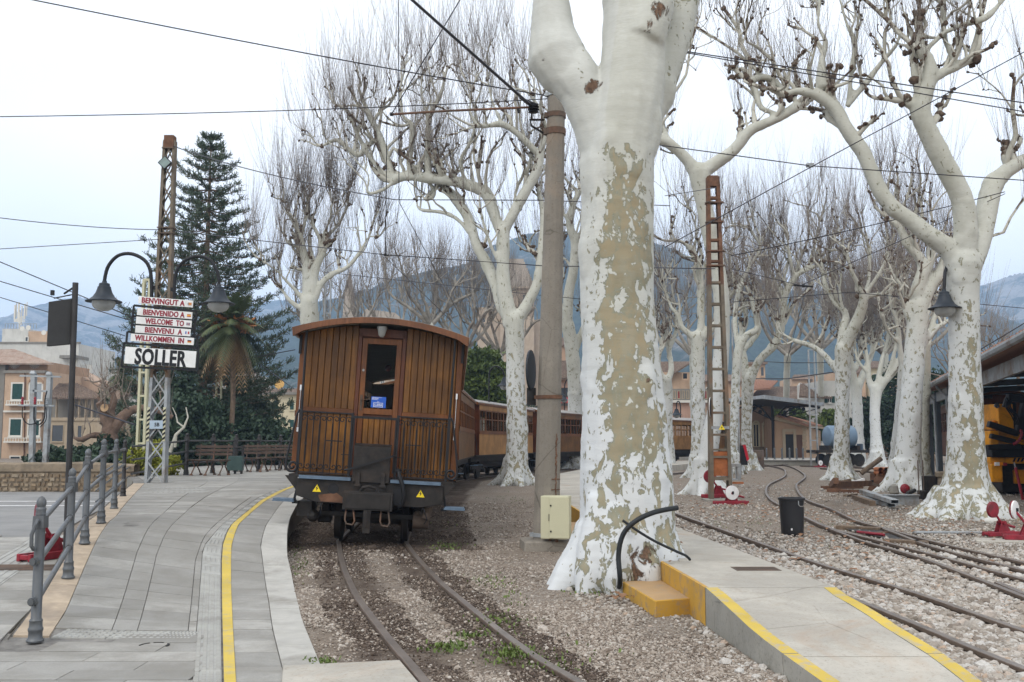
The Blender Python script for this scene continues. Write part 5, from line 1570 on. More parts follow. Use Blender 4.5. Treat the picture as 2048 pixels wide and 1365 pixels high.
def side_wall(root, s, hw, y0, y1, mat, frame_mat, nwin, open_glass=True, planks=True, zb=.93, zs=1.80, zt=2.60, ztop=2.86, text=None):
 x = s * hw; L_ = y1 - y0; pitch = L_ / nwin; gap = .14
 m_ = MB()
 m_.bb(x - s * .035, x, y0, y1, zb, 1.72)
 if planks:
  k = int(L_ / .11)
  for i in range(k):
   ya = y0 + L_ * i / k; m_.bb(x, x + s * .006, ya + .004, ya + L_ / k - .004, zb + .01, 1.70)
 m_.bb(x - s * .035, x + s * .004, y0, y1, zt + .04, ztop)
 m_.build('side_panel', mat, root)
 m_ = MB(); m_.bb(x - s * .04, x + s * .022, y0, y1, 1.72, 1.80); m_.build('belt_rail', frame_mat, root)
 for i in range(nwin):
  ya, yb = y0 + pitch * i, y0 + pitch * (i + 1)
  m_ = MB(); a = ya + .015; b = yb - .015
  fr = .055
  m_.bb(x - s * .03, x + s * .01, a, a + fr, zs, zt + .04); m_.bb(x - s * .03, x + s * .01, b - fr, b, zs, zt + .04)
  m_.bb(x - s * .03, x + s * .010, a + fr, b - fr, zs, zs + .05); m_.bb(x - s * .03, x + s * .010, a + fr, b - fr, zt - .01, zt + .04)
  m_.bb(x - s * .025, x + s * .006, a + fr, b - fr, zs + .46, zs + .50)
  m_.bb(x - s * .025, x + s * .006, (a + b) / 2 - .018, (a + b) / 2 + .018, zs + .05, zt - .01)
  w = m_.build('window', frame_mat, root)
  m_ = MB(); m_.bb(x - s * .016, x - s * .010, a + fr, b - fr, zs + .05, zt - .01)
  m_.build('pane', MT['clear_glass'] if open_glass else MT['dark_glass'], w)
 for i in range(nwin + 1):
  pass
def bogie(root, y, name='bogie'):
 m_ = MB()
 for s in (-1, 1):
  m_.bb(s * .66 - .04, s * .66 + .04, y - 1.0, y + 1.0, .38, .52)
  for dy in (-.75, .75):
   m_.bb(s * .66 - .07, s * .66 + .07, y + dy - .1, y + dy + .1, .25, .48)
   m_.tube([(s * .60, y + dy, .31), (s * .78, y + dy, .31)], .09, 10)
  m_.bb(s * .5 - .05, s * .5 + .05, y - .3, y + .3, .45, .62)
  for k in range(4): m_.bb(s * .7 - .04, s * .7 + .04, y - .35 + .02 * k, y + .35 - .02 * k, .36 - .03 * k, .385 - .03 * k)
 m_.bb(-.7, .7, y - .12, y + .12, .42, .56)
 b = m_.build(name, MT['black_dirty'], root)
 for dy in (-.75, .75):
  for s in (-1, 1):
   m_ = MB(); R = Matrix.Rotation(PI / 2, 3, 'Y')
   m_.lathe([(.10, -.05), (.10, -.035), (.25, -.03), (.30, -.035), (.305, .035), (.335, .036), (.335, .062), (.29, .065), (.10, .05)], (s * .487, y + dy, .305), 26, Matrix.Rotation(PI / 2 if s < 0 else -PI / 2, 3, 'Y'))
   m_.build('wheel', MT['black_dirty'], b, smooth=.5)
  m_ = MB(); m_.tube([(-.5, y + dy, .30), (.5, y + dy, .30)], .055, 10); m_.build('axle', MT['black_dirty'], b)
 return b
# ---- last coach, the one in front of the camera
coach = thing('railway_coach', 'varnished wooden rear coach facing the camera, black scroll railing and yellow warning triangles', 'railway coach', (-1.985, 13.85, .03), 0, 'wooden railway coaches of the standing train')
coach.rotation_euler = Euler((0, math.radians(3.2), math.radians(3.1)), 'XYZ')
HW = 1.155; WY = .34
roof_parts(coach, 12.2, 1.226, 2.93, .21, -.06, MT['teak_roof'], MT['grey_roof'], .08)
# end wall: planks laid one by one
def plank_run(x0, x1, z0, zf, n, mat, y=WY, parent=coach):
 w = (x1 - x0) / n
 for i in range(n):
  a, b = x0 + i * w + .003, x0 + (i + 1) * w - .003
  d = random.uniform(-.0015, .0015)
  m_ = MB()
  za, zb_ = (zf(a), zf(b)) if callable(zf) else (zf, zf)
  c = .006
  m_.add([(a, y + .006 + d, z0), (a + c, y + d, z0), (b - c, y + d, z0), (b, y + .006 + d, z0), (b, y + .03, z0), (a, y + .03, z0),
    (a, y + .006 + d, za), (a + c, y + d, za), (b - c, y + d, zb_), (b, y + .006 + d, zb_), (b, y + .03, zb_), (a, y + .03, za)],
               [(0, 1, 7, 6), (1, 2, 8, 7), (2, 3, 9, 8), (3, 4, 10, 9), (5, 0, 6, 11), (0, 5, 4, 3, 2, 1), (6, 7, 8, 9, 10, 11)])
  m_.build('plank', mat, parent)
zr_ = lambda x: arc_z(x, 1.226, 2.93, .21) - .07
plank_run(-1.07, -.34, 1.86, zr_, 8, MT['teak']); plank_run(.34, 1.07, 1.86, zr_, 8, MT['teak'])
plank_run(-1.07, -.34, .93, 1.78, 8, MT['teak']); plank_run(.34, 1.07, .93, 1.78, 8, MT['teak'])
plank_run(-.20, .20, .93, 1.77, 5, MT['teak'], WY + .004)
for s in (-1, 1):
 m_ = MB(); m_.bb(s * 1.075, s * HW, WY - .012, WY + .09, .93, 2.93); m_.build('corner_post', MT['teak_frame'], coach, bevel=.006)
 m_ = MB(); m_.bb(s * .34, s * 1.075, WY - .028, WY + .01, 1.782, 1.858); m_.build('belt_rail', MT['teak_frame'], coach, bevel=.006)
m_ = MB()
for k in range(14):
 for s in (-1, 1):
  m_.ball((s * (.38 + k * .052), WY - .001, 2.33), .005, 5, 4)
m_.build('screw', MT['black_dirty'], coach, kind='stuff')
m_ = MB(); m_.bb(-1.07, 1.07, WY + .035, WY + .06, .93, 1.86); m_.bb(-1.07, -.29, WY + .035, WY + .06, 1.86, 2.86); m_.bb(.29, 1.07, WY + .035, WY + .06, 1.86, 2.86); m_.bb(-.29, .29, WY + .035, WY + .06, 2.86, 3.0)
m_.build('inner_lining', MT['teak_dark'], coach)
door = MB()
for s in (-1, 1): door.bb(s * .285, s * .34, WY - .02, WY + .03, .93, 2.95)
door.bb(-.34, .34, WY - .02, WY + .03, 2.90, 3.02)
door = door.build('door', MT['teak_dark'], coach, bevel=.004, label='dark framed end door with a tall window')
m_ = MB()
for s in (-1, 1): m_.bb(s * .205, s * .28, WY - .008, WY + .03, .93, 2.88)
m_.bb(-.205, .205, WY - .008, WY + .03, 2.80, 2.88); m_.bb(-.205, .205, WY - .008, WY + .03, 1.80, 1.885)
m_.build('door_frame', MT['teak_frame'], door, bevel=.004)
m_ = MB(); m_.bb(-.205, .205, WY + .012, WY + .018, 1.885, 2.80); m_.build('door_pane', MT['clear_glass'], door)
m_ = MB(); m_.bb(-.262, -.225, WY - .016, WY - .008, 1.85, 2.07); m_.tube([(-.243, WY - .03, 2.0), (-.14, WY - .035, 2.01)], .008, 6); m_.tube([(-.243, WY - .012, 2.0), (-.243, WY - .035, 2.0)], .008, 6)
m_.build('handle', MT['rust_dark'], door, bevel=.003)
m_ = MB(); m_.lathe([(.0, 0), (.018, .0), (.018, .006), (.0, .006)], (-.243, WY - .008, 2.42), 12, Matrix.Rotation(PI / 2, 3, 'X')); m_.build('key_plate', MT['galv'], door)
# blue notice behind the pane's lower edge
m_ = MB(); m_.bb(-.105, .105, WY - .004, WY + .002, 1.90, 2.055)
nt_ = m_.build('notice', MT['blue_sign'], door, label='small blue notice with white writing')
m_ = MB()
for k, (a, b) in enumerate(((-.095, .045), (-.095, -.005), (-.095, .0), (-.095, -.015))):
 zz = 2.043 - .010 * k; x = a
 while x < b:
  w = random.uniform(.004, .016); m_.bb(x, min(x + w, b), WY - .0055, WY - .0042, zz - .0022, zz + .0022); x += w + .003
for a, b, c, d in ((-.07, .065, 1.908, 1.914), (-.07, .065, 1.964, 1.970), (-.07, -.064, 1.914, 1.964), (.059, .065, 1.914, 1.964)): m_.bb(a, b, WY - .0055, WY - .0042, c, d)
for k, x in enumerate((-.052, -.033, -.018, -.004, .012, .026, .042)):
 m_.bb(x, x + .007, WY - .0055, WY - .0042, 1.925, 1.925 + (.030, .012, .028, .028, .03, .024, .028)[k])
 if k in (0, 2, 5): m_.bb(x, x + .012, WY - .0055, WY - .0042, 1.925, 1.930)
m_.bb(-.018, -.010, WY - .0055, WY - .0042, 1.975, 1.986); m_.bb(-.004, .012, WY - .0055, WY - .0042, 1.979, 1.983); m_.bb(.002, .006, WY - .0055, WY - .0042, 1.974, 1.989)
m_.build('lettering', MT['white_paint'], door)
# ceiling, floor, side walls and a few seats one sees through the pane
side_wall(coach, 1, HW, WY + .09, 12.0, MT['teak'], MT['teak_frame'], 11, True)
side_wall(coach, -1, HW, WY + .09, 12.0, MT['teak'], MT['teak_frame'], 11, True)
m_ = MB(); m_.bb(-1.12, 1.12, -.02, 12.0, .885, .925); m_.build('floor', MT['black_dirty'], coach)
m_ = MB(); m_.bb(-1.14, 1.14, 11.95, 12.0, .93, 2.85); m_.build('end_wall', MT['teak_dark'], coach)
for s in (-1, 1):
 for k in range(4):
  m_ = MB(); y = 1.6 + k * 1.25
  m_.bb(s * .22, s * 1.05, y, y + .08, 1.30, 2.05); m_.bb(s * .22, s * 1.05, y - .42, y, 1.30, 1.40)
  seat = m_.build('seat', MT['teak_dark'], coach, bevel=.02)
  m_ = MB(); m_.bb(s * .28, s * .58, y - .008, y + .09, 1.92, 2.1); m_.bb(s * .66, s * .98, y - .008, y + .09, 1.92, 2.1); m_.build('headrest_cloth', MT['white_plaster'], seat)
m_ = MB(); m_.ball((.02, 1.5, 2.55), .05, 12, 8, (1, 1, 1.1)); m_.build('red_lantern', MT['red_letter'], coach)
# lamp over the door
m_ = MB(); m_.lathe([(.07, 0), (.075, -.02), (.062, -.06), (.05, -.12), (.02, -.15)], (.0, .10, 3.03), 12)
m_.build('end_lamp', MT['globe'], coach, smooth=.6)
# corner rods and railing
for s in (-1, 1):
 m_ = MB()
 m_.tube([(s * 1.02, .03, .90), (s * 1.02, .03, 1.8), (s * 1.035, .03, 2.94)], .017, 8)
 m_.bb(s * 1.02 - .02, s * 1.02 + .02, .0, .05, .88, 1.80)
 m_.build('railing_post', MT['black'], coach)
 m_ = MB(); m_.bb(s * .315 - .018, s * .315 + .018, .0, .05, .88, 1.80); m_.build('railing_post', MT['black'], coach)
for s in (-1, 1):
 m_ = MB()
 a, b = s * .315, s * 1.02
 m_.bar((a, .025, 1.785), (b, .025, 1.785), .045, .018); m_.bar((a, .025, .955), (b, .025, .955), .03, .016)
 n = 8
 for k in range(1, n):
  x = a + (b - a) * k / n
  if k % 2 == 0:
   m_.tube([(x, .025, .96), (x, .025, 1.77)], .0085, 6)
  else:
   for q in (-1, 1):
    dx = q * abs(b - a) / n * .52
    top = spiral((x + dx, .025, 1.695), .048, 1.15, PI if q > 0 else 0, sgn=-1 if q > 0 else 1)
    m_.tube([(x + q * .006, .025, 1.30), (x + q * .006, .025, 1.60)] + [p for p in top], .0075, 5)
    bot = spiral((x + dx, .025, 1.045), .048, 1.15, PI if q > 0 else 0, sgn=1 if q > 0 else -1)
    m_.tube([(x + q * .006, .025, 1.40), (x + q * .006, .025, 1.15)] + [p for p in bot], .0075, 5)
   m_.bb(x - .014, x + .014, .01, .04, 1.33, 1.37)
 m_.bar((a + s * .12, .03, 1.40), (a + s * .34, .03, 1.40), .016, .016); m_.bar((a + s * .12, .03, 1.22), (a + s * .0, .03, 1.22), .014, .012)
 m_.build('scroll_railing', MT['black'], coach)
 # curved grab rail ending in a scroll
 m_ = MB()
 sp = spiral((s * 1.085, .0, 1.03), .085, 1.55, PI if s < 0 else 0, sgn=1 if s < 0 else -1, n=30)
 m_.tube([(s * 1.02, .02, 1.80), (s * 1.05, .015, 1.80), (s * 1.075, .01, 1.74), (s * 1.13, .0, 1.40), (s * 1.165, .0, 1.15), (s * 1.172, .0, 1.07)] + sp, [.014] * 6 + [.017] * 31, 8)
 m_.build('grab_rail', MT['black'], coach, smooth=.7)
 m_ = MB()
 m_.tube([(s * 1.10, WY - .02, 1.52), (s * 1.10, WY - .03, 2.12)], .006, 6); m_.bb(s * 1.10 - .012, s * 1.10 + .012, WY - .04, WY - .01, 2.08, 2.16); m_.bb(s * 1.10 - .012, s * 1.10 + .012, WY - .04, WY - .01, 1.50, 1.56)
 m_.build('latch_rod', MT['chrome'], coach)
 m_ = MB(); m_.bb(s * 1.13, s * 1.165, .28, .36, 2.60, 2.86); m_.build('roof_bracket', MT['black'], coach)
m_ = MB(); m_.bar((-.33, .01, 1.745), (.33, .01, 1.745), .03, .035); m_.bb(-.31, -.28, .0, .04, 1.0, 1.74); m_.bb(.28, .31, .0, .04, 1.0, 1.74)
m_.build('gate_bar', MT['black'], coach)
m_ = MB(); m_.bb(-.25, .255, -.10, -.075, .86, 1.36)
m_.add([(-.25, -.10, 1.36), (.255, -.10, 1.36), (.255, .0, 1.39), (-.25, .0, 1.39)], [(0, 1, 2, 3)])
for x in (-.17, .17): m_.bb(x - .03, x + .03, -.125, -.10, .82, 1.0); m_.bb(x - .045, x + .045, -.13, -.10, .80, .84)
m_.build('gangway_plate', MT['black_dirty'], coach, bevel=.006)
m_ = MB(); m_.bar((-.30, -.14, 1.03), (.29, -.14, 1.24), .02, .028); m_.tube([(-.30, -.14, 1.03), (-.36, -.13, 1.02)], .012, 6); m_.tube([(.29, -.14, 1.24), (.33, -.13, 1.235)], .014, 6); m_.build('plate_stay', MT['black'], coach)
m_ = MB(); m_.prism([(-1.0, -.05, .87), (1.0, -.05, .87), (1.0, -.05, .62), (.72, -.05, .56), (-.72, -.05, .56), (-1.0, -.05, .64)], (0, .08, 0))
m_.build('buffer_beam', [MT['black_dirty']], coach, bevel=.006)
m_ = MB(); m_.prism([(-.30, -.053, .60), (-.45, -.053, .70), (-.70, -.053, .66), (-.66, -.053, .575), (-.34, -.053, .57)], (0, .002, 0)); m_.build('rust_stain', MT['rust'], coach)
for s in (-1, 1):
 m_ = MB(); m_.prism([(s * 1.0, -.02, .90), (s * 1.17, -.02, .90), (s * 1.0, -.02, .70)], (0, .03, 0)); m_.build('bracket', MT['black_dirty'], coach)
 m_ = MB(); a, b = (-.97, -.27) if s < 0 else (.27, .96)
 m_.bb(a, b, -.10, .0, .885, .915); m_.bb(a, b, -.104, -.10, .872, .918)
 m_.build('footboard', MT['blue_step'], coach, bevel=.004)
 m_ = MB()
 for k in range(5): m_.bb(s * 1.03, s * 1.30, -.06 + k * .055, -.06 + k * .055 + .045, .565, .585)
 m_.bb(s * 1.02, s * 1.31, -.07, .22, .548, .564)
 stp = m_.build('side_step', MT['blue_step'], coach)
 m_ = MB(); m_.bar((s * 1.0, .08, .78), (s * 1.04, .08, .55), .03, .03); m_.bb(s * .98, s * 1.06, .05, .11, .52, .56); m_.build('step_hanger', MT['black'], stp)
 m_ = MB(); x = -.72 if s < 0 else .69; z0 = .70
 m_.prism([(x - .058, -.056, z0), (x + .058, -.056, z0), (x, -.056, z0 + .10)], (0, .004, 0))
 tri = m_.build('warning_triangle', MT['yellow_sign'], coach)
 m_ = MB(); P3 = [(.008, .085), (-.018, .045), (-.002, .048), (-.010, .012), (.018, .055), (.002, .052)]
 m_.prism([(x + a, -.058, z0 + b) for a, b in P3], (0, .0018, 0)); m_.build('lightning_bolt', MT['black_letter'], tri)
m_ = MB(); m_.lathe([(.02, -.05), (.075, -.05), (.08, -.03), (.07, 0), (.05, .0)], (-.50, -.055, .755), 14, Matrix.Rotation(PI / 2, 3, 'X')); m_.lathe([(.03, -.075), (.05, -.07), (.05, -.03)], (-.50, -.055, .755), 10, Matrix.Rotation(PI / 2, 3, 'X')); m_.build('cable_socket', MT['black'], coach)
m_ = MB(); m_.bb(-.335, .33, -.30, -.16, .50, .745); m_.bb(-.30, .30, -.31, -.30, .52, .725)
cp = m_.build('coupler_box', MT['black_dirty'], coach, bevel=.03)
m_ = MB(); m_.tube([(-.12, -.22, .74), (-.08, -.24, .80), (.0, -.25, .82), (.08, -.24, .80), (.12, -.22, .74)], .022, 8); m_.bb(-.05, .05, -.30, -.2, .20, .52); m_.tube([(0, -.27, .28), (0, -.27, .50)], .05, 8); m_.build('coupling_hook', MT['black_dirty'], cp)
for s in (-1, 1):
 m_ = MB(); x = s * .235
 m_.tube([(x - .05, -.24, .52), (x - .055, -.27, .36), (x - .03, -.27, .31), (x + .05, -.27, .30), (x + .075, -.27, .35), (x + .045, -.25, .50)], .012, 7)
 m_.build('coupling_link', MT['rust_dark'], cp)
m_ = MB(); m_.tube([(.37, -.10, 1.04), (.39, -.13, .98), (.44, -.15, .85), (.475, -.14, .70), (.46, -.12, .60), (.40, -.11, .56)], .028, 10); m_.tube([(.37, -.10, 1.03), (.368, -.10, 1.07)], .035, 10); m_.bb(.32, .44, -.09, -.05, .58, .82); m_.build('brake_hose', MT['black'], coach, smooth=.7)
m_ = MB(); m_.tube([(.72, .02, .60), (.76, -.02, .50), (.80, .0, .40), (.76, .02, .33)], .008, 6); m_.tube([(-.62, -.02, .62), (-.66, -.04, .5), (-.64, .0, .40)], .010, 6); m_.tube([(-.70, -.02, .6), (-.72, 0, .45)], .006, 5); m_.build('hanging_cables', MT['black'], coach)
m_ = MB(); m_.tube([(.60, .25, .36), (.82, .25, .36)], .11, 14); m_.ball((.66, .22, .44), .06); m_.tube([(.78, .1, .40), (.80, .12, .55)], .06, 10); m_.build('brake_cylinder', MT['rust_dark'], coach, smooth=.6)
m_ = MB(); m_.bb(-1.0, -.8, .15, .6, .35, .55); m_.ball((-.78, .2, .36), .09); m_.bb(-.7, .7, .35, .5, .36, .42); m_.bb(-.95, .95, .3, 11.6, .70, .88); m_.bb(-.35, .35, .8, 11, .45, .7); m_.build('underframe', MT['black_dirty'], coach)
bogie(coach, 1.55); bogie(coach, 10.2)
# ---- the other coaches, placed along the curve
def make_coach(L_, mat, frame, label, loc, rz, nwin, steps=True):
 c = thing('railway_coach', label, 'railway coach', loc, rz, 'wooden railway coaches of the standing train')
 roof_parts(c, L_, 1.20, 2.90, .22, 0, MT['teak_frame'], MT['grey_roof'], .07)
 for s in (-1, 1): side_wall(c, s, 1.15, .35, L_ - .35, mat, frame, nwin, True)
 for y in (.33, L_ - .37):
  m_ = MB(); m_.bb(-1.15, -.35, y, y + .04, .93, 2.9); m_.bb(.35, 1.15, y, y + .04, .93, 2.9); m_.bb(-.35, .35, y, y + .04, 2.75, 3.02); m_.bb(-.35, .35, y, y + .04, .93, 1.9)
  m_.build('end_wall', MT['teak_dark'], c)
  m_ = MB(); m_.bb(-.35, .35, y + .015, y + .02, 1.9, 2.75); m_.build('end_pane', MT['dark_glass'], c)
 m_ = MB(); m_.bb(-1.13, 1.13, .02, L_ - .02, .88, .925); m_.bb(-.9, .9, .1, L_ - .1, .68, .88); m_.bb(-.4, .4, 3, L_ - 3, .40, .68)
 for s in (-1, 1):
  m_.bar((s * .95, 2.2, .72), (s * .95, L_ / 2, .50), .02, .02); m_.bar((s * .95, L_ - 2.2, .72), (s * .95, L_ / 2, .50), .02, .02)
 m_.build('underframe', MT['black_dirty'], c)
 for y in (.12, L_ - .4):
  for s in (-1, 1):
   m_ = MB(); m_.bb(s * 1.0, s * 1.28, y, y + .28, .56, .58); stp = m_.build('side_step', MT['blue_step'], c)
   m_ = MB(); m_.tube([(s * 1.02, y, 1.80), (s * 1.10, y - .01, 1.4), (s * 1.13, y - .01, 1.05)], .014, 6); m_.build('grab_rail', MT['black'], c)
 bogie(c, 1.7); bogie(c, L_ - 1.7)
 return c
arc = [0]
for a, b in zip(AXIS_F[:-1], AXIS_F[1:]): arc.append(arc[-1] + (b - a).length)
def on_axis(s):
 for i in range(len(arc) - 1):
  if arc[i + 1] >= s:
   t = (s - arc[i]) / (arc[i + 1] - arc[i]); return AXIS_F[i].lerp(AXIS_F[i + 1], t)
 return AXIS_F[-1]
s0 = next(arc[i] for i in range(len(arc)) if AXIS_F[i].y >= 26.9)
COACHES = [(9.9, 'teak', 'teak_frame', 'second wooden coach, its windowed side just showing past the rear coach'),
           (9.9, 'teak_light', 'teak_frame', 'pale varnished coach with small paned windows left of the white trunk'),
           (9.9, 'teak', 'teak_frame', 'wooden coach mostly hidden behind the concrete mast'),
           (9.9, 'teak_dark', 'teak_frame', 'reddish wooden coach seen between the mast and the huge trunk'),
           (9.9, 'teak_light', 'teak_light', 'yellowish wooden coach by the station, right of the huge trunk')]
for L_, mt, fr, lab in COACHES:
 a, b = on_axis(s0), on_axis(s0 + L_)
 d = (b - a); make_coach(L_, MT[mt], MT[fr], lab, (a.x, a.y, .03), math.atan2(-d.x, d.y), 10)
 s0 += L_ + .75
# ---- blue tank wagon
tk = thing('tank_wagon', 'pale blue tank wagon on a black frame between two plane trunks', 'tank wagon', (P(1678, 865, 60).x, 60, 0), math.radians(-80))
m_ = MB(); R_ = Matrix.Rotation(PI / 2, 3, 'X')
m_.lathe([(.05, -.10), (.42, -.06), (.60, .03), (.66, .14), (.66, 1.6), (.60, 1.7), (.3, 1.8), (.05, 1.82)], (0, .9, 1.78), 26, R_); m_.build('tank', MT['blue_tank'], tk, smooth=.7)
m_ = MB(); m_.lathe([(.0, 0), (.22, 0), (.22, .12), (.05, .18)], (0, 0, 2.42), 14); m_.build('dome', MT['blue_tank'], tk, smooth=.6)
m_ = MB(); m_.bb(-.8, .8, -1.7, 1.7, .82, .98)
for y in (-.9, .9): m_.bb(-.6, .6, y - .1, y + .1, .98, 1.25)
for y in (-1.65, 1.65):
 for x in (-.5, .5): m_.tube([(x, y, .9), (x, y * 1.12, .9)], .09, 8)
m_.build('frame', MT['black_dirty'], tk)
m_ = MB(); m_.bb(-.7, -.1, 1.5, 1.58, .98, 1.35); m_.build('end_board', MT['blue_step'], tk)
for y in (-.95, .95):
 for x in (-.487, .487):
  m_ = MB(); m_.lathe([(.1, -.04), (.36, -.03), (.38, .03), (.1, .04)], (x, y, .39), 18, Matrix.Rotation(PI / 2, 3, 'Y')); m_.build('wheel', MT['black_dirty'], tk)
# ---------------- railings
def rail_post(parent, p, h, mat, sc=1.0, fancy=True, label=None):
 m_ = MB(); s = sc
 m_.lathe([(.075 * s, 0), (.078 * s, .012), (.062 * s, .03), (.060 * s, .07), (.066 * s, .08), (.066 * s, .095), (.058 * s, .105), (.056 * s, .14), (.060 * s, .15), (.046 * s, .165), (.043 * s, h - .22), (.043 * s, h - .06)], p, 14)
 m_.box((p[0], p[1], p[2] + h - .155), (.105 * s, .105 * s, .11 * s), taper=.94)
 m_.lathe([(.05 * s, h - .10), (.036 * s, h - .09), (.030 * s, h - .075), (.046 * s, h - .068), (.046 * s, h - .06), (.036 * s, h - .05), (.044 * s, h - .03), (.042 * s, h - .005), (.028 * s, h + .015), (.008 * s, h + .028)], p, 12)
 return m_.build('post', mat, parent, world=True, smooth=.7, label=label)
rl = thing('handrail', 'grey iron handrail with acorn-topped posts climbing beside the paved ramp', 'railing', GF(70, 1285, zplat))
posts = [GF(x, y, zplat) for x, y in ((70, 1284), (136, 1157), (169, 1088), (202, 1047), (228, 1018), (246, 993))]
for i, p in enumerate(posts):
 rail_post(rl, p, 1.0, MT['dark_metal'] if i == 5 else MT['rail_grey'], .78, label='darker post at the upper end' if i == 5 else None)
for k, hh in enumerate((.845, .57, .29)):
 for a, b in zip(posts[:-1], posts[1:]):
  m_ = MB(); za = Vector((0, 0, hh)); m_.tube([a + za, b + za], .0215, 10)
  m_.tube([a + za + (b - a).normalized() * .03, a + za + (b - a).normalized() * .06], .032, 10)
  m_.tube([b + za - (b - a).normalized() * .03, b + za - (b - a).normalized() * .06], .032, 10)
  m_.build('rail', MT['rail_grey'], rl, world=True, smooth=.6)
m_ = MB(); p = posts[0]
m_.tube([p + Vector((.0, -.045, .86)), p + Vector((-.0, -.075, .83)), p + Vector((-.02, -.085, .76)), p + Vector((-.02, -.08, .68)), p + Vector((-.015, -.05, .65))], .014, 8)
for hh in (.57, .29): m_.tube([p + Vector((0, -.04, hh)), p + Vector((0, -.085, hh))], .030, 12); m_.tube([p + Vector((0, -.085, hh)), p + Vector((0, -.10, hh))], .022, 10)
m_.build('end_ring', MT['rail_grey'], rl, world=True, smooth=.6)
# lower street-side railing behind the first one
rl2 = thing('handrail', 'second grey handrail slanting down behind the upper posts towards the street', 'railing', G(262, 966, .2))
q = [G(262, 966, .25), G(222, 1003, .0), G(190, 1040, -.1)]
q[1].z = .06; q[2].z = .03
rail_post(rl2, q[0], .95, MT['dark_metal'])
for hh in (.8, .5, .25):
 m_ = MB(); m_.tube([q[0] + Vector((0, 0, hh)), q[1] + Vector((0, 0, hh)), q[2] + Vector((0, 0, hh * .9))], .018, 8); m_.build('rail', MT['rail_grey'], rl2, world=True)
# far railing behind the benches
rl3 = thing('handrail', 'dark iron railing with knobbed posts running behind the park benches', 'railing', GF(372, 951, zplat))
fp = [GF(262, 966, zplat), GF(372, 951, zplat), GF(425, 946.5, zplat), GF(471, 943.5, zplat), GF(517, 941, zplat), GF(560, 939, zplat), GF(600, 937, zplat)]
for p in fp[1:]: rail_post(rl3, p, 1.22, MT['dark_metal'], 1.25)
for hh in (1.02, .70, .36):
 m_ = MB(); m_.tube([p + Vector((0, 0, hh - (.15 if i == 0 else 0))) for i, p in enumerate(fp)], .026, 8); m_.build('rail', MT['dark_metal'], rl3, world=True)
# ---------------- benches and the green litter box
def bench(loc, rz, label, L_=1.7):
 b = thing('park_bench', label, 'bench', loc, rz, 'park benches on the platform')
 for k in range(3):
  m_ = MB(); m_.box((0, .20 + .015 * k, .62 + .11 * k), (L_, .03, .08)); m_.build('slat', MT['bench'], b, bevel=.006)
  m_ = MB(); m_.box((0, -.22 + .14 * k, .45), (L_, .11, .03)); m_.build('slat', MT['bench'], b, bevel=.006)
 for s in (-1, 0, 1):
  x = s * (L_ / 2 - .15); m_ = MB()
  m_.tube([(x, -.30, .0), (x, -.24, .10), (x, -.10, .25), (x, -.20, .38), (x, -.25, .44)], .022, 6)
  m_.tube([(x, .28, .0), (x, .20, .12), (x, .06, .26), (x, .17, .42), (x, .20, .60), (x, .26, .92)], .022, 6)
  m_.bb(x - .02, x + .02, -.25, .2, .415, .435)
  for yy in (-.30, .28): m_.lathe([(.055, 0), (.05, .03), (.03, .05)], (x, yy, 0), 8)
  m_.build('iron_leg', MT['rust_dark'], b)
 return b
for (px, py, rz, lab, L_) in ((420, 951, -.20, 'park bench with brown slats nearest the lattice mast, left of the green litter box', 1.2), (508, 944, -.16, 'park bench immediately right of the green litter box', 1.0), (546, 941, -.14, 'middle park bench of the row right of the litter box', 1.0), (584, 939, -.12, 'park bench partly hidden by the rear coach', 1.0)):
 bench(GF(px, py, zplat), rz, lab, L_)
lb = thing('litter_box', 'dark green metal litter box on legs between the park benches', 'litter bin', GF(470, 948, zplat))
m_ = MB(); m_.bb(-.24, .24, -.12, .12, .10, .55); m_.build('bin_body', simple('green_bin_paint', (.05, .085, .08), .5), lb, bevel=.01)
m_ = MB(); m_.bb(-.25, .25, -.13, .13, .80, .86); m_.bb(-.05, .05, -.1, .1, .55, 1.0); m_.bb(-.24, -.21, -.1, .1, .55, .8); m_.bb(.21, .24, -.1, .1, .55, .8); m_.build('hood', MT['dark_metal'], lb)
for x in (-.2, 0, .2):
 m_ = MB(); m_.bb(x - .012, x + .012, -.1, .1, 0, .10); m_.build('leg', MT['black'], lb)
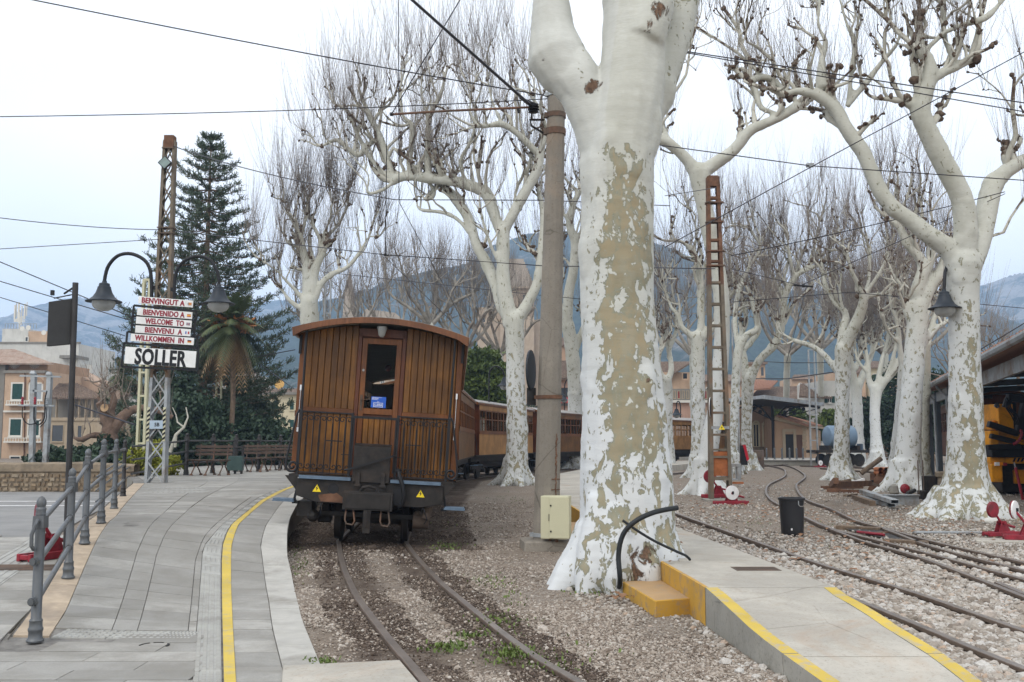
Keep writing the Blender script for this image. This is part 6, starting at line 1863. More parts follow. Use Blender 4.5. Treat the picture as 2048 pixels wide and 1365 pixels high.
# ---------------- lattice masts
def lattice(name, label, base, H, w0, w1, d0, d1, mats, split=None, style='X', nb=10, group=None, rz=0, lean=(0, 0), legw=.07, cat='mast'):
 r = thing(name, label, cat, base, rz, group)
 def corner(i, j, t): return Vector((i * (w0 + (w1 - w0) * t) / 2 + lean[0] * t, j * (d0 + (d1 - d0) * t) / 2 + lean[1] * t, H * t))
 cuts = [0, 1] if split is None else [0, split, 1]
 for k, (a, b) in enumerate(zip(cuts[:-1], cuts[1:])):
  for i in (-1, 1):
   m_ = MB()
   for j in (-1, 1): m_.bar(corner(i, j, a), corner(i, j, b), legw, .02, up=Vector((0, 1, 0)))
   p, q_ = corner(i, 0, a), corner(i, 0, b)
   m_.bar(p + Vector((i * legw * .35, 0, 0)), q_ + Vector((i * legw * .35, 0, 0)), .012, max(.05, (d0 + d1) / 2 - .02), up=Vector((0, 1, 0)))
   m_.build('leg', mats[min(k, len(mats) - 1)], r)
 for k in range(nb):
  t0, t1 = k / nb, (k + 1) / nb; mt = mats[0 if (split is None or t0 < split) else -1]
  m_ = MB()
  if style == 'X':
   for j in (-1,):
    m_.bar(corner(-1, j, t0), corner(1, j, t1), .035, .008, up=Vector((0, 1, 0))); m_.bar(corner(1, j, t0), corner(-1, j, t1) + Vector((0, .01, 0)), .035, .008, up=Vector((0, 1, 0)))
    m_.bar(corner(-1, 1, t0), corner(1, 1, t1), .035, .008, up=Vector((0, 1, 0)))
  elif style == 'rung':
   for j in (-1, 1): m_.bar(corner(-1, j, t1), corner(1, j, t1), .055, .012, up=Vector((0, 1, 0)))
  else:
   m_.bar(corner(-1, -1, t0), corner(1, -1, t1), .03, .01, up=Vector((0, 1, 0)))
  m_.build('brace', mt, r)
 return r
B1 = GF(312, 966, zplat); sc1 = B1.y / 2000
lm = lattice('lattice_mast', 'tall lattice mast carrying the welcome signs, grey below and rust-brown above', B1, 8.48, .42, .235, .24, .16, [MT['galv'], MT['rust_beige']], .30, 'X', 16, legw=.068, lean=(.05, 0))
m_ = MB(); m_.box((.05, 0, 8.45), (.25, .22, .32)); m_.build('cap_plate', MT['rust'], lm, bevel=.01)
for zz in (6.12, 6.26, 8.28):
 m_ = MB(); m_.box((.04, 0, zz), (.40 if zz < 8 else .30, .26, .03)); m_.build('clamp', MT['rust_dark'], lm)
for s in (-1, 1):
 for k in range(7):   # hazard bands
  z0 = 1.02 + k * .11
  m_ = MB(); x = s * (.208 - .011 * z0)
  m_.prism([(x - .034, -.147, z0), (x + .034, -.147, z0 + .05), (x + .034, -.147, z0 + .105), (x - .034, -.147, z0 + .055)], (0, .004, 0)); m_.build('hazard_band', MT['black_letter'], lm)
 m_ = MB(); x = s * .194; m_.bb(x - .035, x + .035, -.142, -.139, 1.0, 1.82); m_.build('hazard_ground', MT['cream_box'], lm)
m_ = MB(); m_.bb(-.15, .17, -.16, -.155, 1.30, 1.50); pl = m_.build('number_plate', simple('pale_blue_plate', (.36, .44, .52), .5, var=.05), lm, label='small pale plate reading 5B')
def fit_text(s, w, h, mat, name, parent, cx, cz, y, bold=.02, track=1.0):
 o = text_mesh(s, 1.0, mat, name, parent, (0, 0, 0), (0, 0, 0), 1.0, bold, depth=.0, track=track)
 me = o.data
 co = np.empty(len(me.vertices) * 3); me.vertices.foreach_get('co', co); co = co.reshape(-1, 3)
 lo, hi = co.min(0), co.max(0)
 cap_lo, cap_hi = lo[1], hi[1]
 x = (co[:, 0] - (lo[0] + hi[0]) / 2) / (hi[0] - lo[0]) * w; z = (co[:, 1] - (cap_lo + cap_hi) / 2) / (cap_hi - cap_lo) * h
 out = np.stack([x + cx, np.full(len(co), y), z + cz], 1)
 fs = [tuple(p.vertices) for p in me.polygons]; nv = len(out); dx = w * .0012 + h * .007; V = []; Fq = []
 for k, q in enumerate((-1.5, -.5, .5, 1.5)):
  V.append(out + np.array([q * dx, -.0004 * k, (h * .008) * (1 if k % 2 else -1)])); Fq += [tuple(i + nv * k for i in f) for f in fs]
 m2 = bpy.data.meshes.new(name); m2.from_pydata([tuple(v) for v in np.concatenate(V)], [], Fq); m2.materials.append(mat); o.data = m2
 return o
fit_text('5B', .12, .09, MT['black_letter'], 'lettering', pl, .03, 1.40, -.163)
# diamond lamp high on the mast
dl = thing('square_lamp', 'small diamond-mounted floodlight near the top of the welcome mast', 'lamp', P(330, 326, B1.y - .2))
m_ = MB(); m_.box((0, 0, 0), (.25, .06, .25), Matrix.Rotation(PI / 4, 3, 'Y')); m_.tube([(0, .03, 0), (0, .2, 0)], .02, 6); m_.build('housing', MT['black'], dl, bevel=.006)
m_ = MB(); m_.box((0, -.034, 0), (.21, .006, .21), Matrix.Rotation(PI / 4, 3, 'Y')); m_.build('glass', simple('green_grey_glass', (.20, .26, .245), .2), dl)
# ---- the welcome boards
YS = B1.y - .35; K = YS / 2000
sg = thing('welcome_sign', 'white multilingual welcome boards over a large town-name board in black frames', 'sign', P(318, 735, YS))
sg.rotation_euler = Euler((0, math.radians(2.4), math.radians(18)), 'XYZ')
def sxy(zx, zy):   # crop pixel (x8.03) -> local metres, undoing the tilt of the boards
 px = 230 + zx * .12454; py = 580 + zy * .12454
 dx = (px - 318) * K / math.cos(math.radians(18)); dz = (735 - py) * K + dx * .0
 c_, s_ = math.cos(math.radians(3.7)), math.sin(math.radians(3.7))
 return dx * c_ - dz * s_ * .55, dz * c_ + dx * s_ * 1.14
boards = [('BENVINGUT A', (370, 90, 1170, 160, 205), (420, 1045), 92), ('BIENVENIDO A', (360, 280, 1165, 352, 395), (448, 1050), 92), ('WELCOME  TO', (350, 420, 1160, 490, 535), (482, 1045), 92),
          ('BIENVENU  A', (345, 562, 1150, 632, 680), (485, 1025), 92), ('WILLKOMMEN  IN', (285, 698, 1203, 772, 818), (345, 1055), 92), ('SÓLLER', (215, 915, 1245, 985, 1185), (360, 1105), 262)]
mw = [MT['white_paint'], MT['red_letter'], MT['black_letter']]
flagc = dict(r=simple('flag_red', (.45, .03, .03), .5, var=.05), y=simple('flag_yellow', (.75, .42, .05), .5, var=.05), o=simple('flag_orange', (.62, .24, .07), .5, var=.05), b=simple('flag_blue', (.04, .10, .42), .5, var=.05), w=MT['white_disc'], k=MT['black_letter'], g=simple('flag_grey', (.22, .22, .28), .5, var=.05))
for bi, (txt, (xa, ya, xb, yb, yc), (ta, tb), th) in enumerate(boards):
 x0, z0 = sxy(xa, ya); x1, z1 = sxy(xb, yb); _, z2 = sxy(xa, yc)
 zt = (z0 + z1) / 2; H_ = z0 - z2
 m_ = MB(); m_.bb(x0, x1, -.02, .01, zt - H_, zt)
 bd = m_.build('board', MT['white_paint'], sg, bevel=.004)
 tx0 = x0 + (ta - xa) / (xb - xa) * (x1 - x0); tx1 = x0 + (tb - xa) / (xb - xa) * (x1 - x0)
 big = bi == 5
 hgt = th * .12454 * K
 if big:
  fit_text('SOLLER', tx1 - tx0, hgt, MT['black_letter'], 'lettering', bd, (tx0 + tx1) / 2, zt - H_ / 2 - .006, -.024, .026, 1.05)
  ax = tx0 + (tx1 - tx0) * .285; m_ = MB(); az = zt - H_ / 2 + hgt * .5 + .004; m_.prism([(ax, -.0245, az), (ax + .022, -.0245, az), (ax + .055, -.0245, az + .045), (ax + .035, -.0245, az + .045)], (0, .001, 0)); m_.build('accent', MT['black_letter'], bd)
 else: fit_text(txt, tx1 - tx0, hgt, MT['red_letter'], 'lettering', bd, (tx0 + tx1) / 2, zt - H_ / 2, -.024, .028, 1.05)
 fx0 = x1 - (.125 if bi < 4 else .15); fz = zt - H_ * .52; fw, fh = .088, .062
 def fl(parts):
  for (a, b, c, d, col) in parts:
   m_ = MB(); m_.bb(fx0 + a * fw, fx0 + b * fw, -.026, -.0215, fz - fh / 2 + c * fh, fz - fh / 2 + d * fh); m_.build('flag_field', flagc[col], bd)
 if bi == 0: fl([(0, .25, 0, 1, 'g'), (.05, .22, .1, .9, 'w'), (.25, 1, 0, 1, 'o'), (.25, 1, .45, .55, 'y')])
 if bi == 1: fl([(0, 1, 0, .26, 'r'), (0, 1, .26, .74, 'y'), (0, 1, .74, 1, 'r')])
 if bi == 2: fl([(0, .4, 0, .38, 'g'), (.6, 1, 0, .38, 'g'), (0, .4, .62, 1, 'g'), (.6, 1, .62, 1, 'g'), (.46, .54, 0, 1, 'r'), (0, 1, .46, .54, 'r')])
 if bi == 3: fl([(0, .33, 0, 1, 'b'), (.33, .67, 0, 1, 'w'), (.67, 1, 0, 1, 'r')])
 if bi == 4: fl([(0, 1, 0, .33, 'y'), (0, 1, .33, .67, 'r'), (0, 1, .67, 1, 'k')])
def fbar(a, b, w=.045):
 x0, z0 = sxy(*a); x1, z1 = sxy(*b)
 m_ = MB(); m_.bar((x0, .03, z0), (x1, .03, z1), .05, w, up=Vector((0, 1, 0))); m_.build('frame_bar', MT['black'], sg)
for a, b in (((305, 240), (1220, 325)), ((305, 240), (288, 690)), ((1220, 325), (1200, 760)), ((230, 665), (300, 672)), ((230, 665), (222, 850)), ((1200, 752), (1255, 757)), ((1255, 757), (1250, 935)), ((190, 850), (1275, 935)), ((190, 850), (170, 1230)), ((1275, 935), (1265, 1290)), ((170, 1230), (1265, 1290)),
             ((300, 415), (1210, 480)), ((300, 556), (1205, 622)), ((300, 690), (1205, 760))): fbar(a, b)
# ---- gooseneck lamps
def bell_lamp(label, top, R, arm=None, group='bell-shaped street lamps', glob=True):
 """top: where the shade hangs from; arm: list of world points"""
 r = thing('street_lamp', label, 'lamp', top, 0, group)
 s = R / .42
 m_ = MB(); m_.lathe([(.05 * s, .05 * s), (.06 * s, .0), (.12 * s, -.02 * s), (.13 * s, -.09 * s), (.15 * s, -.10 * s), (.16 * s, -.15 * s), (.19 * s, -.24 * s), (.25 * s, -.34 * s), (.33 * s, -.41 * s), (.42 * s, -.445 * s), (.42 * s, -.465 * s), (.32 * s, -.45 * s), (.20 * s, -.38 * s)], (0, 0, 0), 24)
 m_.build('shade', MT['lamp_black'], r, smooth=.6)
 m_ = MB(); m_.lathe([(.27 * s, -.45 * s), (.272 * s, -.50 * s), (.25 * s, -.57 * s), (.20 * s, -.63 * s), (.12 * s, -.67 * s), (.03 * s, -.685 * s)], (0, 0, 0), 22); m_.build('globe', MT['globe'], r, smooth=.9)
 m_ = MB(); m_.tube([(0, 0, -.38 * s), (0, 0, -.52 * s)], .07 * s, 10); m_.build('bulb', MT['white_disc'], r)
 if arm:
  m_ = MB(); m_.tube([Vector(p) for p in arm], .043 * s, 10); m_.build('arm', MT['black'], r, world=True, smooth=.7)
 return r
Yl = B1.y - .15
def arcpts(pl, Y): return catmull([P(x, y, Y) for x, y in pl], .08)
bell_lamp('left gooseneck lamp with a frosted globe beside the welcome boards', P(209, 566, Yl), .43, arcpts([(303, 604), (303, 570), (300, 540), (288, 520), (262, 508), (236, 512), (217, 532), (210, 555), (209, 566)], Yl))
bell_lamp('right gooseneck lamp with a frosted globe in front of the conifer', P(438, 573, Yl), .40, arcpts([(349, 608), (349, 570), (353, 543), (368, 523), (393, 513), (418, 519), (433, 540), (438, 560), (438, 573)], Yl))
m_ = MB(); m_.bar(P(303, 575, Yl), P(318, 577, Yl + .1), .02, .1); m_.bar(P(334, 578, Yl + .1), P(349, 580, Yl), .02, .1); m_.build('lamp_bracket', MT['black'], lm, world=True)
bell_lamp('dark bell lamp hanging beside the right-hand plane trunk', P(1888, 583, 18.6), .30, [P(1888, 583, 18.6), P(1890, 545, 18.6), P(1896, 525, 18.8)])
bell_lamp('far gooseneck lamp in front of the green pine bush', P(1009, 756, 40), .30, arcpts([(978, 850), (978, 760), (980, 742), (990, 733), (1002, 737), (1008, 748), (1009, 756)], 40))
bell_lamp('far gooseneck lamp above the coach roof beside the pinkish house', P(1128, 790, 60), .3, arcpts([(1129, 830), (1129, 780), (1131, 765), (1138, 757), (1150, 757), (1158, 765)], 60))
bell_lamp('far lamp on a curved bracket above the yellowish coach', P(1353, 818, 64), .36, arcpts([(1361, 836), (1361, 815), (1359, 805), (1356, 803), (1353, 808), (1353, 818)], 64))
# ---------------- dark panel on a pole at the left
pb = G(131, 1128, .03)
pn = thing('panel_pole', 'dark brown pole holding a blank dark rectangular panel with two brackets', 'sign', pb)
topp = P(151, 566, pb.y)
m_ = MB(); m_.tube([(0, 0, 0), topp - pb], .034, 12); m_.lathe([(.06, 0), (.06, .02), (.04, .03)], (0, 0, 0), 12); m_.build('pole', MT['dark_metal'], pn, smooth=.6)
Yp = pb.y
m_ = MB(); c = [P(97, 604, Yp - .12), P(148, 597, Yp + .02), P(144, 688, Yp + .02), P(93, 693, Yp - .12)]
m_.prism(c, (.01, .05, 0)); m_.build('panel', simple('faded_black_panel', (.04, .04, .04), .75, var=.15), pn, world=True, bevel=.004)
m_ = MB(); m_.tube([P(108, 597, Yp), P(148, 589, Yp)], .008, 6); m_.tube([P(128, 588, Yp), P(148, 575, Yp)], .012, 6); m_.box(P(105, 586, Yp), (.035, .04, .06)); m_.build('bracket', MT['black'], pn, world=True)
# ---------------- point levers
def lever(label, loc, rz, s=1.0, disc='red', face=0.0, flat=False):
 r = thing('point_lever', label, 'point lever', loc, rz, 'red railway point levers')
 m_ = MB(); m_.bb(-.32 * s, .32 * s, -.09 * s, -.05 * s, .0, .07 * s); m_.bb(-.32 * s, .32 * s, .05 * s, .09 * s, .0, .07 * s); m_.bb(-.32 * s, -.27 * s, -.05 * s, .05 * s, .02, .06 * s); m_.build('base_frame', MT['red_paint'], r, bevel=.006)
 m_ = MB()
 for y in (-.05, .05):
  m_.prism([(-.10 * s, y * s - .006, .07 * s), (.12 * s, y * s - .006, .07 * s), (.045 * s, y * s - .006, .24 * s), (-.03 * s, y * s - .006, .24 * s)], (0, .012, 0))
 m_.tube([(0, -.08 * s, .21 * s), (0, .08 * s, .21 * s)], .025 * s, 8); m_.build('cheek', MT['red_paint'], r)
 m_ = MB(); top = Vector((-.16 * s, 0, .42 * s)) if not flat else Vector((0, -.05 * s, .22 * s))
 m_.tube([(0, 0, .2 * s), top], .018 * s, 8); m_.tube([(0, 0, .2 * s), (.26 * s, 0, .13 * s)], .02 * s, 6); m_.build('lever_arm', MT['red_paint'], r)
 R_ = Matrix.Rotation(face, 3, 'Z') @ Matrix.Rotation(PI / 2, 3, 'X')
 m_ = MB(); m_.lathe([(.0, -.03 * s), (.10 * s, -.035 * s), (.13 * s, -.02 * s), (.13 * s, .0), (.0, .0)], top, 22, R_); m_.build('weight_disc', MT['red_paint'], r)
 m_ = MB(); m_.lathe([(.0, .002), (.13 * s, .002), (.128 * s, .022 * s), (.05 * s, .026 * s), (.004, .027 * s)], top, 22, R_)
 dd = m_.build('disc_face', MT['white_disc'] if disc == 'white' else MT['red_paint'], r)
 if disc == 'white':
  m_ = MB(); nrm = R_ @ Vector((0, 0, .032 * s)); m_.box(top + nrm + Vector((.01, 0, 0)), (.035 * s, .012, .05 * s)); m_.build('spindle', MT['black'], dd)
 return r
lever('point lever with a round white weight disc beside the rusty lattice mast', G(1462, 1010, .02), 0.2, 1.25, 'white', 0.0, True)
lever('point lever whose plain red disc shows between the mast legs and the whitewashed roots', G(1436, 996, .02), .2, 1.3, 'red', 0.0)
lever('red point lever with raised round weight at the foot of the right-hand tree', G(2004, 1072, .06), .30, .92, 'red', .2)
lever('red point lever cut by the right picture edge with a white-faced weight', G(2056, 1080, .06), -.25, 1.0, 'white', 1.0)
lever('red point lever standing on the street behind the iron handrail', G(100, 1117, .04), 1.2, 1.25, 'red', .9)
lever('tiny red point lever far off in front of the station platform', G(1640, 935, .05), .3, 1.1, 'white', .0, True)
m_ = MB(); lv = thing('point_rod', 'long slanting red rod rising beside the yellow machine', 'lever', G(2046, 1000, .06))
m_.tube([(0, 0, 0), P(2031, 935, lv.location.y) - lv.location], .035, 8); m_.build('rod', MT['red_paint'], lv)
m_ = MB(); m_.tube([P(2031, 935, lv.location.y) - lv.location, P(2028, 925, lv.location.y) - lv.location], .02, 8); m_.build('tip', MT['chrome'], lv)
bl = thing('round_weight', 'dark red ball-shaped weight lying at the foot of the swollen-footed tree', 'weight', P(1810, 978, 26.5))
m_ = MB(); m_.ball((0, 0, 0), .13, 18, 10, (1, .6, 1)); m_.tube([(.0, -.08, .0), (0, -.12, 0)], .04, 10); m_.build('ball', MT['red_paint'], bl, smooth=.8)
# slabs at the right edge
ps = thing('concrete_slab', 'flat concrete slab under the red levers at the right edge', 'slab', G(2030, 1090, 0))
m_ = MB(); m_.box((.2, 0, .03), (1.4, .5, .06), Matrix.Rotation(-.35, 3, 'Z')); m_.build('slab', MT['concrete'], ps, bevel=.01)
ps = thing('metal_plate', 'long flat grey metal strip lying on the gravel in front of the right-hand tree', 'metal plate', G(1900, 1065, .06))
m_ = MB(); m_.box((0, 0, .0), (1.1, .16, .02), Matrix.Rotation(-.08, 3, 'Z')); m_.build('strip', MT['galv'], ps)
# ---------------- rubbish bin
bp = G(1585, 1072, .02); bn = thing('rubbish_bin', 'tall round black plastic rubbish bin with handles standing on the gravel', 'bin', bp)
m_ = MB(); m_.lathe([(.16, 0), (.166, .02), (.17, .12), (.178, .30), (.186, .50), (.19, .54), (.204, .545), (.206, .575), (.196, .58), (.186, .575), (.178, .50), (.155, .05), (.02, .04)], (0, 0, 0), 28)
m_.build('bin_body', MT['bin'], bn, smooth=.6)
for s in (-1, 1):
 m_ = MB(); a0 = math.radians(-62 if s > 0 else 118)
 pts = [Vector((.205 * math.cos(a0 + t), .205 * math.sin(a0 + t), .53 - d)) * 1.0 for t, d in ((-.28, -.01), (-.27, .05), (-.15, .075), (.15, .075), (.27, .05), (.28, -.01))]
 m_.tube([p + Vector((p.x * .06, p.y * .06, 0)) for p in pts], .007, 6); m_.build('handle', MT['galv'], bn)
m_ = MB(); m_.box((-.055, -.168, .11), (.022, .006, .03)); m_.build('sticker', MT['white_disc'], bn)
# ---------------- concrete mast, its cabinet and fittings
cb = G(1092, 1100, .0); Yc = cb.y + .1
cm = thing('concrete_mast', 'tall tapering concrete mast with a cracked rusty corner and iron clamps', 'mast', (cb.x, Yc, 0))
tb = P(1114, 150, Yc) - Vector((cb.x, Yc, 0))
m_ = MB(); n = 14; pts = [Vector((0, 0, -.1)).lerp(tb, i / n) for i in range(n + 1)]; pts[0] = Vector((0, 0, -.1))
m_.tube(pts, [.186 - .062 * i / n for i in range(n + 1)], 12, ph=.2); m_.build('shaft', MT['concrete_pole'], cm, smooth=.4)
m_ = MB(); m_.box((.04, -.02, .05), (.74, .66, .17), Matrix.Rotation(.1, 3, 'Z'), .97); m_.build('footing', MT['concrete_pole'], cm, bevel=.02)
def onm(py): # centre of shaft at pixel row
 t = (1100 - py) / (1100 - 150); return tb * t + Vector((cb.x, Yc, 0)), .186 - .062 * t
for py, hh, mt in ((193, .05, 'galv'), (236, .07, 'rust_dark'), (270, .09, 'rust_dark'), (806, .05, 'rust'), (1072, .05, 'galv')):
 c, r = onm(py); m_ = MB(); m_.lathe([(r + .002, -hh / 2), (r + .012, -hh / 2), (r + .012, hh / 2), (r + .002, hh / 2)], c, 20); m_.box(c + Vector((-r - .02, -.03, 0)), (.04, .05, hh)); m_.build('clamp', MT[mt], cm, world=True)
m_ = MB()
for k in range(40):
 py = 880 + k * 4; c, r = onm(py); m_.box(c + Vector((r * .62 + random.uniform(-.008, .008), -r * .80, 0)), (random.uniform(.008, .02), .02, .035))
for py in (965, 985): c, r = onm(py); m_.tube([c + Vector((r * .3, -r - .0, 0)), c + Vector((r * .95, -r * .5, 0))], .007, 5)
m_.build('rusty_rebar', MT['rust'], cm, world=True, kind='stuff')
m_ = MB(); c, r = onm(752)
m_.lathe([(.0, -.012), (.28, -.012), (.28, .012), (.0, .012)], c + Vector((-r - .10, .05, 0)), 24, Matrix.Rotation(1.33, 3, 'Z') @ Matrix.Rotation(PI / 2, 3, 'X')); m_.build('round_sign', MT['lamp_black'], cm, world=True, label='round sign seen nearly edge-on')
m_ = MB(); c, r = onm(804); m_.box(c + Vector((-r - .08, .06, 0)), (.13, .012, .24), Matrix.Rotation(.35, 3, 'Z')); m_.build('square_sign', MT['dark_metal'], cm, world=True)
# bracket and insulators
m_ = MB(); A = P(1088, 240, Yc); B_ = P(1060, 240, Yc - .1)
m_.tube([A, B_, P(1063, 252, Yc - .1), P(1092, 270, Yc)], .016, 6); m_.tube([P(1063, 240, Yc - .1), P(1064, 222, Yc - .1)], .014, 6); m_.build('bracket_arm', MT['black_dirty'], cm, world=True)
m_ = MB(); m_.lathe([(.03, -.06), (.075, -.05), (.05, -.03), (.085, -.015), (.06, .01), (.08, .025), (.03, .05)], P(1067, 218, Yc - .1), 16); m_.build('insulator', MT['black'], cm, world=True, smooth=.6)
m_ = MB(); m_.tube([P(1076, 212, Yc - .1), P(1055, 205, Yc - .1), P(1040, 195, Yc - .15)], [.03, .035, .02], 8); m_.build('cable_clamp', MT['black'], cm, world=True)
ca = thing('cantilever_tube', 'thin iron tube reaching left from the concrete mast insulator, holding the contact wire', 'cantilever arm', P(1060, 216, Yc - .1))
m_ = MB(); m_.tube([P(1060, 215, Yc - .1), P(900, 222, Yc - .1), P(786, 229, Yc - .1)], .017, 8); m_.build('tube', MT['rust_dark'], ca, world=True)
m_ = MB(); m_.tube([P(786, 229, Yc - .1), P(780, 229, Yc - .1)], .028, 8); m_.tube([P(1036, 218, Yc - .1), P(1038, 226, Yc - .1)], .02, 6); m_.build('end_fitting', MT['black'], ca, world=True)
# cabinet
cc = P(1113, 1052, Yc - .42)
cbx = thing('electrical_cabinet', 'cream electrical cabinet with two small locks beside the concrete mast', 'cabinet', (cc.x, cc.y, .17))
m_ = MB(); RR_ = Matrix.Rotation(math.radians(-16), 3, 'Z'); h_ = M(84, cc.y)
m_.box((0, .13, h_ / 2), (.36, .26, h_), RR_); m_.build('cabinet_body', MT['cream_box'], cbx, bevel=.008)
m_ = MB(); m_.box(RR_ @ Vector((.04, -.007, 0)) + Vector((0, .0, h_ / 2)), (.27, .02, h_ - .02), RR_); dr = m_.build('door', MT['cream_box'], cbx, bevel=.005)
for zz in (.18, .78):
 m_ = MB(); m_.box(RR_ @ Vector((-.072, -.022, 0)) + Vector((0, 0, h_ * zz)), (.018, .012, .022), RR_); m_.build('lock', MT['black'], dr)
m_ = MB(); m_.box(RR_ @ Vector((-.098, -.016, 0)) + Vector((0, 0, h_ * .5)), (.006, .012, .09), RR_); m_.build('handle', MT['black'], dr)
m_ = MB(); m_.tube([(0, .12, .0), (0, .12, -.06)], .03, 8); m_.tube([(-.08, .12, .0), (-.08, .12, -.06)], .02, 8); m_.build('cable_entry', MT['rust_dark'], cbx)
# ---------------- black hoses leaning on the big tree
def hose(label, pl, r):
 h0 = thing('rubber_hose', label, 'hose', pl[0], 0, 'black hoses by the big tree')
 m_ = MB(); m_.tube(catmull(pl, .05), r, 10); m_.build('hose', MT['hose'], h0, world=True, smooth=.8)
hose('thick curved black hose arching out of the gravel in front of the huge trunk', [G(1232, 1184, .0), P(1240, 1165, 9.5), P(1237, 1110, 9.5), P(1246, 1070, 9.5), P(1268, 1045, 9.48), P(1300, 1028, 9.5), P(1330, 1020, 9.55), P(1355, 1016, 9.6)], .024)
hose('thinner straight black hose crossing behind the thick one down to the platform', [P(1245, 1041, 9.62), P(1275, 1062, 9.60), P(1310, 1083, 9.60), P(1350, 1102, 9.62), P(1372, 1112, 9.68), P(1380, 1120, 9.72)], .013)
# ---------------- rusty lattice mast in the middle
rb = G(1441, 1003, .0);
rm = lattice('lattice_mast', 'narrow rusty lattice mast with ladder-like rungs and an orange rust plate', rb, M(655, rb.y), .46, .235, .28, .16, [MT['rust_beige'], MT['rust']], .66, 'rung', 15, legw=.085, lean=(-.03, 0))
Hm = M(655, rb.y)
m_ = MB(); m_.box((-.03, 0, Hm - .12), (.27, .2, .26)); m_.build('cap_plate', MT['rust'], rm, bevel=.008)
m_ = MB(); m_.bb(-.175, .175, -.10, .06, M(50, rb.y), M(98, rb.y)); m_.build('rust_plate', MT['rust_bright'], rm)
for zz in (46, 101): m_ = MB(); m_.bb(-.24, .24, -.12, .1, M(zz, rb.y) - .02, M(zz, rb.y) + .03); m_.build('brace', MT['rust_beige'], rm)
for zz in (470, 500, 560, 600): m_ = MB(); m_.bb(-.22, .2, -.13, .12, M(zz, rb.y), M(zz, rb.y) + .035); m_.tube([(-.26, -.1, M(zz, rb.y)), (.24, -.1, M(zz, rb.y))], .012, 6); m_.build('clamp', MT['rust_dark'], rm)
m_ = MB(); m_.box((0, 0, .03), (.85, .55, .06)); m_.build('footing', MT['concrete_side'], rm, bevel=.01)
m_ = MB(); zc = M(185, rb.y); m_.lathe([(.0, -.008), (.24, -.008), (.24, .008), (0, .008)], (-.235, -.17, zc), 24, Matrix.Rotation(math.radians(72), 3, 'Z') @ Matrix.Rotation(PI / 2, 3, 'X')); os_ = m_.build('round_sign', MT['white_disc'], rm, label='round white sign with a dark ring, seen at a slant')
m_ = MB(); Rz = Matrix.Rotation(math.radians(72), 3, 'Z') @ Matrix.Rotation(PI / 2, 3, 'X'); m_.lathe([(.205, -.012), (.235, -.012), (.235, .012), (.205, .012)], (-.235, -.17, zc), 24, Rz); m_.box((-.235, -.17, zc), (.03, .02, .2), Matrix.Rotation(math.radians(72), 3, 'Z')); m_.build('dark_ring', MT['black'], os_)
m_ = MB(); zt_ = M(145, rb.y); m_.bb(-.22, .22, -.165, -.15, zt_ - .035, zt_ + .035); m_.build('brace', MT['galv'], rm)
m_ = MB(); m_.prism([(-.04, -.172, zt_ - .05), (.11, -.172, zt_ - .05), (.035, -.172, zt_ + .08)], (0, .004, 0)); wt = m_.build('warning_triangle', MT['yellow_sign'], rm)
m_ = MB(); m_.prism([(.04, -.175, zt_ + .04), (.01, -.175, zt_ - .005), (.03, -.175, zt_), (.02, -.175, zt_ - .04), (.055, -.175, zt_ + .005), (.035, -.175, zt_)], (0, .002, 0)); m_.build('lightning_bolt', MT['black_letter'], wt)
# thin pale masts further off
for (px, py, top, Y, w, lab) in ((281, 925, 560, 30, .22, 'thin pale lattice mast directly left of the welcome mast'), (434, 905, 745, 48, .28, 'thin cream lattice mast among the conifer branches'), (650, 905, 540, 55, .36, 'slim grey lattice mast rising behind the coach roof'), (1629, 925, 700, 60, .42, 'slim pale ladder-like mast in front of the station annexe'), (1474, 905, 640, 58, .3, 'thin grey mast behind the narrow plane tree')):
 b = P(px, py, Y); b.z = 0
 lattice('lattice_mast', lab, b, P(px, top, Y).z, w, w * .8, .15, .12, [MT['cream_box'] if px < 500 else MT['galv']], None, 'rung', 9, legw=.07)
m_ = MB(); nb_ = thing('name_plate', 'small white and red plate on the cream lattice mast behind a bench', 'sign', P(434, 889, 47.6)); m_.bb(-.3, .3, 0, .02, -.12, .12); m_.build('plate', MT['white_disc'], nb_)
m_ = MB(); m_.bb(-.22, .1, -.004, 0, -.04, .05); m_.build('red_bar', flagc['r'], nb_)
# ---------------- overhead wires
def wire(label, pl, wpx=1.6, sag=0.0, mat='wire', cat='overhead wire'):
 pts = [P(*p) for p in pl]
 if len(pts) == 2:
  n = 14; a, b = pts; pts = [a.lerp(b, i / n) - Vector((0, 0, sag * 4 * (i / n) * (1 - i / n))) for i in range(n + 1)]
 o = thing('overhead_wire', label, cat, pts[0], 0, 'overhead wires')
 m_ = MB(); m_.tube(pts, [max(.0025, wpx * p.y / 4000) for p in pts], 6); m_.build('wire', MT[mat], o, world=True)
 return o
Ym = Yc
wire('wire entering at the top left corner and ending at the concrete mast top clamp', [(40, -5, 8.5), (1095, 192, Ym)], 2.6, .03)
wire('nearly level wire from the left picture edge to the concrete mast clamp', [(-10, 234, 9.5), (1095, 198, Ym)], 2.2, .04)
wire('thick black cable slanting down from the top edge to the mast insulator', [(815, -8, 9), (1062, 212, Ym - .1)], 6.5, .0)
wire('wire slanting from the top edge down to the outer end of the cantilever tube', [(925, -8, 12.5), (783, 229, Ym - .1)], 2.2)
wire('vertical hanger wire right of the cantilever tube end', [(797, -8, 13), (798, 405, 13.6)], 1.8)
wire('vertical hanger dropping from the cantilever tube to the lower contact wire', [(774, 232, 13.3), (771, 512, 14.6)], 1.8)
wire('wire from the welcome mast cap running right behind the concrete mast', [(342, 291, 24.5), (790, 400, 14), ], 2.0, .1)
wire('level wire from the hanger to behind the huge trunk', [(790, 400, 14), (1090, 401, 15), (1340, 412, 18)], 1.8)
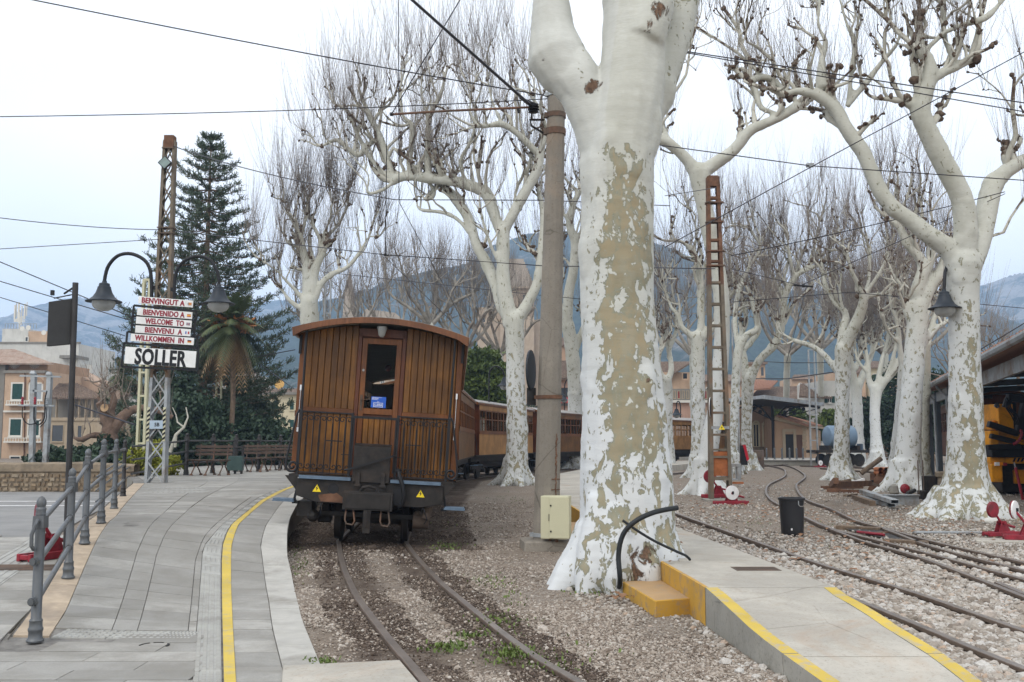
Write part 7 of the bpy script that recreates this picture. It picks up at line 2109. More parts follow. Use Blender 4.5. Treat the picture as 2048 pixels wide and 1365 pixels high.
wire('contact wire from the left edge past the welcome mast to the lattice mast', [(-10, 435, 18), (322, 460, 24.4)], 1.8, .05)
wire('contact wire stretched from the welcome mast to the concrete mast and beyond', [(345, 462, 24.4), (771, 510, 14.6), (1085, 532, 16), (1430, 538, 24)], 1.9)
wire('short wire rising from the left edge to the welcome mast clamp', [(-10, 499, 18), (320, 479, 24.4)], 1.6)
wire('stay wire slanting down right from the hanger foot over the far crowns', [(799, 406, 13.8), (935, 660, 40)], 1.6)
wire('second stay wire slanting down from the contact wire node', [(771, 515, 14.7), (900, 640, 40)], 1.5)
wire('faint wire from the slim mast behind the coach towards the huge trunk', [(650, 545, 54), (1090, 592, 40), (1180, 600, 40)], 1.3)
wire('upper of the twin wires leaving the huge trunk towards the right edge', [(1350, 100, 11), (2060, 208, 13)], 2.4)
wire('lower of the twin wires leaving the huge trunk towards the right edge', [(1350, 102, 11), (2060, 226, 12.5)], 2.2)
wire('wire with a small grey box, from the huge trunk to the right-hand tree fork', [(1300, 288, 12), (1620, 332, 15), (2060, 362, 16)], 2.2)
wire('long wire rising steeply to the right picture edge across the forked trees', [(1330, 495, 24), (1612, 340, 15), (2060, 98, 10)], 2.0)
wire('long thin wire from the lattice mast up to the right-hand tree fork', [(1462, 512, 24), (2010, 384, 18)], 1.8, .05)
wire('lower thin wire from the dark spacer to the right-hand tree fork', [(1600, 572, 30), (2010, 388, 18)], 1.5)
wire('wire from the lattice mast collar to the dark spacer bar', [(1462, 538, 24), (1600, 571, 30)], 1.6)
wire('short wire between the huge trunk and the top of the lattice mast', [(1330, 392, 20), (1432, 376, 24)], 1.6)
wire('thin level wire low behind the right-hand trees', [(1460, 605, 40), (1700, 585, 34), (2060, 618, 26)], 1.5)
wire('thin line across the gap over the station roof', [(1500, 722, 60), (1573, 726, 55), (1700, 726, 52)], 1.5)
wire('sagging black cable over the station roof to the mid-distance tree', [(1500, 758, 55), (1575, 758, 50), (1665, 745, 39)], 2.4)
wire('hanging wire from the dark spacer bar down to the station lines', [(1613, 575, 30), (1573, 726, 55)], 1.3)
wire('uppermost of three wires crossing behind the dark panel', [(-10, 520, 22), (300, 650, 40)], 2.0)
wire('middle of three wires crossing behind the dark panel', [(-10, 560, 22), (340, 665, 42)], 1.9)
wire('thin wire along the mountain foot left of the conifer', [(-10, 592, 24), (250, 672, 44)], 1.6)
wire('thick wire dropping from the twin grey posts towards the pruned tree', [(150, 810, 34), (270, 850, 32)], 3.0)
wire('wire meeting the coach roof from the conifer side', [(430, 730, 50), (590, 700, 40)], 1.8)
wire('wire running down behind the left side of the coach', [(500, 715, 50), (588, 778, 40)], 1.8)
wire('wire rising at the right edge above the shed roof', [(1960, 700, 24), (2060, 640, 18)], 2.0)
ib = thing('junction_box', 'small grey ribbed box clamped on the wire between the forked trees', 'box', P(1620, 331, 15))
for k in range(5):
 m_ = MB(); m_.bb(-.055 + k * .022, -.037 + k * .022, -.03, .03, -.028, .028); m_.build('rib', MT['galv'], ib)
m_ = MB(); m_.bb(-.06, .06, -.02, .02, -.022, .022); m_.tube([(0, 0, -.02), (0, 0, -.07)], .008, 6); m_.build('box_body', MT['galv'], ib)
sp_ = thing('wire_spacer', 'dark spacer bar hanging from the wires over the track curve', 'wire fitting', P(1607, 572, 30))
m_ = MB(); m_.bar((-.30, 0, .02), (.28, 0, -.03), .04, .05); m_.ball((0, 0, .0), .06, 8, 6); m_.build('bar', MT['black'], sp_)
sp_ = thing('wire_spacer', 'small dark spacer on the contact wire above the coach', 'wire fitting', P(771, 510, 14.6))
m_ = MB(); m_.bar((-.04, 0, 0), (.05, 0, -.01), .015, .02); m_.box((0, 0, 0), (.03, .02, .04)); m_.build('bar', MT['black'], sp_)
# ---------------- scrap and odds and ends under the right-hand trees
def scrap(label, cat, parts, group='scrap metal and timber under the trees', name='scrap_beam'):
 """parts: list of (a, b, w, h, mat, part_name)"""
 r = thing(name, label, cat, parts[0][0], 0, group)
 for a, b, w, h, mt, pn_ in parts:
  m_ = MB()
  if pn_ == 'channel':
   d = (Vector(b) - Vector(a)).normalized(); s = d.cross(Vector((0, 0, 1))).normalized()
   m_.bar(a, b, w, .012);
   for sg_ in (-1, 1): m_.bar(Vector(a) + s * sg_ * w / 2 + Vector((0, 0, h / 2)), Vector(b) + s * sg_ * w / 2 + Vector((0, 0, h / 2)), .012, h)
   m_.bar(Vector(a) + Vector((0, 0, h)), Vector(b) + Vector((0, 0, h)), w, .010)
  elif pn_ == 'i_beam':
   up = Vector((0, 0, 1)); m_.bar(a, b, .014, h)
   m_.bar(Vector(a) + up * h / 2, Vector(b) + up * h / 2, w, .02); m_.bar(Vector(a) - up * h / 2, Vector(b) - up * h / 2, w, .02)
  else: m_.bar(a, b, w, h)
  m_.build(pn_, MT[mt], r, world=True)
 return r
scrap('upper galvanised steel channel of the pair in front of the swollen-footed tree', 'steel channel', [(G(1725, 986, .16) - Vector((0, 0, 0)), G(1790, 1008, .16), .16, .08, 'galv', 'channel')])
scrap('lower galvanised steel channel lying on the gravel under the other', 'steel channel', [(G(1720, 998, .04), G(1783, 1014, .04), .16, .08, 'galv', 'channel')])
scrap('long grey steel I-beam lying in front of the swollen-footed tree', 'steel beam', [(G(1768, 1001, .14), G(1838, 1001, .14), .16, .24, 'galv', 'i_beam')])
scrap('weathered timber baulk beside the galvanised channels', 'timber beam', [(G(1708, 996, .07), G(1746, 1008, .07), .12, .13, 'timber', 'baulk')])
scrap('short rotten timber lump near the baulk', 'timber', [(G(1690, 993, .04), G(1712, 991, .04), .1, .08, 'timber', 'baulk')])
scrap('uppermost rusty curved beam of the scrap pile at the mid-distance tree', 'rusty beam', [(G(1664, 970, .45), G(1740, 967, .35), .10, .14, 'rust', 'beam'), (G(1664, 970, .45), G(1672, 962, .70), .10, .12, 'rust', 'beam')])
scrap('middle rusty beam of the scrap pile', 'rusty beam', [(G(1643, 976, .10), G(1725, 974, .12), .10, .10, 'rust', 'beam')])
scrap('lower front rusty rail of the scrap pile', 'rusty beam', [(G(1654, 981, .08), G(1728, 984, .06), .11, .09, 'rust', 'beam')])
for i, (px, py, a, l, mt, lab) in enumerate(((1680, 972, .3, .7, 'timber', 'grey twisted timber on the scrap pile, left end'), (1700, 974, -.2, .9, 'rust_dark', 'dark flat bar across the scrap pile'), (1715, 970, .5, .5, 'white_disc', 'pale splintered board on the scrap pile'), (1735, 972, .9, .6, 'black', 'bent black bar right of the scrap pile'), (1745, 975, -.6, .5, 'rust_dark', 'short dark bar leaning beside the rusty box'), (1690, 968, 1.2, .4, 'white_plaster', 'white stick standing out of the scrap pile'))):
 c = G(px, py, .2); d = Vector((math.cos(a), .2, .25 * math.sin(a * 3))) * l / 2
 scrap(lab, 'scrap', [(c - d + Vector((0, 0, .1)), c + d + Vector((0, 0, .1)), .05, .07, mt, 'bar')])
sb_ = thing('rusty_box', 'open rusty steel box filled with orange-brown pipe ends', 'steel box', G(1768, 985, 0), 0, 'scrap metal and timber under the trees')
cB = sb_.location; w_, h_ = M(48, cB.y), M(36, cB.y)
m_ = MB(); m_.prism([(-w_ * .75, 0, 0), (w_ * .5, 0, 0), (w_ * .5, 0, h_), (-w_ * .25, 0, h_)], (0, .02, 0)); m_.bb(w_ * .48, w_ * .5, 0, .6, 0, h_); m_.bb(-w_ * .25, w_ * .5, .58, .6, 0, h_); m_.build('box_side', MT['rust'], sb_)
for k in range(6):
 m_ = MB(); x = -w_ * .12 + (k % 3) * .16; z_ = h_ + .02 + .1 * (k // 3); m_.tube([(x, -.04, z_), (x + .05, .5, z_)], .07, 10, cap=False); m_.tube([(x, -.03, z_), (x + .05, .5, z_)], .055, 10, cap=False); m_.build('pipe', MT['rust_bright'], sb_, smooth=.6)
st_ = thing('stone_block', 'rounded grey stone resting against the swollen-footed tree', 'stone', P(1788, 979, 26.8))
m_ = MB(); m_.box((0, 0, 0), (.26, .2, .27), None, .7); m_.build('stone', MT['concrete_side'], st_, bevel=.05)
st_ = thing('stone_block', 'stone block at the base of the right-hand tree beside a pale kidney-shaped lump', 'stone', G(1960, 1040, 0))
m_ = MB(); m_.box((0, 0, .17), (.16, .14, .34), Matrix.Rotation(.15, 3, 'Y')); m_.build('stone', MT['concrete_side'], st_, bevel=.02)
st_ = thing('stone_block', 'pale kidney-shaped lump lying at the right foot of the right-hand tree', 'stone', G(1982, 1043, .06))
m_ = MB(); m_.ball((0, 0, 0), .14, 12, 8, (1.1, .6, .5)); m_.build('stone', MT['white_plaster'], st_, smooth=.8)
st_ = thing('stone_post', 'square stone post beside the left edge of the right-hand tree', 'stone post', G(1885, 1004, 0))
m_ = MB(); m_.box((0, 0, .30), (.17, .16, .60), Matrix.Rotation(.06, 3, 'Y')); m_.box((-.0, 0, .66), (.24, .2, .14)); m_.build('post', MT['rubble_mortar'], st_, bevel=.02)
jk = thing('track_jack', 'dark iron machine with upright rods beside the stone post', 'machine', G(1855, 1003, 0))
for x in (-.2, -.08): m_ = MB(); m_.tube([(x, 0, .1), (x, 0, 1.0)], .014, 6); m_.build('rod', MT['rust_dark'], jk)
m_ = MB(); m_.bb(-.15, .32, -.1, .25, .05, .26); m_.bb(-.05, .28, 0, .2, .26, .62); m_.tube([(-.3, -.05, .28), (-.5, -.08, .20), (-.62, -.1, .02)], [.05, .06, .04], 8); m_.build('machine_body', MT['black_dirty'], jk, bevel=.02)
# gear left of the rusty mast row
gp_ = thing('relay_pedestal', 'grey painted steel pedestal right of the rusty mast', 'pedestal', G(1470, 962, 0))
m_ = MB(); m_.bb(-.16, .22, -.1, .15, .0, .08); m_.bb(.06, .22, -.1, .15, .08, .60); m_.bb(-.22, .22, -.12, .15, .52, .64); m_.bb(-.18, -.1, -.1, .1, .08, .52); m_.build('pedestal_body', MT['galv'], gp_, bevel=.008)
eb = thing('extinguisher_box', 'small black box with a red slanting lid on a thin post', 'box', G(1482, 950, 0))
hE = P(1484, 910, eb.location.y).z
m_ = MB(); m_.tube([(0, 0, 0), (0, 0, hE + .5)], .03, 8); m_.build('post', MT['rust_dark'], eb)
m_ = MB(); m_.prism([(-.02, -.15, hE - .45), (.28, -.15, hE - .45), (.26, -.15, hE + .0), (.08, -.15, hE + .42), (-.02, -.15, hE + .42)], (0, .25, 0)); m_.build('box_body', MT['black'], eb)
m_ = MB(); m_.prism([(.08, -.17, hE + .44), (.20, -.17, hE + .44), (.34, -.17, hE - .20), (.24, -.17, hE - .28)], (0, .29, 0)); m_.build('lid', simple('bright_red_paint', (.50, .015, .03), .4, var=.1), eb)
rb_ = thing('rust_bar', 'short orange-rust steel bar lying right of the rusty mast', 'steel bar', G(1476, 968, .05))
m_ = MB(); m_.box((0, 0, .03), (.36, .08, .07)); m_.build('bar', MT['rust_bright'], rb_)
rd = thing('rust_drum', 'dark rusty drum beside the station-canopy tree', 'drum', G(1516, 938, 0))
m_ = MB(); m_.lathe([(.33, 0), (.34, .04), (.34, .55), (.35, .57), (.34, .6), (.34, 1.0), (.30, 1.02)], (0, 0, 0), 16); m_.build('drum', MT['rust_dark'], rd, smooth=.5)
# timber box and rod of the point mechanism
sw = thing('point_mechanism', 'sunken point mechanism with rusty timber boards and a red rod between the rails', 'track points', G(1765, 1072, 0))
for a, b, w, h in (((1675, 1055), (1760, 1060), .16, .07), ((1770, 1083), (1855, 1088), .18, .07), ((1740, 1068), (1800, 1064), .1, .03)):
 m_ = MB(); m_.bar(G(a[0], a[1], .05), G(b[0], b[1], .05), w, h); m_.build('board', MT['timber'] if h > .05 else MT['rust'], sw, world=True, bevel=.006)
m_ = MB(); m_.prism([G(1690, 1058, .045), G(1775, 1060, .045), G(1880, 1090, .045), G(1780, 1080, .045)], (0, 0, .004)); m_.build('pit_shade', MT['black_dirty'], sw, world=True)  # flat dark sheet painted as the shaded inside of the pit
m_ = MB(); m_.tube([G(1715, 1064, .07), G(1768, 1070, .07)], .022, 6); m_.build('red_rod', MT['red_paint'], sw, world=True)
# ---------------- foliage helpers
def leaf_cloud(name, blobs, n, size, mat, parent, kind='stuff', up=.0, seed=1, elong=1.7, hollow=.55, world=True):
 r_ = np.random.default_rng(seed)
 w = np.array([b[1][0] * b[1][1] * b[1][2] for b in blobs]) ** .7; w /= w.sum()
 which = r_.choice(len(blobs), n, p=w)
 C = np.array([tuple(b[0]) for b in blobs])[which]; R = np.array([b[1] for b in blobs])[which]
 d = r_.normal(size=(n, 3)); d /= np.linalg.norm(d, axis=1, keepdims=True)
 rad = hollow + (1 - hollow) * r_.random(n) ** .6
 # clumpy outline
 lump = 1 + .28 * np.sin(d[:, 0] * 7 + which) * np.sin(d[:, 1] * 6 + which * 2) + .22 * np.sin(d[:, 2] * 9 + which * 3)
 p = C + d * R * (rad * lump)[:, None]
 t = r_.normal(size=(n, 3)); t[:, 2] += up; t /= np.linalg.norm(t, axis=1, keepdims=True)
 s = np.cross(t, r_.normal(size=(n, 3))); s /= np.linalg.norm(s, axis=1, keepdims=True)
 sz = size * r_.uniform(.6, 1.4, n)[:, None]
 V = np.stack([p - s * sz * .5, p + s * sz * .5, p + s * sz * .3 + t * sz * elong, p - s * sz * .3 + t * sz * elong], 1).reshape(-1, 3)
 F = np.arange(4 * n).reshape(-1, 4)
 if parent is not None and world: V = V - np.array(parent.location)
 return obj_from_np(name, V, F, mat, parent, smooth=False, kind=kind)
def twig_fan(root, base, n, H, spread, r0, mat, seed, name='twigs'):
 rs = random.Random(seed); cr_ = Crown(seed, H * .5, 7, r0 * .35)
 for i in range(n):
  a = rs.uniform(0, 6.28); d = Vector((math.cos(a) * spread, math.sin(a) * spread, 1)).normalized()
  cr_.branch(base + Vector((0, 0, rs.uniform(0, H * .15))), d, H * rs.uniform(.4, .75), r0, 2, 6)
 cr_.build(root, mat, 4, mat)
# ---------------- big conifer behind the sign
YN = 50.0
npn = thing('norfolk_pine', 'tall dark conifer with tiered branches behind the welcome signs', 'conifer', (P(400, 880, YN).x, YN, 0), 0)
bx, Htop = npn.location.x, P(404, 272, YN).z
m_ = MB(); m_.tube([(0, 0, 0), (.05, 0, Htop * .5), (.1, 0, Htop - .3)], [.30, .17, .03], 10); m_.build('trunk', MT['timber'], npn)
rs = random.Random(77); bl_, tufts = [], []
nw = 31
for k in range(nw):
 t = (k / (nw - 1)); z0 = Htop * (.06 + .93 * t); py = 880 - (880 - 272) * (z0 / Htop)
 half = np.interp(py, [272, 300, 350, 420, 500, 560, 640, 720, 800, 880], [14, 36, 66, 98, 135, 155, 185, 205, 195, 160]) * YN / 2000
 nb = 8 if t < .5 else 6
 a0 = rs.uniform(0, 6.28)
 for j in range(nb):
  a = a0 + 2 * PI * j / nb + rs.uniform(-.15, .15); Lb = half * rs.uniform(.72, 1.06)
  d = Vector((math.cos(a), math.sin(a), 0)); sd = Vector((-d.y, d.x, 0))
  pts = []
  for q in range(6):
   u = q / 5; pts.append(Vector((.05 + .05 * t, 0, z0)) + d * Lb * u + Vector((0, 0, Lb * (-.10 * math.sin(PI * u * .8) + .16 * u * u * u + (.25 * u if t > .85 else 0)))))
  bl_.append((pts, [.05, .04, .032, .024, .016, .008]))
  nt = int(4 + Lb * 3.6)
  for q in range(nt):
   u = .22 + .78 * (q + rs.random()) / nt; i = min(4, int(u * 5)); p = pts[i].lerp(pts[i + 1], u * 5 - i)
   ln = (1 - u * .75) * Lb * .34 * rs.uniform(.3, 1); sgn = rs.choice((-1, 1))
   e = p + sd * sgn * ln + d * ln * .45 + Vector((0, 0, .10 * ln))
   bl_.append(([p.lerp(e, w) for w in (0, .2, .4, .6, .8, 1)], [.012] * 6))
   m = 1 + int(ln / .30)
   for w in range(m + 1): tufts.append((p.lerp(e, (w + .5) / (m + 1)), d))
C = np.array([[tuple(q) for q in p] for p, r in bl_]); R_ = np.array([r for p, r in bl_])
v, f = tubes_np(C, R_, 3); obj_from_np('branches', v, f, MT['timber'], npn, smooth=False, kind='stuff')
T_ = np.array([tuple(p) for p, d in tufts]); D_ = np.array([tuple(d) for p, d in tufts]); nper = 7
P0 = np.repeat(T_, nper, 0); D0 = np.repeat(D_, nper, 0); N_ = len(P0)
t_ = rng.normal(size=(N_, 3)) * .55 + D0 * .35; t_[:, 2] += .75; t_ /= np.linalg.norm(t_, axis=1, keepdims=True)
s_ = np.cross(t_, rng.normal(size=(N_, 3))); s_ /= np.linalg.norm(s_, axis=1, keepdims=True)
ln = rng.uniform(.12, .30, N_)[:, None]; P0 = P0 + rng.normal(size=(N_, 3)) * .05; wd = .017
V = np.stack([P0 - s_ * wd, P0 + s_ * wd, P0 + t_ * ln + s_ * wd * .8, P0 + t_ * ln - s_ * wd * .8], 1).reshape(-1, 3)
obj_from_np('needles', V, np.arange(4 * N_).reshape(-1, 4), MT['araucaria'], npn, smooth=False, kind='stuff')
# ---------------- palms
def palm(label, px, py_base, py_crown, Y, fr, nf, dead, seed, trunk_r=.3):
 rs = random.Random(seed); c = P(px, py_crown, Y); r = thing('palm_tree', label, 'palm', (c.x, Y, 0), 0)
 m_ = MB(); zt = c.z; m_.tube([(0, 0, 0), (.1, 0, zt * .5), (0, 0, zt)], [trunk_r * .8, trunk_r * .75, trunk_r], 10); m_.build('trunk', MT['timber'], r)
 V, F, V2 = [], [], []
 for k in range(nf):
  a = rs.uniform(0, 6.28); el = rs.uniform(-.55, 1.35); L_ = fr * rs.uniform(.8, 1.1); d = Vector((math.cos(a), math.sin(a), 0))
  isdead = k < dead
  if isdead: el = rs.uniform(-1.2, -.6)
  pts = []
  for q in range(11):
   u = q / 10; pts.append(Vector((0, 0, zt)) + d * L_ * u * math.cos(el) * (1 - .15 * u) + Vector((0, 0, L_ * (math.sin(el) * u - (.55 - .3 * (el > 1)) * u * u))))
  tgt = V2 if isdead else V
  for q in range(10):
   for w in range(2):
    p = pts[q].lerp(pts[q + 1], w * .5); t = (pts[q + 1] - pts[q]).normalized(); s = t.cross(Vector((0, 0, 1)))
    if s.length < .1: s = Vector((1, 0, 0))
    s.normalize(); lf = fr * .20 * math.sin(PI * min(.97, .12 + q / 11)) + .05
    for g in (-1, 1):
     e = p + s * g * lf + t * lf * .8 + Vector((0, 0, -lf * .35 + rs.uniform(-.1, .1) * lf)); wv = t * .045
     tgt.extend([tuple(p - wv), tuple(p + wv), tuple(e)])
 for VV, mt, nm in ((V, 'palm_leaf', 'fronds'), (V2, 'palm_dead', 'dry_fronds')):
  if VV: obj_from_np(nm, np.array(VV), np.arange(len(VV)).reshape(-1, 3), MT[mt], r, smooth=False, kind='stuff')
 return r
pm = palm('tall date palm with drooping dry lower fronds right of the conifer', 466, 880, 652, 45, 2.1, 76, 22, 5, .15)
leaf_cloud('fruit_stalks', [(P(450, 645, 45), (.55, .4, .28)), (P(487, 650, 45), (.4, .4, .28))], 420, .10, simple('orange_fruit_stalks', (.36, .15, .05), .8), pm, elong=3, up=.5)
palm('small dark palm in front of the pale hillside left of the lattice mast', 247, 870, 752, 60, 1.5, 34, 6, 9, .2)
# ---------------- shrubs and hedges
def shrub(label, blobs, n, size, mt, seed, cat='shrub', name='shrub', stem=True, up=.2, elong=1.5, hollow=.5):
 c = blobs[0][0]; r = thing(name, label, cat, (c[0], c[1], 0))
 leaf_cloud('foliage', blobs, n, size, MT[mt], r, seed=seed, up=up, elong=elong, hollow=hollow)
 m_ = MB()
 for b in blobs[:4]: m_.tube([(0, 0, 0), (Vector(b[0]) - r.location) * .5 + Vector((0, 0, .2)), Vector(b[0]) - r.location], [.06, .04, .02], 6)
 m_.build('stems', MT['timber'], r, kind='stuff')
 return r
Yq = 30
shrub('bright yellow-green bush growing through the railing at the mast foot', [(P(290, 925, Yq), (.55, .4, .36)), (P(335, 930, Yq), (.35, .4, .30)), (P(268, 915, Yq), (.22, .3, .22)), (P(318, 897, Yq), (.2, .3, .25)), (P(275, 942, Yq), (.3, .3, .2))], 5200, .055, 'yellow_leaf', 3)
for i, (px, py, rx, rz, Y, mt, lab) in enumerate(((370, 870, 1.9, 1.6, 44, 'ivy', 'dark ivy-covered bush behind the first bench'), (440, 875, 1.8, 1.4, 46, 'ivy', 'dark green bush behind the green litter box'), (520, 885, 1.7, 1.1, 46, 'ivy', 'dark green bush behind the middle benches'), (345, 820, 1.5, 1.5, 46, 'ivy', 'ivy mass right of the grey mast legs'),
          (575, 900, 1.2, .8, 44, 'ivy', 'low dark bush beside the coach corner'), (300, 905, .9, .7, 42, 'ivy', 'dark bush between the mast legs'), (150, 915, 1.4, .28, 34, 'ivy', 'low green growth on top of the old stone wall'), (225, 905, .9, .5, 38, 'ivy', 'green growth at the foot of the pruned tree'), (480, 820, 1.6, 1.3, 52, 'araucaria', 'dark tree crown below the palm'))):
 c = P(px, py, Y)
 shrub(lab, [(c, (rx, rx * .7, rz)), (c + Vector((-rx * .6, .3, -rz * .4)), (rx * .6, rx * .5, rz * .7)), (c + Vector((rx * .6, -.2, -rz * .35)), (rx * .6, rx * .5, rz * .7)), (c + Vector((rx * .2, .2, rz * .4)), (rx * .45, rx * .4, rz * .5))], int(4200 * rx * rz / 2 + 1500), .11, mt, 40 + i)
shrub('rounded green pine behind the coaches, left of the white trunk', [(P(965, 745, 58), (1.35, 1.2, 1.15)), (P(940, 770, 58), (.9, .9, .9)), (P(995, 775, 58), (.8, .9, .9)), (P(960, 800, 58), (1.6, 1, .9)), (P(985, 735, 58), (.6, .6, .6))], 17000, .11, 'pine', 61, cat='pine tree', name='pine_tree', up=.5, elong=2.2)
for i, (px, py, rx, rz, Y, mt, lab) in enumerate(((1800, 820, 2.6, 2.6, 75, 'ivy', 'dark hedge tree between the far trunks left of the shed'), (1745, 850, 1.8, 1.6, 78, 'ivy', 'dark green bush behind the split trunk'), (1835, 860, 1.8, 1.6, 66, 'ivy', 'dark green bush beside the shaded trunk'), (1655, 850, .8, 1.0, 76, 'pine', 'small green tree left of the white house'), (1560, 832, 2.0, 1.0, 82, 'pine', 'green treetop behind the annexe roof'), (1700, 870, 1.4, 1.0, 80, 'ivy', 'dark bush behind the blue tank wagon'),
          (1868, 800, 1.2, 1.6, 60, 'ivy', 'dark tall shrub at the far corner of the shed'), (1245, 868, 4, 1.2, 95, 'ivy', 'dark hedge behind the huge trunk'), (1075, 850, 3, 1.4, 90, 'ivy', 'dark hedge behind the concrete mast'))):
 c = P(px, py, Y)
 shrub(lab, [(c, (rx, rx * .6, rz)), (c + Vector((-rx * .6, .3, -rz * .4)), (rx * .6, rx * .5, rz * .7)), (c + Vector((rx * .6, -.2, -rz * .35)), (rx * .6, rx * .5, rz * .7))], int(2500 * rx * rz / 2 + 1200), .16, mt, 80 + i)
# leafless bushes beyond the shed
for i, (px, py, Y, H, lab) in enumerate(((1990, 725, 62, 3.2, 'bare brown bushy tree above the shed roof'), (2035, 730, 66, 2.6, 'bare brown bush at the right edge above the shed roof'), (1905, 760, 58, 3.6, 'bare brown bushy tree between the shed and the swollen-footed tree'))):
 b = P(px, py, Y); r = thing('bare_bush', lab, 'bare tree', (b.x, Y, 0)); m_ = MB(); m_.tube([(0, 0, 0), (0, 0, b.z)], [.14, .10], 7); m_.build('trunk', MT['timber'], r)
 twig_fan(r, Vector((b.x, Y, b.z)), 12, H, .8, .05, MT['twig_pale'], 900 + i)
# ---------------- the pruned tree on the left
pt = thing('pruned_tree', 'heavily cut-back brown tree with sawn limbs behind the stone wall', 'tree', (P(222, 920, 38).x, 38, 0))
def l3(l, Y): return [P(x, y, Y + dy) for x, y, w, dy in l], [w * Y / 4000 for x, y, w, dy in l]
T = [l3([(228, 935, 34, 0), (224, 900, 30, 0), (220, 860, 28, 0), (214, 825, 30, 0), (210, 812, 26, 0)], 38), l3([(222, 870, 20, 0), (240, 840, 18, 0), (262, 822, 16, .2), (290, 816, 14, .3), (318, 822, 12, .3), (345, 835, 9, .4)], 38),
     l3([(214, 830, 16, 0), (205, 815, 18, -.2), (198, 805, 14, -.3)], 38), l3([(222, 822, 14, 0), (228, 800, 12, 0), (221, 780, 8, 0), (200, 762, 5, 0)], 38), l3([(218, 885, 12, 0), (200, 872, 12, 0), (180, 872, 10, -.2), (165, 880, 10, -.3), (148, 876, 5, -.3)], 38), l3([(210, 815, 9, 0), (200, 800, 7, 0), (195, 795, 6, 0)], 38)]
bk = simple('rough_brown_bark', (.17, .115, .085), .95, var=.4, scale=5, bump=.01, dirt=(.09, .06, .045))
mb_ = MB()
for p, r in T:
 P2, R2 = resample(p, r, .15); R2 = [q * random.uniform(.85, 1.2) for q in R2]; mb_.tube(P2, R2, 9)
mb_.build('trunk', bk, pt, world=True, smooth=.8)
m_ = MB(); m_.lathe([(0, -.01), (.15, -.01), (.15, .02), (0, .02)], P(209, 816, 37.55), 14, Matrix.Rotation(PI / 2, 3, 'X')); m_.build('sawn_face', simple('sawn_wood', (.42, .28, .16), .8), pt, world=True)
cr_ = Crown(5, 1.3, 5, .018)
for p, r in T[1:]:
 for k in range(1, len(p)): cr_.branch(p[k], Vector((random.uniform(-1, 1), random.uniform(-.5, .5), random.uniform(-.1, 1))), random.uniform(.5, 1.3), .03, 1, 6)
cr_.build(pt, MT['twig_pale'], 5, MT['twig_pale'])
wb = thing('bare_branch', 'pale bare forked branch standing behind the mast, over the dark bushes', 'bare tree', (P(345, 920, 36).x, 36, 0))
m_ = MB(); m_.tube([P(340, 905, 36), P(352, 870, 36), P(368, 855, 36), P(376, 835, 36), (P(372, 815, 36))], [.07, .06, .045, .03, .02], 6); m_.tube([P(352, 870, 36), P(350, 895, 36)], [.05, .05], 6); m_.tube([P(368, 855, 36), P(355, 845, 36), P(352, 830, 36), P(345, 815, 36)], [.035, .03, .02, .012], 6); m_.build('branch', MT['branch'], wb, world=True)
# ---------------- old stone wall on the left
sw_ = thing('stone_wall', 'old rubble garden wall with a rough rendered top on the far side of the street', 'wall', (P(130, 985, 29).x, 29.2, 0))
x0, x1 = P(-160, 985, 29).x - sw_.location.x, P(262, 985, 29).x - sw_.location.x
m_ = MB(); n = 40
vs = []
for i in range(n + 1):
 x = x0 + (x1 - x0) * i / n; zt = .86 + .04 * noise.noise(Vector((x * 1.5, 0, 3))) - (.0 if x < x1 - 1.4 else (x - x1 + 1.4) * .04)
 vs += [(x, 0, .0), (x, -.0 + .02 * noise.noise(Vector((x * 3, 5, 0))), .56), (x, -.05, .60), (x, -.04 + .02 * noise.noise(Vector((x * 3, 9, 0))), zt - .05), (x, .05, zt), (x, .40, zt), (x, .42, 0)]
fs = []
for i in range(n):
 for k in range(6): fs.append((i * 7 + k, (i + 1) * 7 + k, (i + 1) * 7 + k + 1, i * 7 + k + 1))
m_.add(vs, fs); m_.build('wall_core', MT['rubble_mortar'], sw_)
z = .03
for row in range(4):
 x = x0 - row * .07; hgt = .13
 while x < x1:
  w = random.uniform(.09, .26); c = Vector((x + w / 2, -.01, z + hgt / 2 + random.uniform(-.018, .018))); m_ = MB()
  hw_, hh = w / 2 - random.uniform(.006, .03), hgt / 2 - random.uniform(.004, .028); k = random.uniform(.5, .95)
  j = lambda s=.012: random.uniform(-s, s)
  f_ = [(-hw_, .02, -hh * k + j()), (-hw_ * .7, -.035, -hh * .8), (hw_ * .75 + j(), -.035 + j(), -hh * .8), (hw_, .02, -hh * .8), (hw_, .02, hh * k + j()), (hw_ * .7, -.035 + j(), hh * .85), (-hw_ * .7, -.03, hh * .8 + j()), (-hw_, .02, hh * .9)]
  m_.add(f_, [(1, 2, 5, 6), (0, 1, 6, 7), (2, 3, 4, 5), (0, 3, 2, 1), (6, 5, 4, 7)])
  o = m_.build('stone', MT['rubble'], sw_); o.location = c; x += w
 z += hgt
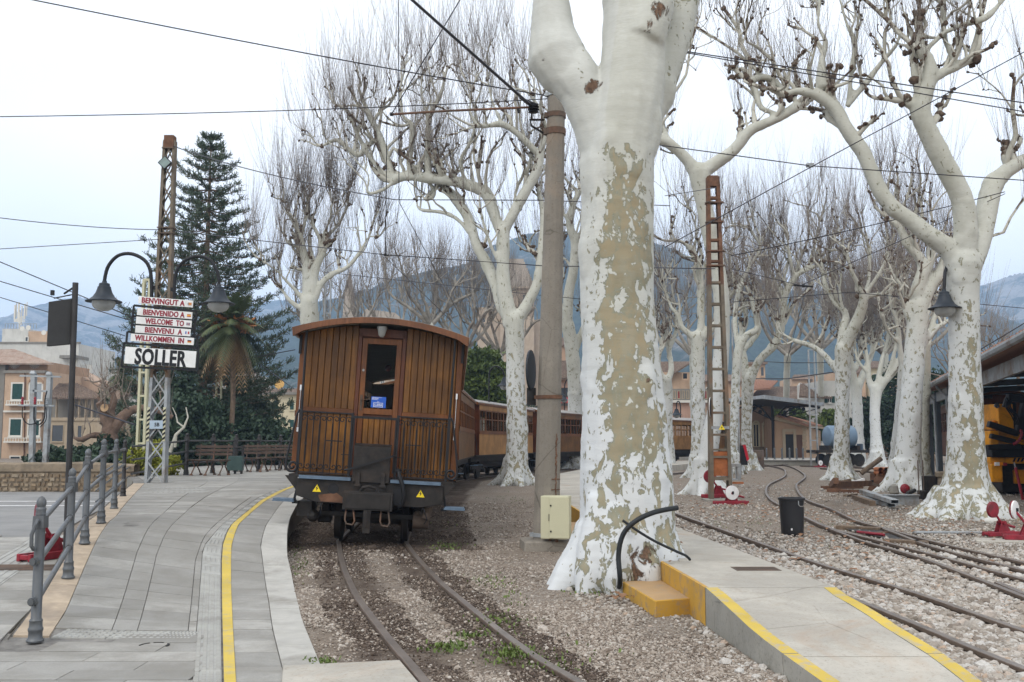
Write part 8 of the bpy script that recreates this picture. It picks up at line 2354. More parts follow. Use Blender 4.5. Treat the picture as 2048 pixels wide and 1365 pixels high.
# twin utility posts
up_ = thing('utility_posts', 'pair of grey lattice posts with a crossbar, insulators and looping cables', 'utility pole', (P(78, 925, 33).x, 33, 0))
for (xa, xb, ya) in ((61, 66, 748), (88, 98, 750)):
 a, b = P(xa, 940, 33), P(xb, ya, 33)
 m_ = MB(); m_.bar(a, b, .14, .05, up=Vector((0, 1, 0))); m_.bar(a + Vector((.06, .1, 0)), b + Vector((.05, .1, 0)), .04, .12, up=Vector((0, 1, 0))); m_.bar(a + Vector((-.06, .1, 0)), b + Vector((-.05, .1, 0)), .04, .12, up=Vector((0, 1, 0))); m_.build('post', MT['galv'], up_, world=True)
 m_ = MB(); m_.box(b + Vector((0, 0, .05)), (.18, .15, .1), None, .6); m_.build('post_cap', MT['galv'], up_, world=True)
m_ = MB(); m_.bar(P(40, 752, 33), P(122, 754, 33), .06, .06); m_.bar(P(36, 811, 32.9), P(108, 812, 32.9), .05, .05); m_.bar(P(66, 782, 33), P(92, 783, 33), .05, .06); m_.build('crossbar', MT['galv'], up_, world=True)
for px in (45, 70, 94):
 m_ = MB(); m_.lathe([(.02, -.16), (.05, -.14), (.03, -.10), (.05, -.08), (.03, -.04), (.05, -.02), (.03, .02), (.05, .04), (.02, .10)], P(px, 800, 32.9), 8); m_.build('insulator', MT['red_paint'] if px < 90 else MT['galv'], up_, world=True)
m_ = MB()
m_.tube(catmull([P(45, 815, 32.8), P(45, 835, 32.8), P(55, 848, 32.8), P(68, 848, 32.8), P(82, 840, 32.8)], .1), .018, 6); m_.tube(catmull([P(68, 815, 32.8), P(68, 840, 32.8), P(76, 850, 32.8), P(88, 838, 32.8), P(90, 800, 32.8), P(94, 782, 32.8)], .1), .022, 6); m_.tube(catmull([P(92, 815, 32.8), P(92, 840, 32.8), P(80, 855, 32.8)], .1), .016, 6)
m_.build('cables', MT['black'], up_, world=True)
# ---------------- buildings
def box_px(root, px0, px1, pyt, Y, depth, mat, name='wall', zb=-.1):
 a, b = P(px0, pyt, Y), P(px1, pyt, Y); m_ = MB(); m_.bb(a.x, b.x, Y, Y + depth, zb, a.z)
 return m_.build(name, mat, root, world=True)
def window(root, px0, px1, py0, py1, Y, frame='win_frame', pane='dark_glass', fr=.09, arch=False, sill=True, proud=.05, bars=True):
 a, b = P(px0, py1, Y), P(px1, py0, Y); x0_, x1_, z0_, z1_ = a.x, b.x, a.z, b.z
 m_ = MB()
 m_.bb(x0_ - fr, x0_, Y - proud, Y + .02, z0_ - fr, z1_ + fr); m_.bb(x1_, x1_ + fr, Y - proud, Y + .02, z0_ - fr, z1_ + fr); m_.bb(x0_, x1_, Y - proud, Y + .02, z1_, z1_ + fr); m_.bb(x0_, x1_, Y - proud, Y + .02, z0_ - fr, z0_)
 if sill: m_.bb(x0_ - fr * 1.4, x1_ + fr * 1.4, Y - proud - .08, Y, z0_ - fr - .07, z0_ - fr)
 w = m_.build('window', MT[frame], root, world=True)
 m_ = MB(); m_.bb(x0_, x1_, Y - .012, Y - .004, z0_, z1_)
 if pane in ('shutter', 'brown_shutter'):
  m_.bb((x0_ + x1_) / 2 - .015, (x0_ + x1_) / 2 + .015, Y - .03, Y - .012, z0_, z1_)
  k = max(3, int((z1_ - z0_) / .12))
  for i in range(k): m_.bb(x0_ + .03, x1_ - .03, Y - .024, Y - .012, z0_ + (z1_ - z0_) * (i + .2) / k, z0_ + (z1_ - z0_) * (i + .7) / k)
 o = m_.build('shutter' if 'shutter' in pane else 'pane', MT[pane], w); o.location = (-root.location[0], -root.location[1], -root.location[2])
 if bars and 'shutter' not in pane:
  m_ = MB(); xm = (x0_ + x1_) / 2; m_.bb(xm - .03, xm + .03, Y - .035, Y - .013, z0_, z1_); o = m_.build('glazing_bar', MT[frame], w); o.location = (-root.location[0], -root.location[1], -root.location[2])
 return w
def tile_roof(root, a, b, c, d, n=None, mat='tile', name='roof', thick=.08):
 """a,b eave ends, d,c ridge ends; tile channels run up the slope"""
 a, b, c, d = [Vector(p) for p in (a, b, c, d)]
 n = n or max(6, int((b - a).length / .28)); cols = n * 4; rws = max(4, int(((d - a).length) / .45))
 nrm = (b - a).cross(d - a).normalized()
 if nrm.z < 0: nrm = -nrm
 vs, fs = [], []
 for j in range(rws + 1):
  v = j / rws
  for i in range(cols + 1):
   u = i / cols; p = (a * (1 - u) + b * u) * (1 - v) + (d * (1 - u) + c * u) * v
   h = .055 * math.sin(2 * PI * (i / 4)) + .02 * noise.noise(Vector((i // 4 * 1.7, j * 2.3, p.x)))
   vs.append(p + nrm * (h + .03 - .03 * (j % 1)))
 W_ = cols + 1
 for j in range(rws):
  for i in range(cols): fs.append((j * W_ + i, j * W_ + i + 1, (j + 1) * W_ + i + 1, (j + 1) * W_ + i))
 m_ = MB(); m_.add(vs, fs);
 m_.add([a, b, c, d, a - nrm * thick, b - nrm * thick, c - nrm * thick, d - nrm * thick], [(4, 5, 6, 7), (0, 1, 5, 4), (1, 2, 6, 5), (2, 3, 7, 6), (3, 0, 4, 7)])
 return m_.build(name, MT[mat], root, world=True, fix=False)
def bld(label, px, Y, name='house', cat='house'):
 return thing(name, label, cat, (P(px, 885, Y).x, Y, 0))
# peach house, far left
Y = 90
h = bld('peach town house with green shutters, balconies and a tiled roof at the far left', 45, Y)
box_px(h, 11, 88, 742, Y, 10, MT['peach']); box_px(h, -70, 11, 724, Y + .2, 10, MT['grey_plaster'], 'side_wall')
box_px(h, 11, 96, 724, Y + .8, 9, MT['peach2'], 'attic_wall')
for px0, px1, py0, py1 in ((24, 46, 768, 799), (20, 43, 839, 871), (57, 79, 841, 871)): window(h, px0, px1, py0, py1, Y, pane='shutter', fr=.13)
window(h, 21, 40, 914, 922, Y, fr=.1, bars=False)
window(h, 59, 84, 768, 799, Y, pane='pane_sky', fr=.12)
m_ = MB(); c = P(71.5, 768, Y)
for k in range(9):
 a0, a1 = PI * k / 9, PI * (k + 1) / 9; R = M(15, Y)
 m_.bar(c + Vector((R * math.cos(a0), -.05, R * math.sin(a0) * .8)), c + Vector((R * math.cos(a1), -.05, R * math.sin(a1) * .8)), .12, .16, up=Vector((0, 1, 0)))
m_.build('arch', MT['peach2'], h, world=True)
for py0, py1, a, b in ((802, 812, 18, 88), (876, 886, 14, 90)):
 m_ = MB(); p, q = P(a, py1, Y), P(b, py0, Y); m_.bb(p.x, q.x, Y - .7, Y, p.z, p.z + .14); m_.bb(p.x + .05, q.x - .05, Y - .66, Y - .6, q.z - .06, q.z)
 for k in range(14): xx = p.x + .1 + (q.x - p.x - .2) * k / 13; m_.bb(xx - .03, xx + .03, Y - .65, Y - .60, p.z + .14, q.z - .05)
 m_.build('balcony', MT['win_frame'], h, world=True)
for py, dz in ((742, .22), (822, .14)):
 m_ = MB(); p, q = P(9, py, Y), P(92, py, Y); m_.bb(p.x, q.x, Y - .25, Y + .5, p.z - dz, p.z + .02); m_.build('cornice', MT['grey_plaster'] if py < 800 else MT['win_frame'], h, world=True)
for px in (30, 70):
 m_ = MB(); c = P(px, 729, Y + .75)
 for k in range(8): a0 = PI + PI * k / 8 + .1; m_.bar(c, c + Vector((M(11, Y) * math.cos(a0), -.04, M(9, Y) * math.sin(a0))), .06, .06, up=Vector((0, 1, 0)))
 m_.build('balustrade_fan', MT['win_frame'], h, world=True)
m_ = MB(); m_.tube([P(50, 745, Y - .1), P(48, 920, Y - .1)], .06, 6); m_.build('drain_pipe', MT['rust'], h, world=True)
m_ = MB(); c = P(63, 925, Y)
for k in range(8): a0, a1 = PI * k / 8, PI * (k + 1) / 8; m_.bar(c + Vector((.62 * math.cos(a0), -.05, .62 * math.sin(a0))), c + Vector((.62 * math.cos(a1), -.05, .62 * math.sin(a1))), .12, .12, up=Vector((0, 1, 0)))
m_.build('door_arch', MT['beige'], h, world=True)
tile_roof(h, P(-70, 728, Y - .4), P(108, 728, Y - .4), P(30, 700, Y + 6), P(-90, 700, Y + 6), 46, 'tile_pale')
# low house with dark roof and loggia
Y = 84
h = bld('low beige house with a dark tiled hip roof and open loggia behind the pruned tree', 155, Y)
box_px(h, 96, 212, 840, Y, 8, MT['beige'])
box_px(h, 100, 205, 795, Y + 1.6, 6, MT['grey_plaster'], 'loggia_back')
for px in (98, 110, 140, 155, 168, 181, 205):
 m_ = MB(); p, q = P(px, 840, Y), P(px + (4 if px != 140 else 7), 795, Y); m_.bb(p.x, q.x, Y, Y + .3, p.z, q.z); m_.build('pillar', MT['beige'], h, world=True)
m_ = MB(); p, q = P(96, 838, Y), P(212, 842, Y); m_.bb(p.x, q.x, Y - .1, Y + .3, q.z, p.z + .1); m_.build('ledge', MT['beige'], h, world=True)
window(h, 104, 127, 851, 883, Y, 'beige', 'dark_glass', .04, bars=False); window(h, 155, 164, 852, 884, Y, 'beige', 'dark_glass', .05, bars=False)
window(h, 100, 127, 921, 928, Y, 'beige', 'dark_glass', .04, bars=False)
tile_roof(h, P(92, 797, Y - .5), P(216, 797, Y - .5), P(155, 768, Y + 3.5), P(118, 768, Y + 3.5), 30, 'tile')
dt = simple('old_dark_roof_tile', (.12, .105, .09), .95, var=.45, scale=3, kind='World', dirt=(.20, .17, .13)); h.children[-1].data.materials[0] = dt
# long pale gable wall behind
Y = 98
h = bld('pinkish gable wall stretching behind the dark-roofed house', 145, Y)
m_ = MB(); m_.prism([P(92, 885, Y), P(92, 728, Y), P(112, 729, Y), P(150, 748, Y), P(198, 768, Y), P(200, 885, Y)], (0, 6, 0)); m_.build('wall', plaster('faded_pink_plaster', (.42, .30, .22)), h, world=True)
# white flat-roofed building with antennas
Y = 130
h = bld('white flat-roofed building with antennas and satellite dishes at the far left', 70, Y, 'building', 'building')
box_px(h, -90, 158, 688, Y, 12, MT['white_plaster']); box_px(h, 155, 185, 730, Y + 1, 10, MT['white_plaster'], 'wing')
box_px(h, 5, 57, 658, Y + 3, 8, MT['white_plaster'], 'roof_room'); box_px(h, 57, 95, 663, Y + 3, 8, MT['peach'], 'roof_room'); box_px(h, -90, 160, 684, Y - .1, .3, MT['grey_plaster'], 'parapet', P(0, 688, Y).z)
window(h, 140, 152, 716, 730, Y, pane='dark_glass', bars=False); window(h, 51, 56, 675, 683, Y + 2.9, bars=False)
m_ = MB()
for px, w, t, b in ((27, 4, 610, 640), (34, 5, 605, 645), (47, 4, 608, 638), (41, 3, 612, 650), (52, 2, 604, 632), (31, 2, 606, 634)):
 p, q = P(px, b, Y + 5), P(px + w, t, Y + 5); m_.bb(p.x, q.x, Y + 5, Y + 5.2, p.z, q.z)
m_.tube([P(39, 660, Y + 5), P(39, 625, Y + 5)], .12, 6)
for k in range(5): m_.bar(P(28, 640 + k, Y + 5), P(50, 632 + 3 * k, Y + 5), .08, .08)
m_.build('antenna_cluster', MT['win_frame'], h, world=True)
for px, py, r in ((46, 658, 5), (58, 656, 5), (89, 666, 5)):
 m_ = MB(); m_.lathe([(0, 0), (M(r, Y) * .7, .08), (M(r, Y), .22)], P(px, py, Y + 2), 14, Matrix.Rotation(PI / 2, 3, 'X')); m_.build('satellite_dish', MT['win_frame'], h, world=True)
m_ = MB(); p, q = P(10, 658, Y + 2.9), P(73, 648, Y + 2.9)
for k in range(12): xx = p.x + (q.x - p.x) * k / 11; m_.tube([(xx, Y + 2.9, p.z), (xx, Y + 2.9, q.z)], .04, 4)
m_.bar(Vector((p.x, Y + 2.9, q.z)), Vector((q.x, Y + 2.9, q.z)), .06, .06); m_.build('roof_railing', MT['galv'], h, world=True)
m_ = MB(); m_.bb(*[P(121, 0, Y).x, P(129, 0, Y).x], Y - .5, Y, P(0, 730, Y).z, P(0, 723, Y).z); m_.build('air_conditioner', MT['win_frame'], h, world=True)
m_ = MB(); m_.bb(P(158, 0, Y).x, P(190, 0, Y).x, Y - 1, Y + 3, P(0, 718, Y).z, P(0, 712, Y).z); m_.build('canopy', MT['grey_plaster'], h, world=True)
# cream building behind the coach
Y = 100
h = bld('cream building with green shutters between the conifer and the coach', 530, Y, 'building', 'building')
box_px(h, 470, 640, 788, Y, 9, MT['cream']); box_px(h, 440, 475, 802, Y + .5, 9, MT['cream'], 'side_wing')
for a, b, c, d in ((518, 526, 801, 816), (549, 556, 802, 819), (580, 588, 803, 820), (519, 527, 838, 852), (549, 556, 840, 854), (580, 588, 840, 855), (500, 506, 806, 818)): window(h, a, b, c, d, Y, 'cream', 'shutter', .04)
m_ = MB(); p, q = P(466, 785, Y), P(645, 790, Y); m_.bb(p.x, q.x, Y - .4, Y + 9, q.z, p.z); m_.build('roof_slab', MT['grey_plaster'], h, world=True)
tile_roof(h, P(466, 786, Y - .4), P(645, 786, Y - .4), P(645, 778, Y + 5), P(480, 778, Y + 5), 40, 'tile')
m_ = MB(); m_.lathe([(0, 0), (M(6, Y), .1), (M(11, Y), .35)], P(556, 769, Y + 2), 18, Matrix.Rotation(.5, 3, 'Z') @ Matrix.Rotation(PI / 2 - .2, 3, 'X')); m_.tube([P(556, 770, Y + 2), P(557, 780, Y + 2)], .06, 6); m_.build('satellite_dish', simple('ochre_dish', (.55, .33, .10), .6), h, world=True)
Y = 140
h = bld('white house with terrace high behind the palm', 475, Y); box_px(h, 436, 515, 750, Y, 8, MT['white_plaster']); box_px(h, 450, 500, 741, Y + 3, 6, MT['white_plaster'], 'upper_floor')
window(h, 478, 484, 755, 762, Y); window(h, 495, 500, 757, 765, Y); tile_roof(h, P(434, 751, Y - .4), P(517, 755, Y - .4), P(517, 745, Y + 4), P(436, 742, Y + 4), 40, 'tile')
# church, spire and far houses
Y = 170
h = bld('sandstone church with a stepped pyramidal tower roof behind the far plane trees', 1010, Y, 'church', 'church')
box_px(h, 1000, 1068, 575, Y, 12, MT['church'], 'tower'); box_px(h, 955, 1000, 615, Y + 1, 14, MT['church'], 'nave'); box_px(h, 955, 1120, 640, Y + 2, 16, MT['church'], 'transept')
m_ = MB()
for k in range(9): p, q = P(1000 + 2 * k, 575 - 7 * k, Y), P(1068 - 2.5 * k, 575 - 7 * k - 7, Y); m_.bb(p.x, q.x, Y + k * .35, Y + 12 - k * .35, p.z, q.z)
m_.build('stepped_roof', MT['spire'], h, world=True)
m_ = MB(); p, q = P(996, 578, Y), P(1072, 574, Y); m_.bb(p.x, q.x, Y - .5, Y + 12.5, p.z, q.z); m_.build('cornice', MT['church'], h, world=True)
for a, b, c, d in ((1012, 1020, 590, 612), (1046, 1054, 590, 612), (965, 970, 630, 645), (980, 985, 630, 645)): window(h, a, b, c, d, Y if a > 1000 else Y + 1, 'church', 'dark_glass', .15, bars=False)
h = bld('slender pale stone church spire left of the far twiggy trees', 698, Y, 'church_spire', 'church spire')
m_ = MB(); c = P(698, 640, Y); n = 12
for k in range(n): t0, t1 = k / n, (k + 1) / n; zz0 = c.z + (P(698, 545, Y).z - c.z) * t0; zz1 = c.z + (P(698, 545, Y).z - c.z) * t1; rr = M(11, Y) * (1 - .55 * t0 if t0 < .55 else (1 - t0) * 1.45) + .08; m_.box((c.x, Y, (zz0 + zz1) / 2), (rr * 2, rr * 2, (zz1 - zz0)), None, .93)
m_.tube([(c.x, Y, P(698, 548, Y).z), (c.x, Y, P(698, 535, Y).z)], .06, 5); m_.build('spire', MT['spire'], h, world=True)
box_px(h, 686, 710, 638, Y - 1, 4, MT['spire'], 'tower'); m_ = MB(); m_.prism([P(718, 700, Y), P(718, 640, Y), P(732, 618, Y), P(790, 626, Y), P(812, 645, Y), P(812, 700, Y)], (0, 5, 0)); m_.build('gable', MT['spire'], h, world=True)
# pinkish house seen between mast and trunk
Y = 82
h = bld('pink house with a tiled roof and red awning between the mast and the huge trunk', 1130, Y)
box_px(h, 1085, 1160, 757, Y, 8, MT['pink_plaster']); window(h, 1120, 1139, 777, 792, Y, 'brown_shutter', 'dark_glass', .05); tile_roof(h, P(1082, 759, Y - .5), P(1163, 757, Y - .5), P(1160, 722, Y + 6), P(1090, 722, Y + 6), 26, 'tile')
m_ = MB(); m_.prism([P(1115, 806, Y - .5), P(1150, 806, Y - .5), P(1150, 797, Y - .1), P(1120, 795, Y - .1)], (0, .05, .05)); m_.build('awning', flagc['r'], h, world=True)
m_ = MB(); p, q = P(1085, 812, Y - .05), P(1160, 808, Y - .05); m_.bb(p.x, q.x, Y - .2, Y, p.z, q.z); m_.build('ledge', MT['grey_plaster'], h, world=True)
Y = 150
for i, (a, b, t, mt, lab) in enumerate(((1088, 1150, 690, 'peach2', 'ochre house with a mossy tiled roof above the pink house'), (840, 900, 745, 'peach', 'peach house far behind the coach roofs'), (885, 955, 725, 'cream', 'cream house with tiled roof behind the green pine'), (600, 700, 760, 'beige', 'beige house hidden behind the rear coach'), (700, 830, 750, 'peach', 'long peach house behind the rear coach'), (1180, 1330, 740, 'beige', 'beige house behind the huge trunk'), (200, 300, 790, 'white_plaster', 'white cottage behind the conifer'), (290, 440, 800, 'beige', 'beige terrace house behind the bushes'))):
 Yi = Y - i * 4; h = bld(lab, (a + b) / 2, Yi); box_px(h, a, b, t, Yi, 9, MT[mt])
 tile_roof(h, P(a - 3, t + 1, Yi - .5), P(b + 3, t + 1, Yi - .5), P(b - 4, t - 14, Yi + 5), P(a + 4, t - 14, Yi + 5), 30, 'tile')
 for k in range(3):
  x = a + (b - a) * (k + .5) / 3; window(h, x - 3, x + 3, t + 12, t + 22, Yi, 'win_frame', 'shutter' if i % 2 else 'dark_glass', .08)
  if t < 745: window(h, x - 3, x + 3, t + 36, t + 46, Yi, 'win_frame', 'dark_glass', .08)
# ---- right half: town behind the station
Y = 92
h = bld('peach house with tiled gable above the grey balustraded block, left of the lattice mast', 1355, Y)
box_px(h, 1322, 1384, 745, Y, 8, MT['peach']); tile_roof(h, P(1316, 768, Y - .6), P(1378, 728, Y - .6), P(1384, 724, Y + 4), P(1318, 724, Y + 6), 26, 'tile'); window(h, 1366, 1374, 747, 758, Y - .65, 'peach', 'dark_glass', .05, bars=False)
box_px(h, 1300, 1440, 778, Y - 3, 3, MT['grey_plaster'], 'balustrade_block'); box_px(h, 1300, 1440, 802, Y - 3.6, .5, MT['pink_plaster'], 'lower_wall')
for k in range(9): window(h, 1347 + k * 9, 1350 + k * 9, 783, 797, Y - 3, 'beige', 'red_paint' if k % 3 == 1 else 'grey_plaster', .06, bars=False, sill=False)
m_ = MB(); p, q = P(1300, 806, Y - 3.7), P(1440, 801, Y - 3.7); m_.bb(p.x, q.x, Y - 3.9, Y - 3, p.z, q.z); m_.build('cornice', MT['win_frame'], h, world=True)
Y = 130
h = bld('square peach tower house rising behind the station-canopy tree', 1512, Y, 'tower_house', 'house')
box_px(h, 1492, 1530, 728, Y, 6, MT['peach']); window(h, 1494, 1500, 735, 752, Y, 'peach', 'dark_glass', .1, bars=False); window(h, 1522, 1527, 735, 752, Y, 'peach', 'dark_glass', .1, bars=False)
m_ = MB(); p, q = P(1488, 729, Y), P(1533, 725, Y); m_.bb(p.x, q.x, Y - .6, Y + 6, p.z, q.z); m_.build('roof', MT['tile'], h, world=True)
Y = 100
h = bld('broad old tiled roofs behind the station canopy', 1570, Y)
box_px(h, 1495, 1665, 805, Y, 12, MT['beige'])
tile_roof(h, P(1490, 806, Y - .5), P(1668, 812, Y - .5), P(1650, 772, Y + 8), P(1520, 775, Y + 8), 60, 'tile')
tile_roof(h, P(1498, 780, Y + 1), P(1540, 778, Y + 1), P(1556, 762, Y + 6), P(1500, 760, Y + 6), 14, 'tile_red', 'front_roof')
m_ = MB(); m_.lathe([(0, 0), (M(4, Y), .1), (M(6, Y), .3)], P(1604, 772, Y + 1), 14, Matrix.Rotation(-.8, 3, 'Z') @ Matrix.Rotation(PI / 2, 3, 'X')); m_.build('satellite_dish', MT['win_frame'], h, world=True)
m_ = MB(); m_.prism([P(1608, 780, Y - .2), P(1642, 787, Y - .2), P(1642, 798, Y - .4), P(1610, 796, Y - .4)], (0, .3, 0)); m_.build('dormer_frame', MT['win_frame'], h, world=True)
m_ = MB(); m_.prism([P(1612, 785, Y - .3), P(1634, 789, Y - .3), P(1634, 797, Y - .5), P(1612, 795, Y - .5)], (0, .05, 0)); m_.build('dormer_opening', MT['black'], h, world=True)
Y = 150
h = bld('small peach house with green shutters highest on the roofs behind the station', 1618, Y)
box_px(h, 1584, 1650, 757, Y, 7, MT['peach']); tile_roof(h, P(1582, 759, Y - .5), P(1652, 759, Y - .5), P(1646, 750, Y + 5), P(1588, 750, Y + 5), 24, 'tile')
window(h, 1615, 1621, 759, 766, Y, 'peach', 'shutter', .05, sill=False); window(h, 1635, 1640, 761, 766, Y, 'peach', 'shutter', .05, sill=False)
Y = 86
h = bld('white house wall with green shutters and dark openings right of the station annexe', 1655, Y)
box_px(h, 1640, 1705, 762, Y, 7, MT['white_plaster']); window(h, 1656, 1662, 794, 805, Y, 'win_frame', 'dark_glass', .06);
for a, b in ((1649, 1655), (1663, 1669)):
 m_ = MB(); p, q = P(a, 806, Y), P(b, 793, Y); m_.bb(p.x, q.x, Y - .06, Y, p.z, q.z); m_.build('shutter', MT['shutter'], h, world=True)
window(h, 1645, 1672, 832, 854, Y, 'white_plaster', 'dark_glass', .05); tile_roof(h, P(1598, 794, Y - .4), P(1665, 796, Y - .4), P(1662, 768, Y + 5), P(1600, 768, Y + 5), 20, 'tile')
for i, (a, b, t, mt, Yi, lab) in enumerate(((1670, 1730, 745, 'peach', 120, 'peach house behind the mid-distance tree'), (1735, 1800, 735, 'cream', 125, 'cream house behind the split trunk'), (1800, 1900, 770, 'peach', 110, 'peach house at the far end of the shed'), (1900, 2060, 700, 'beige', 150, 'beige house far behind the shed'), (1390, 1500, 762, 'peach2', 118, 'ochre house behind the lattice mast'))):
 h = bld(lab, (a + b) / 2, Yi); box_px(h, a, b, t + (120 if i == 3 else 0), Yi, 9, MT[mt]); t2 = t + (120 if i == 3 else 0)
 tile_roof(h, P(a - 3, t2 + 1, Yi - .5), P(b + 3, t2 + 1, Yi - .5), P(b - 4, t2 - 12, Yi + 5), P(a + 4, t2 - 12, Yi + 5), 24, 'tile')
 for k in range(2): x = a + (b - a) * (k + .5) / 2; window(h, x - 4, x + 4, t2 + 14, t2 + 28, Yi, 'win_frame', 'shutter', .08)
# station: ochre hall wall, iron canopy, annexe, forecourt kerb and bollards
Y = 74
h = bld('ochre station building with arched doors under an iron canopy', 1510, Y, 'station_building', 'station')
box_px(h, 1425, 1545, 812, Y, 9, MT['peach2']);
m_ = MB(); p, q = P(1425, 912, Y - .1), P(1545, 894, Y - .1); m_.bb(p.x, q.x, Y - .12, Y, -.1, q.z); m_.build('plinth', MT['rubble_mortar'], h, world=True)
for px in (1512, 1532, 1490, 1468):
 w = window(h, px - 4, px + 4, 850, 893, Y, 'cream', 'dark_glass', .12, sill=False)
 m_ = MB(); c = P(px, 850, Y)
 for k in range(7): a0, a1 = PI * k / 7, PI * (k + 1) / 7; m_.bar(c + Vector((.22 * math.cos(a0), -.05, .25 * math.sin(a0))), c + Vector((.22 * math.cos(a1), -.05, .25 * math.sin(a1))), .12, .1, up=Vector((0, 1, 0)))
 m_.build('arch', MT['cream'], h, world=True)
m_ = MB(); q0 = [P(1436, 801, Y - 2), P(1527, 793, Y - 8), P(1646, 808, Y - 3), P(1560, 815, Y + 3)]; m_.prism(q0, (0, 0, -.16)); m_.build('canopy_roof', MT['dark_metal'], h, world=True)  # dark colour stands in for the shade on the canopy's underside
m_ = MB(); m_.bar(q0[1] + Vector((0, -.05, -.05)), q0[2] + Vector((0, -.05, -.05)), .16, .26); m_.bar(q0[0] + Vector((0, -.05, -.05)), q0[1] + Vector((0, -.05, -.05)), .14, .22); m_.build('gutter', MT['galv'], h, world=True)
m_ = MB(); c = P(1547, 905, Y - 3); c.z = 0; ct = Vector((c.x, c.y, P(1547, 812, Y - 3).z)); m_.tube([c, ct], .10, 8); m_.build('column', MT['black'], h, world=True)
for tgt in (P(1600, 812, Y - 4), P(1640, 811, Y - 3), P(1490, 808, Y - 3)):
 m_ = MB(); zz = ct - Vector((0, 0, 1.1)); mid = (zz + tgt) / 2 + Vector((0, 0, .45)); m_.tube(catmull([zz, mid, tgt - Vector((0, 0, .15))], .4), .06, 6); m_.tube([zz + Vector((0, 0, .1)), tgt - Vector((0, 0, .2))], .035, 5)
 for k in range(3): m_.lathe([(.10, -.03), (.14, -.03), (.14, .03), (.10, .03)], zz.lerp(tgt, .25 + .2 * k) + Vector((0, 0, .12)), 8, Matrix.Rotation(PI / 2, 3, 'X'))
 m_.build('bracket', MT['black'], h, world=True)
for px in (1470, 1500):
 m_ = MB(); a, b = P(px, 845, Y - .1), P(px + 28, 812, Y - 3); m_.tube(catmull([a, (a + b) / 2 + Vector((-.2, 0, .4)), b], .4), .05, 6); m_.build('bracket', MT['black'], h, world=True)
Y = 71
h = bld('low ochre annexe with a sloping red tile roof and brown double door', 1595, Y, 'annexe', 'annexe')
m_ = MB(); a, b, c, d = P(1549, 905, Y), P(1612, 905, Y), P(1612, 852, Y), P(1549, 836, Y); a.z = b.z = -.1; m_.prism([a, b, c, d], (0, 6, 0)); m_.build('wall', MT['peach2'], h, world=True)
m_ = MB(); a, b, c, d = P(1612, 905, Y), P(1641, 905, Y + 2), P(1641, 862, Y + 2), P(1612, 853, Y); a.z = b.z = -.1; m_.prism([a, b, c, d], (.3, 3, 0)); m_.build('side_wall', MT['peach'], h, world=True)
tile_roof(h, P(1553, 831, Y - .5), P(1557, 829, Y + 6), P(1652, 853, Y + 6), P(1617, 852, Y - .6), 18, 'tile_red')
m_ = MB(); m_.bar(P(1549, 836, Y - .15), P(1614, 852, Y - .15), .2, .3); m_.bar(P(1614, 853, Y - .2), P(1652, 857, Y + 2), .15, .15); m_.build('eave_moulding', MT['beige'], h, world=True)
m_ = MB(); p, q = P(1566, 909, Y - .04), P(1592, 864, Y - .04); m_.bb(p.x, p.x + .2, Y - .08, Y, 0, q.z); m_.bb(q.x - .2, q.x, Y - .08, Y, 0, q.z); m_.bb(p.x, q.x, Y - .08, Y, q.z, q.z + .2); m_.build('door_surround', MT['beige'], h, world=True)
m_ = MB(); p, q = P(1572, 909, Y - .05), P(1587, 869, Y - .05); m_.bb(p.x, q.x, Y - .06, Y - .02, 0, q.z); m_.build('door', MT['black'], h, world=True)
m_ = MB(); p, q = P(1588, 909, Y - .05), P(1604, 870, Y - .05); m_.bb(p.x, q.x, Y - .07, Y - .02, 0, q.z); m_.build('door', MT['brown_shutter'], h, world=True, label='open brown door leaf')
for a, b in ((1612, 1618), (1630, 1635)): window(h, a, b, 862, 872, Y + (.6 if a < 1620 else 1.4), 'beige', 'dark_glass', .08, bars=False)
m_ = MB()
for py in range(846, 905, 6): p = P(1609, py, Y); m_.box((p.x, Y - .02, p.z), (.34 if (py // 6) % 2 else .24, .06, M(5, Y)))
m_.build('quoins', MT['beige'], h, world=True, kind='stuff')
kb = struct('station_kerb', (0, 0, 0))
m_ = MB(); a, b = P(1500, 0, 60), P(1640, 0, 66); m_.bb(a.x - 1, b.x, 62, 84, -.1, .33); m_.build('kerb_block', MT['concrete_side'], kb)
m_ = MB(); m_.bb(a.x - 1, b.x, 61.9, 84, .334, .35); m_.build('forecourt', MT['curb'], kb)
for i, px in enumerate((1533, 1549, 1564, 1579, 1593, 1606)):
 p = P(px, 905, 64); o = thing('bollard', ['thin grey bollard under the canopy, leftmost of the forecourt row', 'second bollard from the left, beside the canopy column', 'third bollard from the left, before the annexe wall', 'fourth bollard from the left, in front of the black annexe door', 'fifth bollard from the left, in front of the brown door leaf', 'rightmost forecourt bollard, at the annexe corner'][i], 'bollard', (p.x, 64, .35), 0, 'bollards along the station forecourt')
 m_ = MB(); m_.lathe([(.10, 0), (.09, .03), (.06, .05), (.055, .62), (.07, .64), (.06, .70), (.02, .74)], (0, 0, 0), 8); m_.build('shaft', MT['rail_grey'], o, smooth=.5)
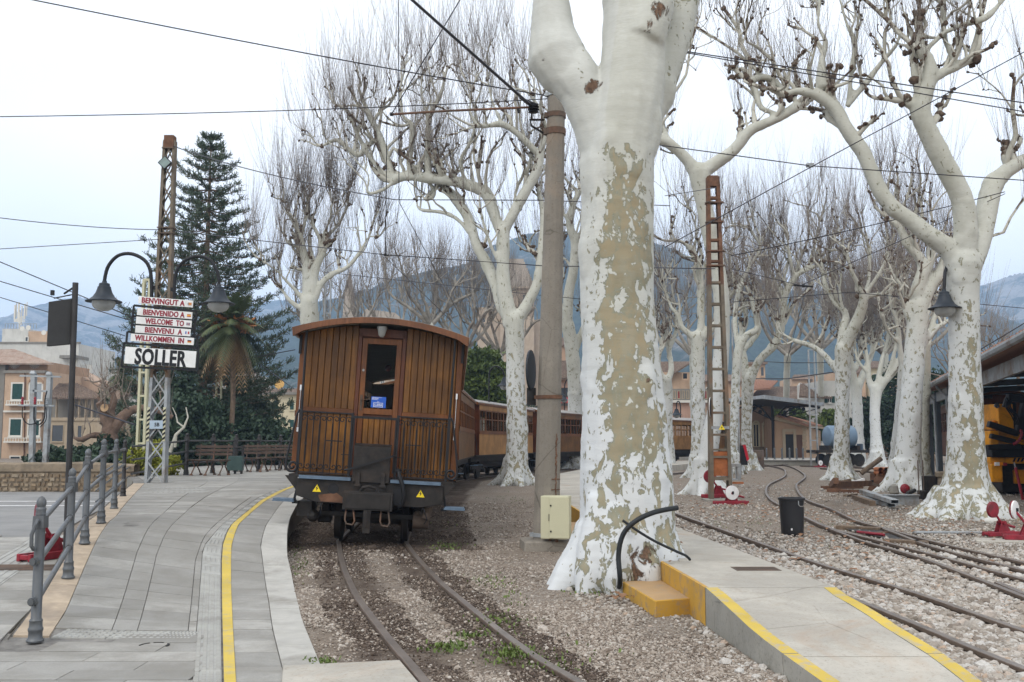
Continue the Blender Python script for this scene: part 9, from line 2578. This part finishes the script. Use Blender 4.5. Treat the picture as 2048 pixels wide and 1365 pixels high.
# debris under far trees
tp = thing('tarpaulin', 'crumpled pale tarpaulins and rubbish between the far plane trunks', 'tarpaulin', G(1722, 928, 0))
for k in range(9):
 c = Vector((random.uniform(-1.4, 1.6), random.uniform(-1, 1), .1)); m_ = MB(); m_.ball(c, .45, 8, 5, (1, .8, .22 + .25 * random.random())); o = m_.build('tarp_fold', [MT['white_plaster'], MT['blue_tank'], MT['white_disc'], MT['rust_dark']][k % 4], tp, smooth=.6)
lg = thing('log', 'tipped dark log leaning by the far plane trunks', 'log', G(1745, 938, .3)); m_ = MB(); m_.tube([(-.5, 0, -.2), (.4, 0, .45)], .11, 8); m_.build('log', MT['timber'], lg)
cr8 = thing('timber_stack', 'dark stacked timber right of the split trunk', 'timber stack', G(1782, 925, 0))
for k in range(5): m_ = MB(); m_.box((.1 * (k % 2), 0, .18 + .3 * k), (1.6, .8, .24)); m_.build('beam', MT['timber'], cr8)
hs = thing('lamp_ball', 'cream round object standing on the timber stack', 'lamp ball', P(1766, 888, 70)); m_ = MB(); m_.ball((0, 0, 0), .17, 12, 8); m_.build('ball', MT['cream_box'], hs, smooth=.8)
# ---------------- shed on the right, with a stored coach and the yellow machine
A = Vector((17.5, 42, 0)); B = Vector((10.2, 18.5, 0)); ZE = 3.40
sh = thing('train_shed', 'open-sided dark train shed with red-tiled roof at the right edge', 'shed', (17.5, 42, 0))
dS = (B - A).normalized(); nS = Vector((-dS.y, dS.x, 0)); nS = nS if nS.x > 0 else -nS
for t in (0, .13, .30, .50, .72, 1.0):
 p = A.lerp(B, t)
 if t == .72: continue
 m_ = MB(); m_.bar(p, p + Vector((0, 0, ZE)), .16, .16); m_.build('column', MT['shed_steel'], sh, world=True)
 m_ = MB(); m_.tube([p - nS * .45 + Vector((0, 0, ZE + .12)), p - nS * .42 + Vector((0, 0, ZE - .05)), p - nS * .12 + Vector((0, 0, ZE - .35)), p - nS * .10 + Vector((0, 0, .1))], .05, 8); m_.build('down_pipe', MT['galv'], sh, world=True)
m_ = MB(); m_.bar(A + Vector((0, 0, ZE - .22)), B + Vector((0, 0, ZE - .22)), .10, .36); m_.build('eave_beam', MT['galv'], sh, world=True)
m_ = MB(); m_.tube([A - nS * .5 + Vector((0, 0, ZE + .10)), B - nS * .5 + Vector((0, 0, ZE + .10))], .09, 8); m_.build('gutter', MT['galv'], sh, world=True)
e0, e1 = A - nS * .5 - dS * .5 + Vector((0, 0, ZE + .14)), B - nS * .5 + Vector((0, 0, ZE + .14)); r0, r1 = A + nS * 7 - dS * .5 + Vector((0, 0, ZE + 2.2)), B + nS * 7 + Vector((0, 0, ZE + 2.2))
tile_roof(sh, e0, e1, r1, r0, 70, 'tile_red', thick=.14)
m_ = MB(); q = [A + nS * 8, B + nS * 8]; m_.prism([q[0], q[1], q[1] + Vector((0, 0, ZE + 2)), q[0] + Vector((0, 0, ZE + 2))], nS * .2); m_.build('back_wall', MT['black_dirty'], sh, world=True)  # wall coloured black to stand in for the shade inside the shed
m_ = MB(); m_.prism([B + nS * .5 - dS * 0, B + nS * 8, B + nS * 8 + Vector((0, 0, ZE + 2)), B + nS * .5 + Vector((0, 0, ZE + .3))], dS * .15);
m_.build('end_wall', MT['black_dirty'], sh, world=True)
for t in (.2, .4, .6, .8):
 p = A.lerp(B, t); m_ = MB(); m_.bar(p + Vector((0, 0, ZE - .1)), p + nS * 7.5 + Vector((0, 0, ZE + .2)), .1, .2); m_.build('roof_truss', MT['shed_steel'], sh, world=True)
mc = make_coach(9.0, MT['teak_dark'], MT['teak_dark'], 'reddish coach stored inside the shed behind the steel columns', (0, 0, 0), 0, 9)
mc['group'] = 'wooden coaches stored in the shed'; cpos = A + nS * 1.5 + dS * 9.0; mc.location = (cpos.x, cpos.y, 0); mc.rotation_euler = (0, 0, math.atan2(dS.x, -dS.y));
ym = thing('crane_wagon', 'yellow rail maintenance machine with a folded black crane arm under the shed roof', 'rail machine', P(2015, 885, 27)); YM = 27
def ybox(a, b, c, d, dep, mt, nm, dy=0.0, bevel=.02):
 p, q = P(a, d, YM + dy), P(b, c, YM + dy); m_ = MB(); m_.bb(p.x, q.x, YM + dy, YM + dy + dep, p.z, q.z); return m_.build(nm, MT[mt] if isinstance(mt, str) else mt, ym, world=True, bevel=bevel)
ybox(1998, 2026, 808, 860, 1.2, 'yellow_machine', 'cab', .3); ybox(1981, 1998, 862, 892, .9, 'yellow_machine', 'tool_box', .2); ybox(2000, 2062, 862, 925, 1.5, 'black_dirty', 'frame', .6); ybox(1998, 2064, 862, 890, .2, 'yellow_machine', 'deck', .5)
ybox(1980, 2064, 915, 928, .8, 'yellow_machine', 'buffer_beam', .0); ybox(1984, 2005, 928, 965, .5, 'yellow_machine', 'step_box', -.1); ybox(2030, 2064, 940, 968, .5, 'yellow_machine', 'step_box', .3)
ybox(1984, 2064, 893, 915, 1.0, 'black', 'crane_base', -.1); ybox(2005, 2064, 928, 985, 2.2, 'black_dirty', 'underframe', .4)
for k in range(3):
 m_ = MB(); m_.prism([P(2026 + 8 * k, 924, YM - .12), P(2029 + 8 * k, 924, YM - .12), P(2033 + 8 * k, 916, YM - .12), P(2030 + 8 * k, 916, YM - .12)], (0, .03, 0)); m_.build('hazard_stripe', MT['black'], ym, world=True)
o = ybox(1991, 1999, 925, 932, .06, 'white_disc', 'headlight', -.16, 0); o = ybox(2000, 2006, 925, 931, .06, simple('amber_lens', (.7, .22, .01), .3), 'indicator', -.16, 0); o = ybox(2007, 2014, 926, 932, .06, 'red_letter', 'tail_light', -.16, 0)
m_ = MB()
for a, b, w in (((1976, 848), (2036, 868), .16), ((1980, 872), (2030, 884), .13), ((2036, 868), (2050, 805), .18), ((2014, 795), (2052, 800), .18), ((2014, 796), (2008, 815), .10), ((2050, 805), (2052, 880), .20), ((1974, 895), (2040, 893), .14)):
 m_.bar(P(*a, YM - .15), P(*b, YM - .15), w, w)
m_.build('crane_arm', MT['black'], ym, world=True, bevel=.015)
for k in range(4):
 m_ = MB(); m_.tube(catmull([P(2014 + 3 * k, 800, YM - .3), P(2012 + 3 * k, 815, YM - .35), P(2022 + 4 * k, 830, YM - .35), P(2032 + 3 * k, 850, YM - .3)], .08), .018, 6); m_.build('hydraulic_hose', MT['black'], ym, world=True)
m_ = MB(); pts = catmull([P(2042, 860, YM - .3), P(2043, 872, YM - .35), P(2036, 884, YM - .35), P(2026, 889, YM - .3)], .03); m_.tube(pts, [.045 if i % 2 else .034 for i in range(len(pts))], 8); m_.build('red_coiled_hose', MT['red_paint'], ym, world=True)
m_ = MB(); m_.lathe([(.0, -.06), (.05, -.05), (.07, .03), (.0, .04)], P(1993, 812, YM + .2), 14, Matrix.Rotation(PI / 2, 3, 'X')); m_.build('work_lamp', MT['chrome'], ym, world=True, smooth=.6)
m_ = MB(); m_.tube([P(1990, 862, YM + .2), P(1988, 842, YM + .2)], .02, 6); m_.lathe([(.08, 0), (.09, .08), (.03, .12)], P(1989, 850, YM + .2), 10); m_.build('beacon', simple('orange_beacon', (.65, .18, .01), .4), ym, world=True)
for px in (2020, 2055):
 m_ = MB(); c = P(px, 885, YM + 1); c.z = .42; m_.lathe([(.1, -.05), (.40, -.04), (.42, .04), (.1, .05)], c, 18, Matrix.Rotation(.9, 3, 'Z') @ Matrix.Rotation(PI / 2, 3, 'Y')); m_.build('wheel', MT['black_dirty'], ym, world=True)
pass
